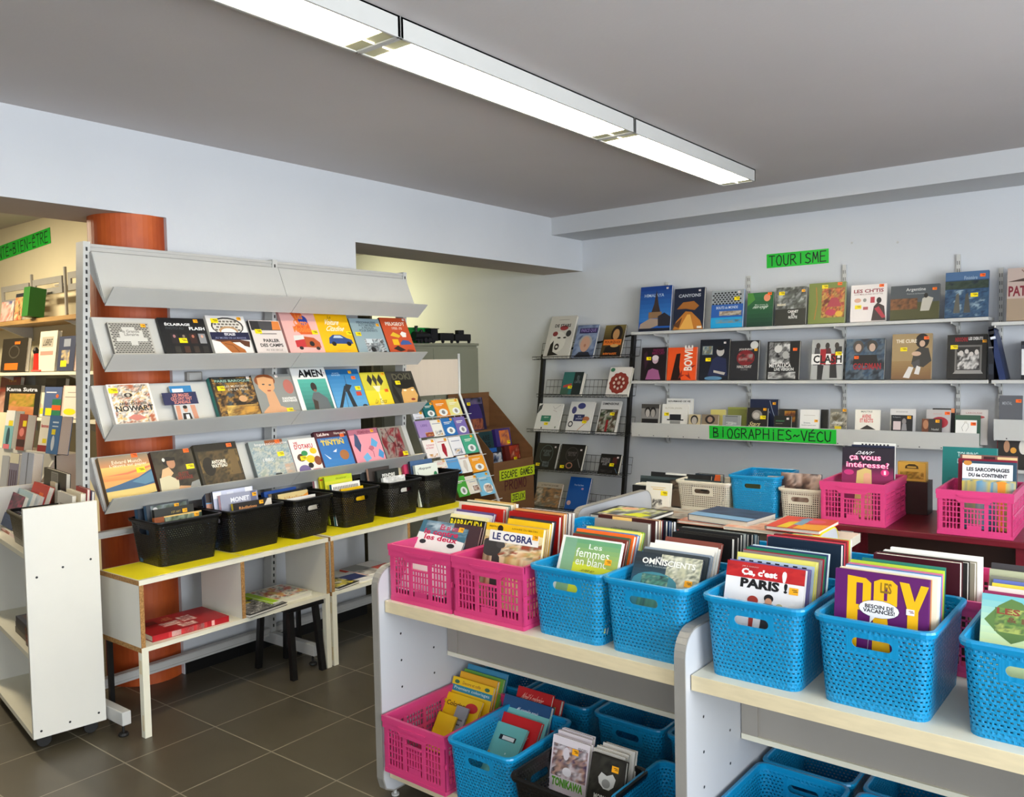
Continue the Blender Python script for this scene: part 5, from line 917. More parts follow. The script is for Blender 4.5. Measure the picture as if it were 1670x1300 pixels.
stand(-.77, 1.4165, .2, .325, .034, '#1d2f5c', 'navy book leaning to the left at the right end of the middle wall shelf', -.2, [(.9, .96, '#0d1018'), (.8, .85, '#c9d2de')], group=MG)
stand(-.655, 1.4155, .19, .235, .034, '#15161c', 'short black book with a white spine label at the right edge', 0, [(.12, .8, '#dfe0e2'), (.82, .9, '#3a3d48')], group=MG)
BGp = 'biographies on the lowest wall shelf'
def lipy(x): return 690.5 + (x - 1030)*.0275
def bio(rows, y, deg=8): face_out(wl(.995, y, deg), rows, 'biography', 'book', BGp, yb=lipy, b0=0.001)
face2 = [('e', .38, .6, .16, .2, '#b9b4ae'), ('e', .66, .6, .15, .2, '#a9a49e'), ('p', [(.1, .05), (.2, .4), (.8, .4), (.95, .05)], '#2c2a2a')]
bio([
 (1045, 1074, 659, .02, '#8d8a86', [('r', 0, .78, 1, 1, '#45423f'), ('e', .36, .6, .17, .26, '#1c1a1a'), ('e', .36, .54, .12, .2, '#b9b2aa'), ('e', .66, .6, .17, .26, '#1c1a1a'), ('e', .66, .54, .12, .2, '#a9a29a'), ('r', .05, 0, .95, .26, '#242222')], '', 'grey biography with two faces, first on the lowest wall shelf'),
 (1123, 1141, 676, .016, '#c9b790', [('e', .5, .5, .34, .44, '#23201e'), ('e', .5, .42, .24, .36, '#b9b0a4')], '', 'small tan biography with a black and white portrait'),
 (1144, 1171, 676, .02, '#8a7a64', [('e', .5, .55, .3, .4, '#2a2422'), ('e', .5, .55, .16, .26, '#a98a74'), ('r', 0, 0, 1, .1, '#d8cfbe')], '', 'small brown biography with a dark-haired portrait'),
 (1178, 1207, 677, .018, '#9a9c9a', [('r', .12, .08, .85, .8, '#8d9092'), ('n', .2, .1, .8, .4, 6, 3, ['#9aa4a8', '#c9c9c4', '#6d7272'], 4), ('r', .15, .84, .85, .92, '#5d6060')], '', 'small grey-framed biography in front of an olive one'),
 (1218, 1251, 665, .024, '#25221f', [('e', .48, .62, .26, .26, '#8d8780'), ('e', .44, .6, .16, .16, '#b9b2aa'), ('t', 'Stars', .06, .04, .72, .26, '#d8c48a', 'bi')], 'y,.78,.5 h,.86,.92', 'black biography lettered Stars'),
 (1262, 1290, 678, .02, '#23241f', [('r', .1, .5, .6, .6, '#3a6a4a'), ('r', .1, .3, .5, .36, '#6a6a5a')], 'w,.8,.76', 'small near-black biography with faint green lettering'),
 (1304, 1335, 668, .02, '#e9e7e2', [('t', 'Simone,', .2, .24, .56, .33, '#3a5a72'), ('t', 'l\'etoile au grand coeur', .1, .12, .86, .2, '#4a5a62'), ('r', .2, .68, .8, .71, '#c9c4bc')], 'h,.86,.4', 'white biography with small blue-grey lettering'),
 (1353, 1380, 667, .024, '#7c7a70', [('n', 0, .1, 1, .85, 8, 7, ['#4b4a44', '#b9b09a', '#8d8a80', '#5d5540'], 4), ('t', 'Simone', .1, .26, .84, .4, '#efefe8', 'i'), ('r', .3, .0, .7, .14, '#d8c020')], 'h,.86,.94', 'grey-brown photo biography right of the green BIOGRAPHIES sign end'),
 (1394, 1434, 668, .024, '#e9e4d8', [('t', 'MAITRE', .24, .86, .7, .94, '#6a7268'), ('t', 'AVENS\nET RECITS', .2, .36, .74, .76, '#d85a58', 'b'), ('p', [(.2, .02), (.5, .24), (.85, .02)], '#3a3634')], '', 'cream biography with large coral capitals'),
 (1453, 1487, 677, .018, '#222226', [('t', 'The Beginners', .06, .82, .44, .9, '#a9a9ac'), ('r', .1, .05, .46, .6, '#d8c4c2'), ('e', .62, .6, .1, .2, '#8d8684'), ('p', [(.5, .02), (.54, .45), (.72, .45), (.76, .02)], '#8d8a8c')], 'h,.86,.86', 'black biography with small photographs, before a taller white one'),
 (1503, 1535, 683, .018, '#3a3634', [('r', 0, 0, .34, 1, '#6a3c28'), ('e', .2, .55, .14, .36, '#b07a58'), ('t', 'Nadal', .5, .1, .86, .26, '#c9c9c2')], 'h,.8,.82', 'dark biography with half a face, below a red dome'),
 (1558, 1592, 685, .018, '#eceae4', [('l', [(.36, .1), (.3, .4), (.44, .76), (.6, .72), (.62, .4), (.5, .1)], .0016, '#4a4a4a'), ('e', .48, .82, .08, .1, '#d8d4cc')], 'O,.86,.7', 'white biography with a line drawing, right end of the lowest wall shelf'),
], 5.955)
bio([
 (1079, 1121, 659, .022, '#e2e0da', [('t', 'ELTON JOHN', .12, .74, .76, .84, '#a9a492'), ('p', [(.2, .2), (.84, .2), (.84, .26), (.2, .26)], '#1d1d1f'), ('r', .3, .24, .74, .5, '#2a2a2c'), ('r', .32, .02, .72, .18, '#8d8c88')], 'y,.18,.5', 'white biography with a black top hat on its cover'),
 (1158, 1182, 668, .02, '#c9bf70', [], '', 'mustard biography behind the small brown portrait'),
 (1510, 1549, 668, .022, '#b9b4b2', [('e', .56, .42, .36, .26, '#a82c38'), ('t', 'BROUARD', .3, .78, .66, .83, '#c98a80')], 'O,.88,.84', 'grey biography with a dark red dome'),
 (1451, 1492, 667, .018, '#d8d4d0', [('t', 'BIOGRAPHIE', .24, .84, .7, .9, '#8a8684')], '', 'tall pale grey biography behind a small black one'),
 (1557, 1598, 677, .02, '#3a5c48', [], '', 'dark green biography behind the white line drawing'),
 (1270, 1299, 667, .022, '#2c2a26', [('n', .3, .3, .9, .9, 5, 5, ['#2c2a26', '#8a4a20', '#b8862c'], 4)], '', 'dark biography with amber spots behind the near-black one'),
], 5.99)
bio([
 (1086, 1128, 650, .024, '#dcdcda', [('t', 'GOURMAND DE VIE', .05, .86, .92, .93, '#1d1d1f', 'b')], '', 'pale biography with bold black capitals behind the top hat one'),
 (1186, 1217, 664, .024, '#7c8040', [('r', 0, .9, 1, 1, '#8f9448')], '', 'olive biography behind the grey-framed one'),
 (1222, 1268, 651, .026, '#1b2440', [('t', 'KARL MARX', .24, .5, .74, .58, '#8d93a4'), ('l', [(.7, .95), (.8, .6), (.95, .2)], .003, '#a9b4cc')], 'h,.86,.85', 'navy biography behind the one lettered Stars', '#b89a3a'),
 (1520, 1556, 666, .02, '#1d1a1a', [('r', .84, .82, 1, 1, '#e08a5a')], '', 'black biography with an orange corner behind the dome one'),
 (1566, 1610, 668, .02, '#c9c2bc', [('t', 'LAROUSSE', .2, .82, .8, .88, '#a05050'), ('e', .7, .68, .2, .06, '#b84a4a')], '', 'pale book with a red spot, last on the lowest wall shelf'),
 (1338, 1349, 668, .02, '#2b2a28', [], '', 'thin black biography beside the grey-brown photo one'),
], 6.02, 7)
face_out(wl(1.07, 5.97), [(1628, 1666, 645, .02, '#5a5c62', [('r', 0, 0, 1, .36, '#d8d8d4'), ('n', 0, .06, 1, .34, 8, 3, ['#2a2a2c', '#e6e6e2', '#8d8d8c'], 4), ('t', 'MENTAL', .14, .76, .56, .84, '#a9acb2')], 'O,.84,.86', 'grey book above the front board at the right edge')], 'biography', 'book', BGp)
face_out(wl(.86, 5.95), [(1626, 1676, 704, .02, '#26221f', [('t', '1955', .44, .84, .62, .93, '#c9c9c2'), ('e', .3, .6, .1, .16, '#b98a68'), ('e', .84, .6, .14, .2, '#d8d4cc'), ('e', .52, .5, .1, .08, '#d89a3a')], '', 'black book with two faces at the right edge, before a red one')], 'biography', 'book', BGp)
face_out(wl(.86, 6.0), [(1625, 1685, 695, .02, '#c9384a', [('p', [(.1, .7), (.3, .96), (.8, .92), (.9, .7)], '#e6d8d4')], '', 'red book behind the black one at the right edge')], 'biography', 'book', BGp)
# ================================================================ black wire rack on the back wall
def rk(px, py, Y): return at(px, py, 1, Y)
t = thing('wire_rack', 'black wire book rack with two posts and five trays against the back wall', 'rack', (-3.93, 6.05, .3))
def rr(p): return (p[0] + 3.93, p[1] - 6.05, p[2] - .3)
def rackline(px0, py0, px1, py1, Y0, Y1): return [rr(rk(px0, py0, Y0)), rr(rk(px1, py1, Y1))]
lp = [rk(887, 578, 6.12), rk(868, 832, 5.97)]; rp = [rk(1034, 546, 6.12), rk(1017, 806, 5.97)]
for q in (lp, rp):
    d = (q[1] - q[0]); d = d/abs(d[2]); lowp = q[1] + d*(q[1][2] - .3)
    b = MB(); a, e = rr(q[0]), rr(lowp)
    v = []
    for o_ in (e, a): v += [(o_[0] + x, o_[1] + y, o_[2]) for x, y in ((-.014, -.02), (.014, -.02), (.014, .02), (-.014, .02))]
    b.mesh(v, [(0, 3, 2, 1), (4, 5, 6, 7), (0, 1, 5, 4), (1, 2, 6, 5), (2, 3, 7, 6), (3, 0, 4, 7)]); part(b, 'post', 'black_metal', t)
b = MB(); b.tube([rr(lp[0]), rr(rp[0])], .008, 6); part(b, 'cross_bar', 'black_metal', t)
TRAY = [(868, 578, 1030, 583), (875, 642, 1023, 645), (859, 698, 1020, 708), (858, 762, 1016, 773), (850, 824, 1010, 838)]
TP = []
for k, (x0, y0, x1, y1) in enumerate(TRAY):
    f = k/4; Yf = 5.97 - .11*f; a = rk(x0, y0, Yf); bb = rk(x1, y1, Yf); z = (a[2] + bb[2])/2
    x0w, x1w = min(a[0], bb[0] - .9), bb[0]
    b = MB(); th = .0022; D = .13; back = .17
    L_ = lambda x, y, zz: rr((x, y, zz))
    for yy, zz in ((Yf, z), (Yf, z - .025), (Yf + D*.5, z - .02), (Yf + D, z - .012), (Yf + D + .02, z + .06), (Yf + D + .035, z + .12)): b.tube([L_(x0w, yy, zz), L_(x1w, yy, zz)], th if zz != z else .0032, 6)
    n = 22
    for i in range(n + 1):
        x = x0w + (x1w - x0w)*i/n; b.tube([L_(x, Yf, z), L_(x, Yf, z - .025), L_(x, Yf + D, z - .012), L_(x, Yf + D + .035, z + .12)], .0015, 5)
    part(b, 'tray', 'black_metal', t)
    TP.append(Lean((0, Yf + .035, z - .02), (1, 0, 0), (0, 1, 0), 24))
RG = 'books on the black wire rack'
def tray(k, rows):
    x0, y0, x1, y1 = TRAY[k]
    face_out(TP[k], rows, 'gift_book', 'book', RG, yb=lambda x: y0 + (y1 - y0)*(x - x0)/(x1 - x0) + 3, b0=0)
tray(0, [(885, 926, 517, .022, '#c9c5bc', [('e', .46, .36, .3, .26, '#d8d4ca'), ('e', .3, .56, .1, .06, '#8a3a3c'), ('e', .6, .7, .16, .06, '#a03c40'), ('t', 'DE STARS', .22, .72, .84, .8, '#2c2524', 'b'), ('p', [(.16, .02), (.2, .3), (.3, .4), (.34, .12), (.6, .04)], '#201d1c'), ('e', .46, .24, .09, .08, '#2a2020'), ('e', .46, .24, .05, .03, '#d8d4ca'), ('e', .48, .46, .07, .02, '#3a3432'), ('e', .7, .46, .06, .02, '#3a3432'), ('e', .82, .56, .1, .08, '#3a3838'), ('r', .34, .9, .74, .91, '#8d8680')], '', 'tall white book with a laughing black and white face on the top wire tray'),
 (931.5, 966, 531, .02, '#6a7a98', [('n', 0, 0, 1, 1, 7, 9, ['#5a6a8c', '#8d9cb8', '#4a5878'], 5), ('r', .14, .74, .96, .9, '#2c2350'), ('t', 'PARCE QUE', .2, .76, .9, .88, '#8d7ab0', 'b'), ('e', .52, .46, .3, .22, '#a9a4a0'), ('e', .52, .4, .22, .24, '#c99c84'), ('e', .52, .36, .05, .05, '#b0785f'), ('p', [(.1, 0), (.3, .16), (.75, .16), (.9, 0)], '#2a2c38')], '', 'blue book with a white-haired caricature on the top wire tray'),
 (977, 1010, 531, .02, '#4a3a20', [('g', 0, .5, 1, 1, '#3a2c18', '#7a6a38'), ('e', .62, .72, .28, .26, '#1f1610'), ('e', .6, .7, .16, .17, '#b98a58'), ('r', .06, .36, .92, .54, '#e0762a'), ('t', 'POURQUOI', .12, .4, .86, .5, '#6a2c10', 'b'), ('p', [(.1, 0), (.2, .3), (.6, .4), (.9, .3), (1, 0)], '#1b1512'), ('e', .62, .34, .2, .05, '#c99a5a'), ('t', 'REPONSES', .14, .03, .8, .12, '#e0762a', 'b')], '', 'dark portrait book with an orange title band on the top wire tray')])
tray(1, [(912, 944, 607, .05, '#2a3c3a', [('r', 0, 0, .56, 1, '#2f6a66'), ('p', [(.1, .4), (.5, .5), (.5, .36), (.1, .3)], '#b8403a'), ('r', .56, 0, 1, 1, '#1f2a2c'), ('t', 'JEU\nDE\nCARTES', .62, .5, .94, .84, '#7d8a8c'), ('r', .0, .0, .4, .26, '#3a5a4a')], 'y,.45,.32', 'teal and black boxed game on the second wire tray'),
 (986, 1022, 599, .03, '#dcd6cf', [('e', .52, .44, .42, .36, '#7d2a22')] + [('e', .52 + .34*math.cos(q*.524), .44 + .3*math.sin(q*.524), .1, .08, '#8a3228') for q in range(12)] + [('e', .52 + .22*math.cos(q*.785), .44 + .19*math.sin(q*.785), .05, .05, '#d8c4b4') for q in range(8)] + [('e', .52, .44, .07, .06, '#c9a090'), ('e', .14, .9, .1, .07, '#3f7a5a')], '', 'white colouring book with a dark red mandala on the second wire tray', '#4a4a58')])
tray(2, [(870, 909, 658, .016, '#dcdbd8', [('p', [(.0, .62), (.14, .8), (.16, .98), (.02, .9)], '#3a3e42'), ('r', .2, .34, .6, .56, '#2a7a62'), ('t', 'Esprit', .3, .46, .52, .52, '#e6eee8', 'i'), ('l', [(.6, .9), (.7, .8), (.9, .95)], .002, '#4b4a4c'), ('l', [(.64, .76), (.8, .7)], .002, '#8a4a4a'), ('e', .3, .1, .03, .04, '#5a4a40'), ('e', .86, .14, .02, .04, '#4a6a4a')], 'y,.46,.26', 'white colouring book with a green label on the third wire tray'),
 (921, 960, 655, .016, '#dcdbd8', [('e', .48, .86, .16, .1, '#3a3f78'), ('e', .2, .72, .1, .12, '#4a4a7a'), ('r', .24, .36, .68, .58, '#262c5a'), ('t', 'art\npostal', .34, .4, .6, .54, '#c9cce0'), ('e', .76, .44, .14, .08, '#b06a4c'), ('e', .16, .26, .1, .1, '#34383f'), ('e', .16, .26, .06, .06, '#dcdbd8'), ('l', [(.84, .36), (.6, .16), (.5, .06)], .005, '#c07a4a')], 'y,.72,.34', 'white colouring book with a navy label on the third wire tray'),
 (970, 1003, 654, .016, '#d8d6d2', [('t', 'DIMENSIONS', .1, .88, .88, .95, '#1d1d1f', 'b'), ('r', .05, .04, .92, .74, '#33372f'), ('n', .08, .06, .9, .72, 8, 9, ['#23281f', '#4a5a3a', '#b9b9ae', '#5a3a2c', '#2f3a28'], 6), ('r', .42, .06, .54, .42, '#8a1c22')], 'y,.66,.6', 'white book with a green jungle picture on the third wire tray')])
tray(3, [(868, 903, 722, .03, '#141416', [('e', .5, .58, .3, .36, '#3f4a4a'), ('e', .5, .58, .27, .33, '#141618'), ('t', 'LE GRAND\nATLAS\nCELESTE', .32, .5, .7, .74, '#6a7678'), ('n', .4, .08, .7, .3, 4, 3, ['#2a2c30', '#5a6468', '#1d1f22'], 4)], 'w,.85,.86 y,.2,.16', 'black book with a grey ring emblem, first on the fourth wire tray'),
 (907, 946, 724, .03, '#141214', [('e', .5, .62, .26, .28, '#3a3234'), ('e', .5, .62, .23, .25, '#141214'), ('t', "SEIGNEUR\nDE L'OR", .32, .56, .7, .72, '#6d6264'), ('e', .48, .2, .14, .12, '#a0705a'), ('e', .48, .2, .1, .08, '#141214'), ('l', [(.78, .46), (.94, .14)], .004, '#8d8a8a')], 'w,.86,.8 y,.2,.14', 'black book with a gold ring below its title on the fourth wire tray'),
 (974, 1007, 740, .03, '#161415', [('t', 'CHATEAUX\nBAROQUES\n& ART', .06, .42, .5, .8, '#8a8688', 'b'), ('r', .62, .5, .84, .84, '#4a1c1c'), ('n', .06, .04, .7, .2, 6, 2, ['#161415', '#3a3436'], 3), ('l', [(.8, .3), (.94, .06)], .004, '#5a7a9a')], 'y,.62,.46 w,.86,.84', 'smaller black book with grey capitals, right on the fourth wire tray')])
tray(4, [(868, 909, 786, .022, '#8a7a66', [('r', 0, .8, 1, 1, '#b9ae9c'), ('t', 'LA PEINTURE DE ROME', .16, .86, .84, .93, '#5a4a3a'), ('n', 0, 0, 1, .8, 9, 9, ['#5a544a', '#b98a5c', '#8a6a48', '#6a7068', '#c9b8a0'], 12)], '', 'beige painting book on the lowest wire tray', '#3a342c'),
 (919, 953, 777, .022, '#1455a8', [('t', 'Pour les fetes', .26, .74, .7, .79, '#c9d8ec'), ('e', .68, .66, .06, .03, '#d8a8c8'), ('e', .16, .22, .1, .07, '#c9a8a8')], '', 'plain cobalt blue book on the lowest wire tray', '#0f3f80')])

# ================================================================ double-sided display units in front
def gondola(M, label, length, left=True, right=True, yellow=False, depth=.80, rdepth=None):
    t = thing('display_unit', label, 'display unit', M=M, group='white double-sided display units')
    def panel(u0, depth=depth, yellow=False):
        r, z0, z1, v0, v1 = .07, .03, .862, -.03, depth + .03; prof = []
        for cx, cz, a0 in ((v0 + r, z1 - r, 180), (v1 - r, z1 - r, 90)):
            prof += [(cx + r*math.cos(math.radians(a0 - q*15)), cz + r*math.sin(math.radians(a0 - q*15))) for q in range(7)]
        prof += [(v1, z0 + .03), (v1 - .03, z0), (v0 + .05, z0), (v0 + .012, z0 + .02), (v0, z0 + .06)]
        b = MB(); b.prism(prof, 0, u0, u0 + .030)
        for s, uu in ((-1, u0 - .0006), (1, u0 + .0306)):
            for v in (.075, .245, .56, .72)[:4 if depth > .6 else 1]:
                for q in range(5): b.face([(uu, v + .0045*math.cos(w*math.pi/4), .20 + q*.1 + .0045*math.sin(w*math.pi/4)) for w in range(8)], mat=1)
        p = part(b, 'end_panel', ['panel_white', 'ink'], t)
        n = len(prof); e = MB()
        for i in range(n):
            a, q = prof[i], prof[(i+1) % n]
            nx, nz = (q[1]-a[1]), -(q[0]-a[0]); l = math.hypot(nx, nz); nx, nz = -nx/l*.0025, -nz/l*.0025
            e.mesh([(u0 - .001, a[0] + nx, a[1] + nz), (u0 + .031, a[0] + nx, a[1] + nz), (u0 + .031, q[0] + nx, q[1] + nz), (u0 - .001, q[0] + nx, q[1] + nz)], [(0, 1, 2, 3)])
            e.mesh([(u0 + .031, a[0] + nx, a[1] + nz), (u0 + .031, a[0] - nx, a[1] - nz), (u0 + .031, q[0] - nx, q[1] - nz), (u0 + .031, q[0] + nx, q[1] + nz)], [(0, 1, 2, 3)])
        part(e, 'edge_band', 'yellow_paper' if yellow else 'grey_edge', p)
        for v in (.04, depth - .04):
            b = MB(); b.lathe([(.014, 0), (.015, .006), (.006, .008), (.006, .04)], 12, o=(u0 + .015, v, 0)); part(b, 'levelling_foot', 'white_metal', p)
    if left: panel(-.034)
    if right: panel(length + .002, rdepth or depth, yellow)
    def board(z, nm):
        b = MB(); b.box(0, length, 0, depth, z - .042, z); b.box(0, length, -.0015, 0, z - .042, z, mat=1); part(b, nm, ['cream_melamine', 'edge_band'], t, bevel=.0015)
    board(.742, 'top_shelf'); board(.130, 'lower_shelf')
    b = MB(); b.box(.0, length, .325, .335, .455, .70); part(b, 'fascia_board', 'fascia_grey', t)
    b = MB(); b.box(.0, length, .316, .326, .450, .466); part(b, 'fascia_ledge', 'cream_melamine', t)
    for s in (0.0, length - .05):
        b = MB(); b.box(s, s + .05, .318, .325, .466, .70); part(b, 'fascia_end_strip', 'fascia_grey', t)
    return t
U = Matrix.Translation((-2.207, 2.06, 0)) @ Matrix.Rotation(math.radians(-1.2201), 4, 'Z')
uX = np.array(U.to_3x3() @ Vector((1, 0, 0))); uY = np.array(U.to_3x3() @ Vector((0, 1, 0)))
def UW(u, v, z): return U @ Vector((u, v, z))
gondola(U @ Matrix.Translation((-.006, 0, 0)), 'white front display unit with two pink crates on its top shelf', 1.182)
gondola(U @ Matrix.Translation((1.2115, 0, 0)), 'white front display unit with only blue bins on top, cut off at the lower right', 1.182, left=False)
U2 = Matrix.Translation((-2.26, 3.42, 0))
gondola(U2, 'white display unit behind the front ones, magazine stacks on top', 1.13, right=True, depth=.70, rdepth=.22, yellow=True)

# ---- folding crates
CR = {}
def crate(label, M, group='pink folding crates'):
    if not CR:
        w, d, h = .30, .40, .205
        def lat(W, front):
            b = MB(); hw = W/2; T = .006
            b.box(-hw, hw, -T, 0, 0, .03); b.box(-hw, hw, -T - .002, 0, 0, .014)
            b.box(-hw, -hw + .022, -T, 0, .03, .17); b.box(hw - .022, hw, -T, 0, .03, .17)
            posts = (-W*.16, W*.16) if front else (-W*.25, 0, W*.25)
            for p in posts: b.box(p - .008, p + .008, -T, 0, .03, .17)
            edges = [-hw + .022] + [q for p in posts for q in (p - .008, p + .008)] + [hw - .022]
            for s in range(0, len(edges), 2):
                a, e = edges[s], edges[s+1]; mid = front and s == 2; n = max(2, int((e - a)/.0125)); top = .125 if mid else .165
                for i in range(1, n): x = a + (e - a)*i/n; b.box(x - .0022, x + .0022, -T + .001, -.001, .03, top)
                for z in (.055, .08, .105, .13, .15):
                    if z < top: b.box(a, e, -T + .001, -.001, z - .0022, z + .0022)
                if mid: b.box(a, e, -T - .004, 0, .122, .128); b.box(a + .012, e - .012, -T + .001, 0, .03, .05)
            if not front: b.box(-hw, hw, -T - .0015, 0, .094, .106); b.box(-hw + .004, -hw + .014, -T - .004, 0, .09, .11)
            return b
        def rimp():
            b = MB(); o = .006
            for x0, x1, y0, y1 in ((-w/2 - o, w/2 + o, -d/2 - o, -d/2 + .006), (-w/2 - o, w/2 + o, d/2 - .006, d/2 + o), (-w/2 - o, -w/2 + .006, -d/2, d/2), (w/2 - .006, w/2 + o, -d/2, d/2)):
                b.box(x0, x1, y0, y1, .184, .205)
                b.box(x0 + .002, x1 - .002, y0 + .002, y1 - .002, .163, .184)
            for s in (-1, 1):
                b.prism([(-.075, .165), (-.06, .152), (.06, .152), (.075, .165)], 1, s*d/2 - .006, s*d/2 + .006)
                b.prism([(-.07, .186), (-.055, .176), (.055, .176), (.07, .186)], 1, s*(d/2 + o) - .003, s*(d/2 + o) + .003)
            return b
        bm = MB(); bm.box(-w/2 + .006, w/2 - .006, -d/2 + .006, d/2 - .006, .002, .007)
        for x in np.linspace(-.12, .12, 7): bm.box(x - .003, x + .003, -d/2 + .006, d/2 - .006, .0, .0022)
        CR['end_panel'] = lat(w, True).data('end_panel', 'pink_plastic'); CR['side_panel'] = lat(d, False).data('side_panel', 'pink_plastic')
        CR['rim'] = rimp().data('rim', 'pink_plastic'); CR['floor_panel'] = bm.data('floor_panel', 'pink_plastic')
    t = thing('folding_crate', label, 'crate', M=M, group=group)
    def put(nm, m):
        o = bpy.data.objects.new(nm, CR[nm]); COL.objects.link(o); o.parent = t; o.matrix_local = m
    for k in (0, 1): put('end_panel', Matrix.Rotation(math.pi*k, 4, 'Z') @ Matrix.Translation((0, -.194, 0)))
    for k in (-1, 1): put('side_panel', Matrix.Rotation(math.pi/2*k, 4, 'Z') @ Matrix.Translation((0, -.144, 0)))
    put('rim', Matrix.Identity(4)); put('floor_panel', Matrix.Identity(4)); return t
ZS = .7425
crate('first pink folding crate on the front shelf, next to the low tables', U @ TR(.155, .22, ZS, .0))
crate('second pink folding crate on the front shelf, holding the LE COBRA comic', U @ TR(.469, .22, ZS, -.0))
WHERE = {}
BLUE = [(.775, 'holding the green LES FEMMES EN BLANC album', -.01), (1.047, 'holding the LES OMNISCIENTS album', .0), (1.366, 'holding the ÇA, C\'EST PARIS album', .01), (1.668, 'holding the purple and yellow PSY album', -.005), (1.99, 'cut off by the right edge, holding the floating island album', 0)]
for u_, lab, rz in BLUE: basket('blue', 'turquoise bin on the front shelf ' + lab.replace(' by the right edge',''), U @ TR(u_, .03 + .1725, ZS, rz), 'turquoise bins in the front row', 'bin')
# rear row on the same shelves
for u_, nm in ((.155, 'behind the first pink crate'), (.469, 'behind the LE COBRA crate'), (.77, 'behind the green album bin'), (1.07, 'behind the OMNISCIENTS bin'), (1.367, 'behind the PARIS bin')):
    basket('blue', 'turquoise bin in the rear row ' + nm, U @ TR(u_, .435 + .1725 - (.0 if u_ < .6 else .05), ZS), 'turquoise bins in the rear row', 'bin')
crate('pink folding crate in the rear row behind the purple and yellow PSY album', U @ TR(1.70, .60, ZS))

# ---- albums in the front bins
def UL(v, deg, z=.772): return Lean(UW(0, v, z), uX, (uY[0], uY[1], 0), deg)
AL = 'comic albums in the front row'
def rimline(v): 
    a, b = pix(UW(0, .03, .955)), pix(UW(2, .03, .955)); s = (b[1]-a[1])/(b[0]-a[0]); return lambda x: a[1] + s*(x - a[0]) + v
def front(v, deg, xl, xr, yt, t, base, spec, stk, lab, sp=None, dz=0):
    face_out(UL(v, deg), [(xl, xr, yt, t, base, spec, stk, lab, sp)], 'comic_album', 'comic album', AL, yb=rimline(dz), b0=0)
front(.06, 33, 676, 752, 848, .012, '#3a6a80', [('p', [(0, 0), (0, .5), (.4, .45), (1, .3), (1, 0)], '#e6e8ea'), ('n', .1, .5, 1, 1, 9, 6, ['#3a6a80', '#7a9ab0', '#2c566c', '#a9bcc8'], 4), ('t', 'Et si on', .42, .68, .8, .9, '#c4144e', 'b'), ('t', 'le contre', .12, .44, .84, .66, '#c4144e', 'b'), ('t', 'les deux', .16, .22, .86, .44, '#c4144e', 'b'), ('e', .76, .1, .08, .09, '#1d2026'), ('e', .16, .12, .07, .09, '#2a2d34')], 'h,.86,.78', 'blue and white comic lettered in crimson, leaning far back in the first pink crate', '#8d9cac', dz=-4)
front(.085, 14, 787, 880, 854, .012, '#e9d8a0', [('n', 0, 0, 1, .6, 12, 8, ['#e9d8a0', '#a9a86a', '#d8a86a', '#f0e6c4', '#7a6a4a', '#a8402a'], 6), ('r', 0, .78, 1, 1, '#f2bd0c'), ('e', .12, .3, .2, .26, '#3c3b3a'), ('p', [(.16, .3), (.3, .05), (.4, 0), (.2, 0)], '#3c3b3a'), ('e', .3, .4, .08, .1, '#4b4a48'), ('e', .26, .86, .05, .1, '#2a1c10'), ('r', .08, .48, .94, .8, '#f1f0ea'), ('r', .09, .49, .93, .79, '#f1f0ea'), ('t', 'LE COBRA', .14, .53, .84, .74, '#23306a', 'b'), ('t', 'BIJOU', .06, .87, .2, .93, '#2a2010'), ('t', 'AFFAIRE DU MATIN', .46, .88, .9, .93, '#8a6a10')], 'h,.88,.74', 'yellow comic titled LE COBRA at the front of the second pink crate', '#c9b488', dz=-2)
front(.075, 23, 907, 1003, 874, .016, '#e9ebe4', [('g', .05, 0, 1, .95, '#b9c24a', '#6aa678'), ('g', .05, 0, .26, .95, '#8ab48a', '#7aa88a'), ('p', [(.26, 0), (.26, .3), (1, .22), (1, 0)], '#dbe03a'), ('t', 'Les', .48, .7, .7, .84, '#f2f6ee'), ('t', 'femmes', .28, .46, .84, .7, '#f2f6ee'), ('t', 'en blanc', .3, .24, .82, .46, '#f2f6ee'), ('t', 'SUPER BD', .4, .08, .66, .14, '#6a7020', 'bi')], 'h,.84,.42', 'green comic titled LES FEMMES EN BLANC, white spine', '#f0f1ec')
front(.075, 26, 1027, 1136, 901, .012, '#23303a', [('n', .4, 0, 1, 1, 12, 12, ['#c9c8a8', '#8d9280', '#e6e4cc', '#5a6258', '#d8d6ba'], 9), ('g', 0, 0, .5, .8, '#2a5a70', '#1f2830'), ('e', .36, .1, .34, .34, '#3f8a9a'), ('n', .16, 0, .56, .36, 7, 5, ['#1f3a44', '#5aa08a', '#2c5a60', '#9ac0a0'], 3), ('t', 'LES', .32, .84, .42, .9, '#dfe0dc', 'b'), ('t', 'OMNISCIENTS', .12, .66, .92, .84, '#efefe8', 'b'), ('t', 'LEUR POUVOIR', .18, .58, .5, .63, '#a9b4b4')], 'h,.86,.24', 'dark comic titled LES OMNISCIENTS with a glowing pale figure', '#1b2228')
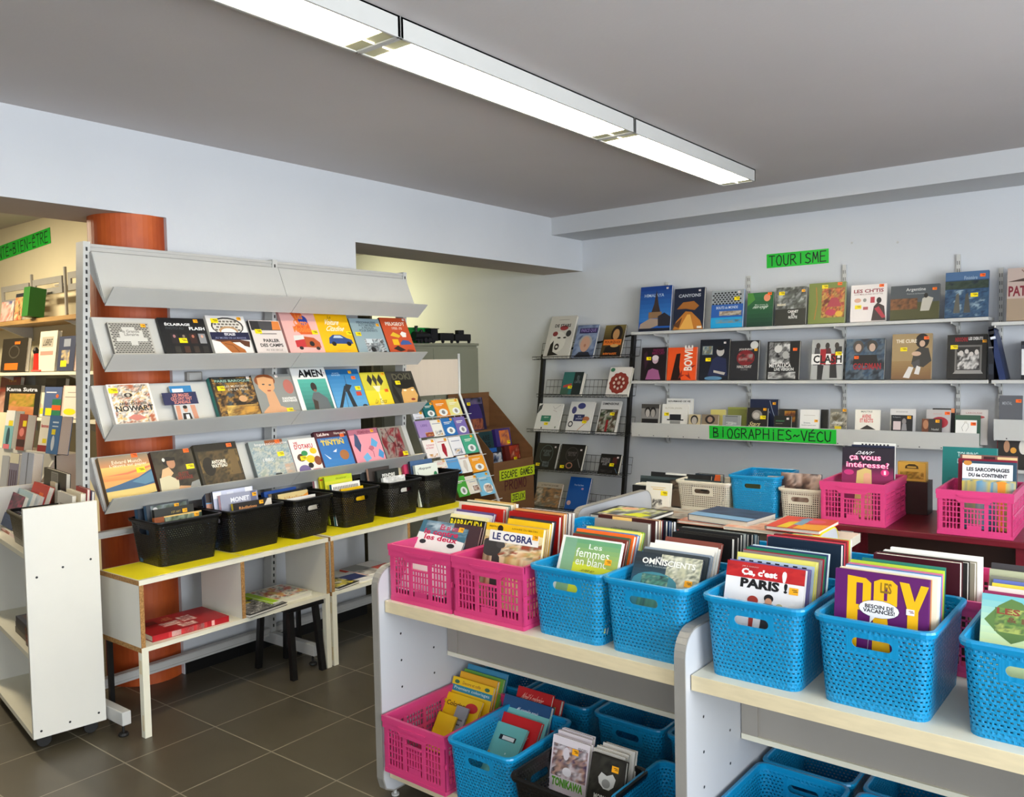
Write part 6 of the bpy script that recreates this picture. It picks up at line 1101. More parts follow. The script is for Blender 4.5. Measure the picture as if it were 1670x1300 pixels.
front(.075, 16, 1180, 1308, 917, .014, '#eceaea', [('n', 0, .62, 1, 1, 10, 4, ['#b81c22', '#c92a2a', '#a01a20'], 4), ('t', 'Ça, c\'est', .2, .66, .66, .86, '#f2f0ee', 'B'), ('t', '!', .72, .52, .78, .9, '#f2f0ee', 'b'), ('t', 'PARIS !', .2, .38, .8, .62, '#141416', 'B'), ('t', 'JIM & DANNY', .2, .88, .42, .92, '#e0b0a8'), ('e', .38, .1, .07, .11, '#a83a2c'), ('e', .58, .2, .06, .1, '#1d1a1a'), ('e', .58, .12, .045, .09, '#d8a080'), ('p', [(.46, 0), (.52, .07), (.64, .07), (.7, 0)], '#2c2a2e'), ('e', .72, .06, .04, .05, '#b9b48a')], 'h,.88,.46', 'red and white comic titled ÇA, C\'EST PARIS', '#d8d6d6')
front(.075, 7, 1360, 1513, 932, .014, '#5f1463', [('r', .14, 0, .26, .86, '#f2b705'), ('p', [(.14, .8), (.14, .9), (.34, .88), (.4, .8), (.4, .34), (.34, .26), (.24, .26), (.24, .8)], '#f2b705'), ('r', .24, .36, .31, .78, '#5f1463'), ('r', .43, 0, .54, .82, '#f2b705'), ('p', [(.43, .7), (.43, .84), (.5, .9), (.62, .9), (.68, .82), (.68, .42), (.58, .42), (.58, .2), (.68, 0), (.55, 0), (.5, .3)], '#f2b705'), ('r', .54, .5, .575, .76, '#5f1463'), ('p', [(.7, .9), (.8, .89), (.86, .56), (.92, .88), (1, .87), (.9, .38), (.9, 0), (.79, 0), (.79, .38)], '#f2b705'), ('t', 'LES', .5, .64, .62, .84, '#8a6a10', 'b'), ('e', .49, .32, .22, .17, '#1d1a20'), ('e', .49, .32, .215, .165, '#eeeef0'), ('p', [(.4, .2), (.46, .18), (.4, .04), (.36, 0)], '#eeeef0'), ('t', 'BESOIN DE\nVACANCES!', .32, .24, .66, .4, '#1d1b1f', 'b')], 'w,.82,.36', 'purple comic with giant yellow PSY letters and a speech bubble', '#4b0f50')
front(.075, 17, 1597, 1745, 972, .014, '#9fc4b4', [('g', 0, 0, 1, 1, '#d8e6a8', '#6fb8c0'), ('p', [(.04, .5), (.2, .8), (.34, .95), (.46, .9), (.6, .7), (.7, .5), (.5, .2), (.36, .1), (.2, .26)], '#5a7a3c'), ('n', .16, .3, .6, .76, 9, 8, ['#4a6a34', '#7a9a44', '#3c5a34', '#a9b45a'], 5), ('t', 'LES SCHTR', .18, .64, 1.1, .76, '#8a3c2a', 'b'), ('t', '& LE VILL', .3, .5, 1.0, .6, '#6a4a2c', 'b')], '', 'comic with a green floating island, cut off by the right edge', '#c86a8a')

def behind(v, deg, rows, where, lim=None, z=.772):
    out = []
    for i, q in enumerate(rows):
        xl, xr, yt, t, base = q[:5]; nm = q[5]; sp = q[6] if len(q) > 6 else None; spec = q[7] if len(q) > 7 else []
        out.append((xl, xr, yt, t, base, spec, '', f"{nm} album, {ORD[i]} {where}", sp))
    top_out(UL(v, deg, z), out, 'comic_album', 'comic album', 'comic albums filed in the bins', lim=lim)
behind(.10, 22, [(742, 800, 853, .012, '#4a363c', 'mauve-brown', '#3a2a2c'), (735, 799, 843, .014, '#16140f', 'black', '#e0cf20', [('r', 0, .8, 1, 1, '#16140f'), ('t', 'BARRACUDA', .03, .87, .97, .985, '#e8d618', 'b')]),
 (736, 813, 837, .012, '#e9dfa8', 'cream'), (741, 812, 833, .01, '#d8d4d2', 'pale grey'), (745, 814, 829.5, .014, '#5a4a80', 'violet')], 'behind the crimson-lettered comic in the first pink crate', (0.016, 0.294))
behind(.28, 8, [(753, 822, 823, .016, '#d3281e', 'red', '#3a3458'), (749, 834, 817.5, .012, '#efe2c8', 'cream-edged', '#4a4238'), (757, 836, 817, .012, '#2c5a48', 'dark green'), (762, 838, 815, .016, '#e6dcc0', 'ivory'), (774, 850, 813.5, .012, '#caa45e', 'ochre'), (786, 875, 816, .014, '#f0efec', 'white')], 'from the front at the back of the first pink crate', (0.016, 0.294))
behind(.115, 14, [(806, 893, 851, .01, '#cfae6a', 'straw'), (829, 897, 845, .014, '#f0c51a', 'yellow', '#e6d8a0'), (838, 900, 843, .02, '#3a3a3e', 'charcoal'), (832, 903, 841, .016, '#23243a', 'dark navy')], 'behind LE COBRA in the second pink crate', (0.330, 0.608))
behind(.27, 8, [(821, 912, 832, .018, '#b01c16', 'dark red', '#c9201a'), (830, 915, 831, .012, '#8a1c14', 'oxblood'), (839, 920, 828.5, .016, '#d89a5a', 'tan'), (845, 924, 828, .014, '#3a1c18', 'dark brown'), (848, 928, 828, .016, '#d8cfc8', 'pale'), (851, 930, 828, .014, '#5a1a1c', 'maroon'), (856, 934, 828, .014, '#e6e2dc', 'off-white')], 'from the front at the back of the second pink crate', (0.330, 0.608))
behind(.105, 23, [(935, 1023, 869, .012, '#7a2c20', 'brick red', '#8a3a2a'), (938, 1027, 866, .01, '#3f5a44', 'dark green'), (941, 1039, 861, .018, '#ef6a1c', 'orange', '#d8301c'), (948, 1049, 860, .016, '#4f7fc0', 'blue'), (957, 1056, 857.5, .014, '#efe06a', 'yellow', '#efe9b0'), (962, 1060, 857, .012, '#8ab02a', 'leaf green')], 'behind the green album in its turquoise bin', (0.657, 0.893))
behind(.36, 5, [(965, 1057, 844, .02, '#9a938c', 'grey', '#8a837c', [('t', 'Les aventures', .3, .9, .9, .93, '#5a534c', 'i')]), (963, 1069, 837.5, .022, '#3f1210', 'dark maroon', '#5a1a18', [('r', .26, .9, .6, 1, '#e6bf70')]), (966, 1074, 836.5, .016, '#d8b48a', 'tan-edged'), (969, 1078, 836.5, .016, '#6a1620', 'wine red'), (975, 1086, 837, .018, '#1b2030', 'blue-black'), (984, 1092, 838, .014, '#23406a', 'navy'), (990, 1098, 839, .016, '#15171c', 'black'), (998, 1103, 840, .012, '#e6e6e6', 'white')], 'from the front in the rear bin behind the green album', (0.652, 0.888))
behind(.10, 25, [(1050, 1156, 894, .01, '#3a444a', 'dark slate'), (1052, 1165, 891, .014, '#8d9cac', 'grey-blue', '#c9a8a0'), (1061, 1172, 884.5, .016, '#ecebe4', 'white'), (1069, 1179, 880, .02, '#f1f0ea', 'thick white'), (1086, 1188, 874.5, .012, '#7a3a30', 'rust-patterned', '#2a2220')], 'behind the OMNISCIENTS album', (0.929, 1.165))
behind(.36, 5, [(1075, 1194, 864.5, .024, '#141314', 'glossy black'), (1083, 1203, 862, .016, '#23201f', 'brown-black', '#b83a50'), (1090, 1208, 858, .018, '#1d1f20', 'black'), (1094, 1214, 857, .014, '#8d9490', 'grey'), (1098, 1219, 857, .016, '#2a2c2e', 'dark grey'), (1103, 1226, 857, .016, '#17181b', 'jet black'), (1110, 1232, 858, .014, '#5a7078', 'steel blue'), (1118, 1236, 859, .014, '#121315', 'ink black')], 'from the front in the rear bin behind the OMNISCIENTS album', (0.952, 1.188))
behind(.10, 15, [(1191, 1321, 911, .014, '#7a72a8', 'lavender'), (1204, 1326, 907.5, .014, '#b9cbe0', 'pale blue', '#1b1b1f', [('k', .04, .95, .98, .985, 8, 1, .5, .9, '#16161a', 0)]), (1203, 1332, 899.5, .016, '#e6e070', 'pale yellow', '#e8d020'), (1212, 1344, 896.5, .014, '#8a7a7c', 'grey-mauve', '#b01c30'), (1213, 1347, 895, .012, '#a82038', 'crimson'), (1218, 1350, 891, .014, '#1d7a5a', 'green'), (1223, 1353, 889, .012, '#2a3a6a', 'indigo'), (1228, 1358, 887.5, .014, '#dcecf0', 'icy white')], 'behind the PARIS album', (1.248, 1.484))
behind(.36, 5, [(1252, 1390, 875.5, .026, '#10263c', 'navy', '#10263c', [('t', 'LE VOYAGEUR', .36, .9, .6, .92, '#5a7088')]), (1251, 1398, 872, .01, '#d8485a', 'rose red'), (1262, 1402, 870.5, .014, '#7a2028', 'garnet'), (1276, 1406, 870.5, .014, '#c92a1c', 'scarlet', '#e6c81a'), (1292, 1411, 871, .014, '#c9cf6a', 'olive yellow'), (1296, 1417, 871, .012, '#e9e9e6', 'white')], 'from the front in the rear bin behind the PARIS album', (1.249, 1.485))
behind(.10, 7, [(1367, 1519, 926, .01, '#c98a5a', 'tan'), (1370, 1532, 924, .018, '#f1ead0', 'cream', '#ece4c8'), (1379, 1540, 921.5, .012, '#dce6f0', 'pale blue-white'), (1380, 1543, 919.5, .012, '#5a8ac0', 'sky blue'), (1384, 1546, 917, .01, '#e07a9a', 'pink'), (1387, 1547, 912.5, .014, '#b9d840', 'lime', '#e8d020'), (1406, 1549, 909.5, .012, '#2a7a6a', 'teal')], 'behind the purple PSY album', (1.550, 1.786))
behind(.41, 3, [(1412, 1566, 900.5, .034, '#4b0f1e', 'maroon leather'), (1416, 1578, 899, .03, '#14110f', 'black'), (1422, 1590, 899, .03, '#8d8674', 'grey-beige'), (1419, 1597, 894.5, .02, '#efeeea', 'white'), (1452, 1602, 892.5, .016, '#f4f3f0', 'bright white')], 'from the front in the rear pink crate', (1.561, 1.839))
behind(.11, 16, [(1606, 1760, 962, .014, '#a03060', 'plum pink'), (1612, 1760, 955, .012, '#e6d8d0', 'pale pink'), (1618, 1765, 950, .012, '#d8c43a', 'mustard'), (1620, 1768, 944, .012, '#5a6ab0', 'violet blue'), (1616, 1768, 938, .016, '#7a7a6a', 'drab green'), (1614, 1772, 927, .02, '#a9ac8c', 'grey-green'), (1617, 1775, 917, .016, '#3a3638', 'charcoal')], 'behind the floating island album')
# ================================================================ lower shelf of the front units
ZL = .1305
crate('pink folding crate on the lower front shelf, holding yellow colouring books', U @ TR(.158, .165, ZL, .0), 'pink folding crates')
LB = [(.468, .125, .025, 'turquoise bin on the lower shelf holding red and teal activity books', 0),       (.45, .585, .0, 'empty turquoise bin in the rear of the lower shelf behind the teal activity books', 0), (.152, .585, 0, 'turquoise bin in the rear of the lower shelf behind the yellow colouring books', 0), (.75, .585, .0, 'empty turquoise bin in the rear of the lower shelf, second from the middle panel', 0), (1.04, .585, .0, 'empty turquoise bin in the rear of the lower shelf next to the middle panel', 0),
      (1.365, .235, .0, 'empty turquoise bin on the lower right shelf, beside the middle panel', 0), (1.365, .60, .0, 'empty turquoise bin on the lower right shelf, rear row beside the middle panel', 0), (1.665, .235, 0, 'empty turquoise bin on the lower right shelf, front row further right', 0), (1.665, .60, 0, 'empty turquoise bin on the lower right shelf, rear row further right', 0), (1.965, .235, 0, 'empty turquoise bin at the right end of the lower front row', 0)]
basket('bluesmall', 'smaller empty turquoise bin at the front of the lower shelf by the middle panel', U @ TR(1.074, .11, ZL), 'turquoise bins on the lower shelf', 'bin')
for u_, v_, rz, lab, _ in LB: basket('blue', lab, U @ TR(u_, v_, ZL, rz), 'turquoise bins on the lower shelf', 'bin')
basket('black', 'black basket of manga on the lower front shelf', U @ TR(.812, .035, ZL, math.pi/2), None)
LA = 'activity books on the lower shelf'
def lowl(v, deg, u0=0): return Lean(UW(0, v, .15 if deg > 16.5 else .225), uX, (uY[0], uY[1], 0), deg)
def low(v, deg, rows, cat='activity book', nm='activity_book', gp=LA): top_out(lowl(v, deg), rows, nm, cat, gp)
low(.19, 34, [(728, 788, 1126, .012, '#f2c80e', [('t', 'Coloriage', .12, .74, .66, .86, '#7a5a14', 'b'), ('e', .78, .82, .16, .09, '#c92a2a')], '', 'yellow colouring book lettered Coloriage in the lower pink crate')])
low(.15, 34, [(716, 745, 1160, .008, '#f0cc1a', [], '', 'small plain yellow book at the front of the lower pink crate')])
low(.165, 34, [(746, 765, 1150, .008, '#8d9499', [('r', .2, .7, .8, .73, '#4b5054'), ('r', .2, .6, .7, .63, '#4b5054')], '', 'grey booklet with dark print leaning in the lower pink crate')])
low(.25, 22, [(740, 806, 1102, .014, '#f0c414', [('r', 0, .78, 1, .88, '#2a8aa0'), ('t', 'Premiers coloriages', .08, .8, .94, .86, '#d8ecec'), ('t', 'Decore et colle', .26, .91, .7, .96, '#a0602a'), ('e', .12, .93, .06, .03, '#3a6a4a'), ('e', .86, .93, .06, .03, '#3a6a4a')], '', 'yellow activity book with a teal band in the lower pink crate', '#b83a3a'),
 (752, 812, 1094, .016, '#e8a81c', [], '', 'amber activity book behind the teal-banded one in the lower pink crate'), (758, 822, 1090, .012, '#6aa03a', [], '', 'green activity book in the lower pink crate'), (764, 828, 1082, .01, '#3a8ab0', [], '', 'blue activity book at the back of the lower pink crate')])
tl = [('r', .4, .74, .82, .82, '#1d1f22'), ('r', .48, .75, .78, .81, '#e6e6e2'), ('e', .3, .5, .03, .03, '#c9a05a'), ('e', .2, .6, .015, .015, '#dff0ee'), ('e', .7, .55, .015, .015, '#dff0ee'), ('t', 'jeux et magie', .3, .3, .8, .38, '#e6f2f0', 'i'), ('e', .14, .3, .05, .06, '#2a4a4c')]
low(.07, 42, [(800, 861, 1171, .012, '#6fbcb8', tl, '', 'teal wipe-clean book with a pen at the front of the lower turquoise bin')])
low(.125, 34, [(816, 884, 1158, .016, '#d01c20', [('t', 'Jeux', .2, .72, .4, .82, '#f2dcd4', 'b'), ('t', 'effaçables', .44, .66, .84, .76, '#f0a0a0', 'i')], '', 'red activity book in the lower turquoise bin'), (830, 898, 1146, .012, '#79c0bc', tl, '', 'teal wipe-clean book behind the red one in the lower turquoise bin')])
low(.19, 24, [(824, 900, 1131, .02, '#234e7a', [('t', 'Ma première année', .26, .8, .8, .88, '#d8e2ec', 'i'), ('e', .9, .66, .06, .05, '#c98a3a')], '', 'dark blue activity book in the lower turquoise bin', '#c9b48a'), (846, 902, 1118, .014, '#b5181c', [('t', 'Noël à colorier', .1, .84, .84, .94, '#e6b0a0', 'i')], '', 'dark red colouring book at the back of the lower turquoise bin'), (852, 916, 1124, .02, '#a02422', [('n', .1, .1, .9, .9, 6, 8, ['#a02422', '#c9b03a', '#5a8a4a', '#8a2a2a'], 4)], '', 'red striped-pencil book at the far back of the lower turquoise bin')])
MGp = 'manga in the black basket'
mg = [('r', 0, .72, 1, 1, '#e0d6da'), ('n', .04, .28, .96, .86, 8, 9, ['#4a3a5a', '#c9a08c', '#2a2430', '#e6dce0', '#7a4a4a'], 14), ('e', .46, .4, .12, .08, '#e6e2e6'), ('e', .4, .72, .08, .12, '#d8cfd4'), ('t', 'TONIKAWA', .08, .1, .92, .26, '#5aa02c', 'B'), ('t', 'KENTARO', .7, .86, .94, .9, '#2a2a2c')]
low(.075, 13, [(903, 963, 1197, .018, '#d8ccd2', mg, 'h,.64,.8', 'white manga with green lettering at the front of the black basket')], 'manga', 'manga_volume', MGp)
low(.105, 13, [(911, 966, 1190, .018, '#cfc4c8', mg, '', 'second manga of the white series, just behind the front copy'), (917, 967, 1187, .018, '#e0d8dc', [], '', 'third manga of the white series, at the back of its row')], 'manga', 'manga_volume', MGp)
low(.055, 16, [(966, 1022, 1226, .016, '#26241f', [('n', .02, .02, .98, .98, 8, 10, ['#1f1e1a', '#3a3830', '#26241f', '#2f2c26'], 3), ('p', [(.26, .6), (.34, .7), (.5, .66), (.66, .72), (.76, .64), (.72, .5), (.6, .42), (.44, .42), (.3, .5)], '#c9c9c4'), ('e', .5, .52, .12, .08, '#8d8d88'), ('t', 'MORIARTY', .2, .2, .8, .3, '#d8d8d2', 'b')], 'h,.72,.82', 'dark manga with a pale crest at the front of the black basket')], 'manga', 'manga_volume', MGp)
low(.085, 15, [(968, 1020, 1219, .018, '#d8d4ca', [], '', 'pale manga directly behind the one with the crest'), (974, 1026, 1215, .018, '#e0dcd2', [], '', 'second pale manga behind the one with the crest', '#8a7a5a'), (984, 1036, 1210, .018, '#d8d4cc', [], '', 'last pale manga behind the one with the crest', '#2a3a4a')], 'manga', 'manga_volume', MGp)

# ================================================================ second unit: magazine stacks
def lay(px, py, z, w, d, t, rz, base, spec, name, label, cat, group=None, spine=None, stk=''):
    """lies flat; (px, py) is its front left corner seen at height z + t"""
    p = at(px, py, 2, z + t)
    M = Matrix.Translation((p[0], p[1], z)) @ Matrix.Rotation(rz, 4, 'Z') @ Matrix(((1, 0, 0, 0), (0, 0, 1, 0), (0, -1, 0, t), (0, 0, 0, 1)))
    return book(name, label, cat, M, w, d, t, base, spec, spine=spine, stk=stk, group=group, hard=min(.002, t*.25))
MS = 'magazines stacked on the second display unit'
z = .7425
for k in range(8):
    top = k == 7
    lay(962 + (k % 3), 838, z, .30 - .004*(k % 2), .27, .0155, .02*((k*3) % 4 - 1.5), ['#3a3c40', '#8d9094', '#23252a', '#a9acae'][k % 4] if not top else '#2b2f2c',
        [('n', .05, .05, .95, .95, 12, 9, ['#2b2f2c', '#8d9094', '#3f4a34', '#c9ccc8', '#d8d820', '#4a4d50'], 31), ('e', .3, .8, .16, .1, '#d8a07a'), ('p', [(.45, .2), (.6, .5), (.9, .4), (.8, .2)], '#d6dc1a')] if top else [], 'magazine', f"glossy grey magazine, {ORD[7-k]} from the top of the left stack by the unit's end panel", 'magazine', MS, spine='#b9bbbd' if k % 2 else '#5d6064'); z += .0158
z = .7425
for k in range(7):
    lay(1052 + k % 2, 836, z, .235, .20, .0125, .015*((k*5) % 3 - 1), ['#c9c2b4', '#7a6a58', '#b9b0a4', '#4b4a4c'][k % 4], [('n', .02, .02, .98, .98, 9, 7, ['#c9c2b4', '#8a6a4a', '#b9b9b0', '#6a5a4a'], 33)] if k == 6 else [], 'magazine', f"dull beige magazine, {ORD[6-k]} from the top of the low middle stack", 'magazine', MS); z += .0128
z = .7425
for k in range(6):
    lay(1104 + k % 2*2, 848, z, .33, .22, .0145, -.02 + .012*((k*2) % 3), ['#c0664a', '#a9502c', '#8a4a34', '#d8a08a'][k % 4] if k < 5 else '#c9785a', [('n', .02, .02, .98, .98, 10, 7, ['#c9785a', '#e0b09a', '#a9502c', '#d8c0b0'], 35)] if k == 5 else [], 'magazine', f"reddish magazine, {ORD[5-k]} from the top of the stack under the navy folder", 'magazine', MS, spine='#8d8a86'); z += .0148
lay(1122, 838, z, .31, .26, .03, -.13, '#2c3e5c', [('r', 0, 0, 1, .3, '#7aa6cc'), ('n', 0, .3, 1, 1, 9, 6, ['#2c3e5c', '#3a4c6a', '#24344e'], 36)], 'magazine', 'navy folder with a light blue edge lying across the reddish magazines', 'magazine', MS, spine='#23324a')
z = .7425
for k in range(7):
    lay(1180 + k % 2*2, 858, z, .29, .25, .0135, .01*((k*3) % 4 - 1.5), ['#e6d3c4', '#d8a58c', '#efe4d4', '#c98a78'][k % 4] if k < 6 else '#efe0cc', [('n', 0, 0, 1, .6, 10, 6, ['#efe0cc', '#d88a6a', '#e9c0a4', '#b05a4a'], 38), ('t', 'VOYAGE EN MER', .4, .74, .9, .8, '#8d7a6a')] if k == 6 else [], 'magazine', f"pale pink magazine, {ORD[6-k]} from the top of the stack before the turquoise bin", 'magazine', MS); z += .0138
z = .7425
for k in range(8):
    lay(1247 + k % 2*2, 857, z, .225, .26, .0165, .008*((k*3) % 4 - 1.5), '#b9b0a0' if k < 7 else '#d83c30', [('r', 0, 0, 1, 1, '#d8442c'), ('p', [(.2, 0), (.24, .5), (.4, .6), (.4, 0)], '#e8c81c'), ('p', [(.5, 0), (.5, .4), (1, .5), (1, 0)], '#e8a01c'), ('r', .4, .3, .56, .9, '#7a9cb4'), ('e', .7, .7, .16, .14, '#e0506a'), ('p', [(.3, .7), (.44, .95), (.56, .8)], '#6a8aa8')] if k == 7 else [], 'puzzle_book', f"thick puzzle book, {ORD[7-k]} from the top of the stack by the yellow-edged panel", 'book', MS, spine='#8d8474'); z += .0168

# ================================================================ low white table with baskets behind the magazines
TB = Matrix.Translation((-1.82, 4.42, 0))
t = thing('side_table', 'plain white table behind the magazine stacks, carrying white baskets and a turquoise bin', 'table', M=TB)
b = MB(); b.box(-.63, .46, -.22, .22, .715, .742); part(b, 'top_board', 'white_metal', t, bevel=.003)
for x in (-.61, .41):
    for y in (-.2, .16):
        b = MB(); b.box(x, x + .04, y, y + .04, 0, .715); part(b, 'leg', 'white_metal', t)
def gp(px, py, Y): return at(px, py, 1, Y)
p = gp(1137, 833, 4.215); basket('white', 'long white latticed basket of dark books beside the turquoise bin', TR(-2.00, 4.35, .7425, .0), 'white latticed baskets', 'basket')
basket('whitenarrow', 'white latticed basket right of the turquoise bin, touching the pink crate', TR(-1.462, 4.40, .7425, .0), 'white latticed baskets', 'basket')
basket('blue', 'turquoise bin standing between two white latticed baskets', TR(-1.715, 4.42, .7425, .02), None, 'bin')
t = thing('felt_box', 'dark grey felt box with cream edges left of the white latticed basket', 'box', M=TR(-2.355, 4.33, .7425))
for x0, x1, y0, y1 in ((-.075, .075, -.10, -.092), (-.075, .075, .092, .1), (-.075, -.067, -.092, .092), (.067, .075, -.092, .092)):
    b = MB(); b.box(x0, x1, y0, y1, 0, .12); part(b, 'side_panel', 'fascia_grey' if False else 'rubber', t)
b = MB(); b.box(-.067, .067, -.09, .09, .09, .125); part(b, 'card_stack', 'pages', t)
pw = Lean((0, 4.205, .7435), (1, 0, 0), (0, 1, 0), 10)
face_out(pw, [(1051, 1091, 786, .02, '#e9e4d6', [('r', .2, .8, .8, .82, '#d8b45a'), ('r', .28, .72, .72, .75, '#d8b45a'), ('n', .3, .04, .7, .36, 6, 5, ['#e9e4d6', '#2a2826', '#8d8880', '#e9e4d6'], 5)], 'y,.76,.6', 'cream boxed set with a small dark picture, leaning before the white basket')], 'boxed_set', 'box', None, yb=lambda x: 834)
BKb = 'books in the white baskets'
pw = Lean((0, 4.275, .752), (1, 0, 0), (0, 1, 0), 12)
top_out(pw, [(1093, 1177, 782, .03, '#6a5848', [('n', 0, .4, 1, 1, 10, 6, ['#6a5848', '#4b3e34', '#8d7a66', '#2a2622'], 4), ('r', .4, .6, .5, .95, '#23201e'), ('r', .62, .66, .74, .95, '#23201e'), ('r', .8, .66, .94, .9, '#6d6a66')], '', 'brown photo book leaning in the long white basket', '#1a1918'),
 (1045, 1176, 775, .04, '#1f2a2c', [('r', 0, .9, 1, 1, '#3a4648')], '', 'long dark green book behind the brown photo book in the long white basket'),
 (1062, 1160, 769, .03, '#161718', [('r', .25, .94, .6, 1, '#c9c9c2')], '', 'black book with a pale label behind the long dark green one')], 'art_book', 'book', BKb)
pw2 = Lean((0, 4.39, .78), (1, 0, 0), (0, 1, 0), 4)
top_out(pw2, [(1134, 1175, 772, .05, '#24303a', [('p', [(.7, .5), (.8, 1), (1, 1), (1, .5)], '#d8602a'), ('r', .3, .86, .7, .92, '#8a4a3a')], '', 'dark blue and orange boxed game at the back of the long white basket')], 'game_box', 'game box', None)
pw = Lean((0, 4.33, .77), (1, 0, 0), (0, 1, 0), 6)
top_out(pw, [(1191, 1240, 774, .03, '#5a5a34', [('r', .5, 0, .52, 1, '#23231a'), ('r', 0, .9, 1, 1, '#6d6a3c')], '', 'olive and gold book in the turquoise bin between the white baskets', '#23231a')], 'art_book', 'book', BKb)
pw = Lean((0, 4.30, .752), (1, 0, 0), (0, 1, 0), 8)
top_out(pw, [(1274, 1338, 770, .03, '#3a2c28', [('n', 0, .3, 1, 1, 9, 7, ['#3a2c28', '#8a6a58', '#c9b0a0', '#2a2020'], 8)], '', 'dark brown photo book in the white basket right of the turquoise bin', '#d8d4d0')], 'art_book', 'book', BKb)

# ================================================================ dark red bench with pink crates
t = thing('bench', 'dark red wooden bench carrying two pink crates before the back wall', 'bench', (-.45, 4.50, 0))
b = MB(); b.box(-.90, .95, -.33, .30, .735, .765); part(b, 'seat_board', 'red_wood', t, bevel=.004)
b = MB(); b.box(-.88, .93, -.12, -.10, .70, .735); part(b, 'rail', 'brown_and_shade', t)  # set back and dark, painted as the shade below the seat
for x in (-.84, -.02 + .0, .86):
    for y in (-.31, .22):
        b = MB(); b.box(x - .03, x + .03, y, y + .06, 0, .735); part(b, 'leg', 'red_wood', t)
    b = MB(); b.prism([(-.25, .20), (-.21, .20), (.22, .66), (.22, .70), (.18, .70)], 0, x - .015, x + .015); part(b, 'brace', 'red_wood', t)
b = MB(); b.box(-.86, .9, .24, .262, .05, .70); part(b, 'back_board', 'brown_and_shade', t)  # dark sheet: the deep shade under the bench put into its colour
crate('pink folding crate on the dark red bench, left one, holding the pink-titled dark comic', TR(-1.187, 4.39, .7655))
crate('pink folding crate on the dark red bench, right one, holding the SARCOPHAGES comic', TR(-.662, 4.39, .7655))
BC = 'comics in the crates on the bench'
pw = Lean((0, 4.36, .775), (1, 0, 0), (0, 1, 0), 5)
face_out(pw, [(1373, 1457, 730, .014, '#2c2630', [('g', 0, 0, 1, .4, '#8a2c5a', '#2c2630'), ('t', 'DANY', .26, .76, .64, .88, '#f2f0f2', 'bi'), ('t', 'ça vous', .14, .5, .76, .72, '#e83a8a', 'B'), ('t', 'intéresse?', .08, .28, .92, .5, '#e83a8a', 'B'), ('t', 'ça vous', .145, .51, .755, .71, '#f6dfe8'), ('t', 'intéresse?', .085, .29, .915, .49, '#f6dfe8'), ('p', [(.24, 0), (.3, .16), (.46, .28), (.58, .22), (.62, 0)], '#d8c07a'), ('e', .5, .02, .07, .08, '#e0a88a'), ('e', .84, .14, .08, .12, '#d83a7a'), ('t', '1', .82, .07, .86, .21, '#f6dfe8', 'b'), ('e', .14, .1, .1, .1, '#c93a7a')], '', 'dark comic by the pink title ÇA VOUS INTÉRESSE in the left bench crate', '#3a2a3c')], 'comic_album', 'comic album', BC, yb=lambda x: 775)
pw = Lean((0, 4.385, .775), (1, 0, 0), (0, 1, 0), 4)
top_out(pw, [(1378, 1470, 728, .014, '#1d1e24', [], '', 'black album behind the pink-titled comic in the left bench crate', '#5a4a5c'), (1389, 1476, 725, .014, '#232a44', [], '', 'navy album third in the left bench crate'), (1392, 1477, 721, .016, '#e0dfd8', [('k', .2, .94, .9, .99, 8, 1, .5, .9, '#2a2a2c', 0)], '', 'white album with black print at the back of the left bench crate', '#d8d4cc')], 'comic_album', 'comic album', BC, lim=(-1.325, -1.052))
pw = Lean((0, 4.34, .775), (1, 0, 0), (0, 1, 0), 7)
face_out(pw, [(1569, 1657, 752, .03, '#27465a', [('r', 0, .16, .94, .88, '#e6e8ea'), ('t', 'LES SARCOPHAGES', .08, .52, .88, .7, '#2c2e32', 'B'), ('t', 'DU 6e CONTINENT', .12, .26, .84, .44, '#2c2e32', 'B'), ('n', 0, 0, 1, .15, 10, 2, ['#27465a', '#5a9ac0', '#d8c04a', '#3a6a80'], 6), ('e', .1, .9, .08, .12, '#c98a3a'), ('e', .74, .04, .1, .06, '#e0902c'), ('t', 'VOL DE NUIT', .3, .75, .7, .79, '#a9acae')], '', 'white-labelled comic LES SARCOPHAGES in the right bench crate', '#8a1030')], 'comic_album', 'comic album', BC, yb=lambda x: 787)
pw = Lean((0, 4.39, .775), (1, 0, 0), (0, 1, 0), 6)
top_out(pw, [(1563, 1664, 747, .02, '#8a1030', [], '', 'crimson album behind the white-labelled comic in the right bench crate'), (1566, 1672, 740.5, .016, '#7a5048', [('r', .04, .9, .38, .99, '#e6c8a8'), ('r', .42, .88, .62, .98, '#3a1418'), ('r', .66, .88, 1, .98, '#e0c08a')], '', 'brown album with cream labels at the back of the right bench crate')], 'comic_album', 'comic album', BC, lim=(-.80, -.526))
# things standing at the back of the bench
pw = Lean((0, 4.72, .766), (1, 0, 0), (0, 1, 0), 6)
face_out(pw, [(1535, 1624, 729, .03, '#1d7a76', [('t', 'TOURING', .28, .86, .66, .93, '#b9d8d4', 'b'), ('t', 'DU MONDE', .28, .76, .64, .83, '#b9d8d4', 'b'), ('n', .1, .1, .9, .55, 8, 5, ['#1d7a76', '#1a6c68', '#238a84'], 4)], '', 'large teal book lettered TOURING standing at the back of the bench', '#3a9a94')], 'art_book', 'book', None, b0=0)
t = thing('carton', 'dark brown carton under the gold box at the back of the bench', 'carton', M=TR(-1.015, 4.68, .7655))
b = MB(); b.box(-.075, .075, -.06, .06, 0, .165); part(b, 'box_body', 'brown_and_shade', t)
b = MB(); b.box(-.0755, -.001, -.061, .061, .165, .168); b.box(.001, .0755, -.061, .061, .165, .168); part(b, 'flaps', 'brown_and_shade', t)
M = Matrix.Translation((-1.085, 4.635, .934))
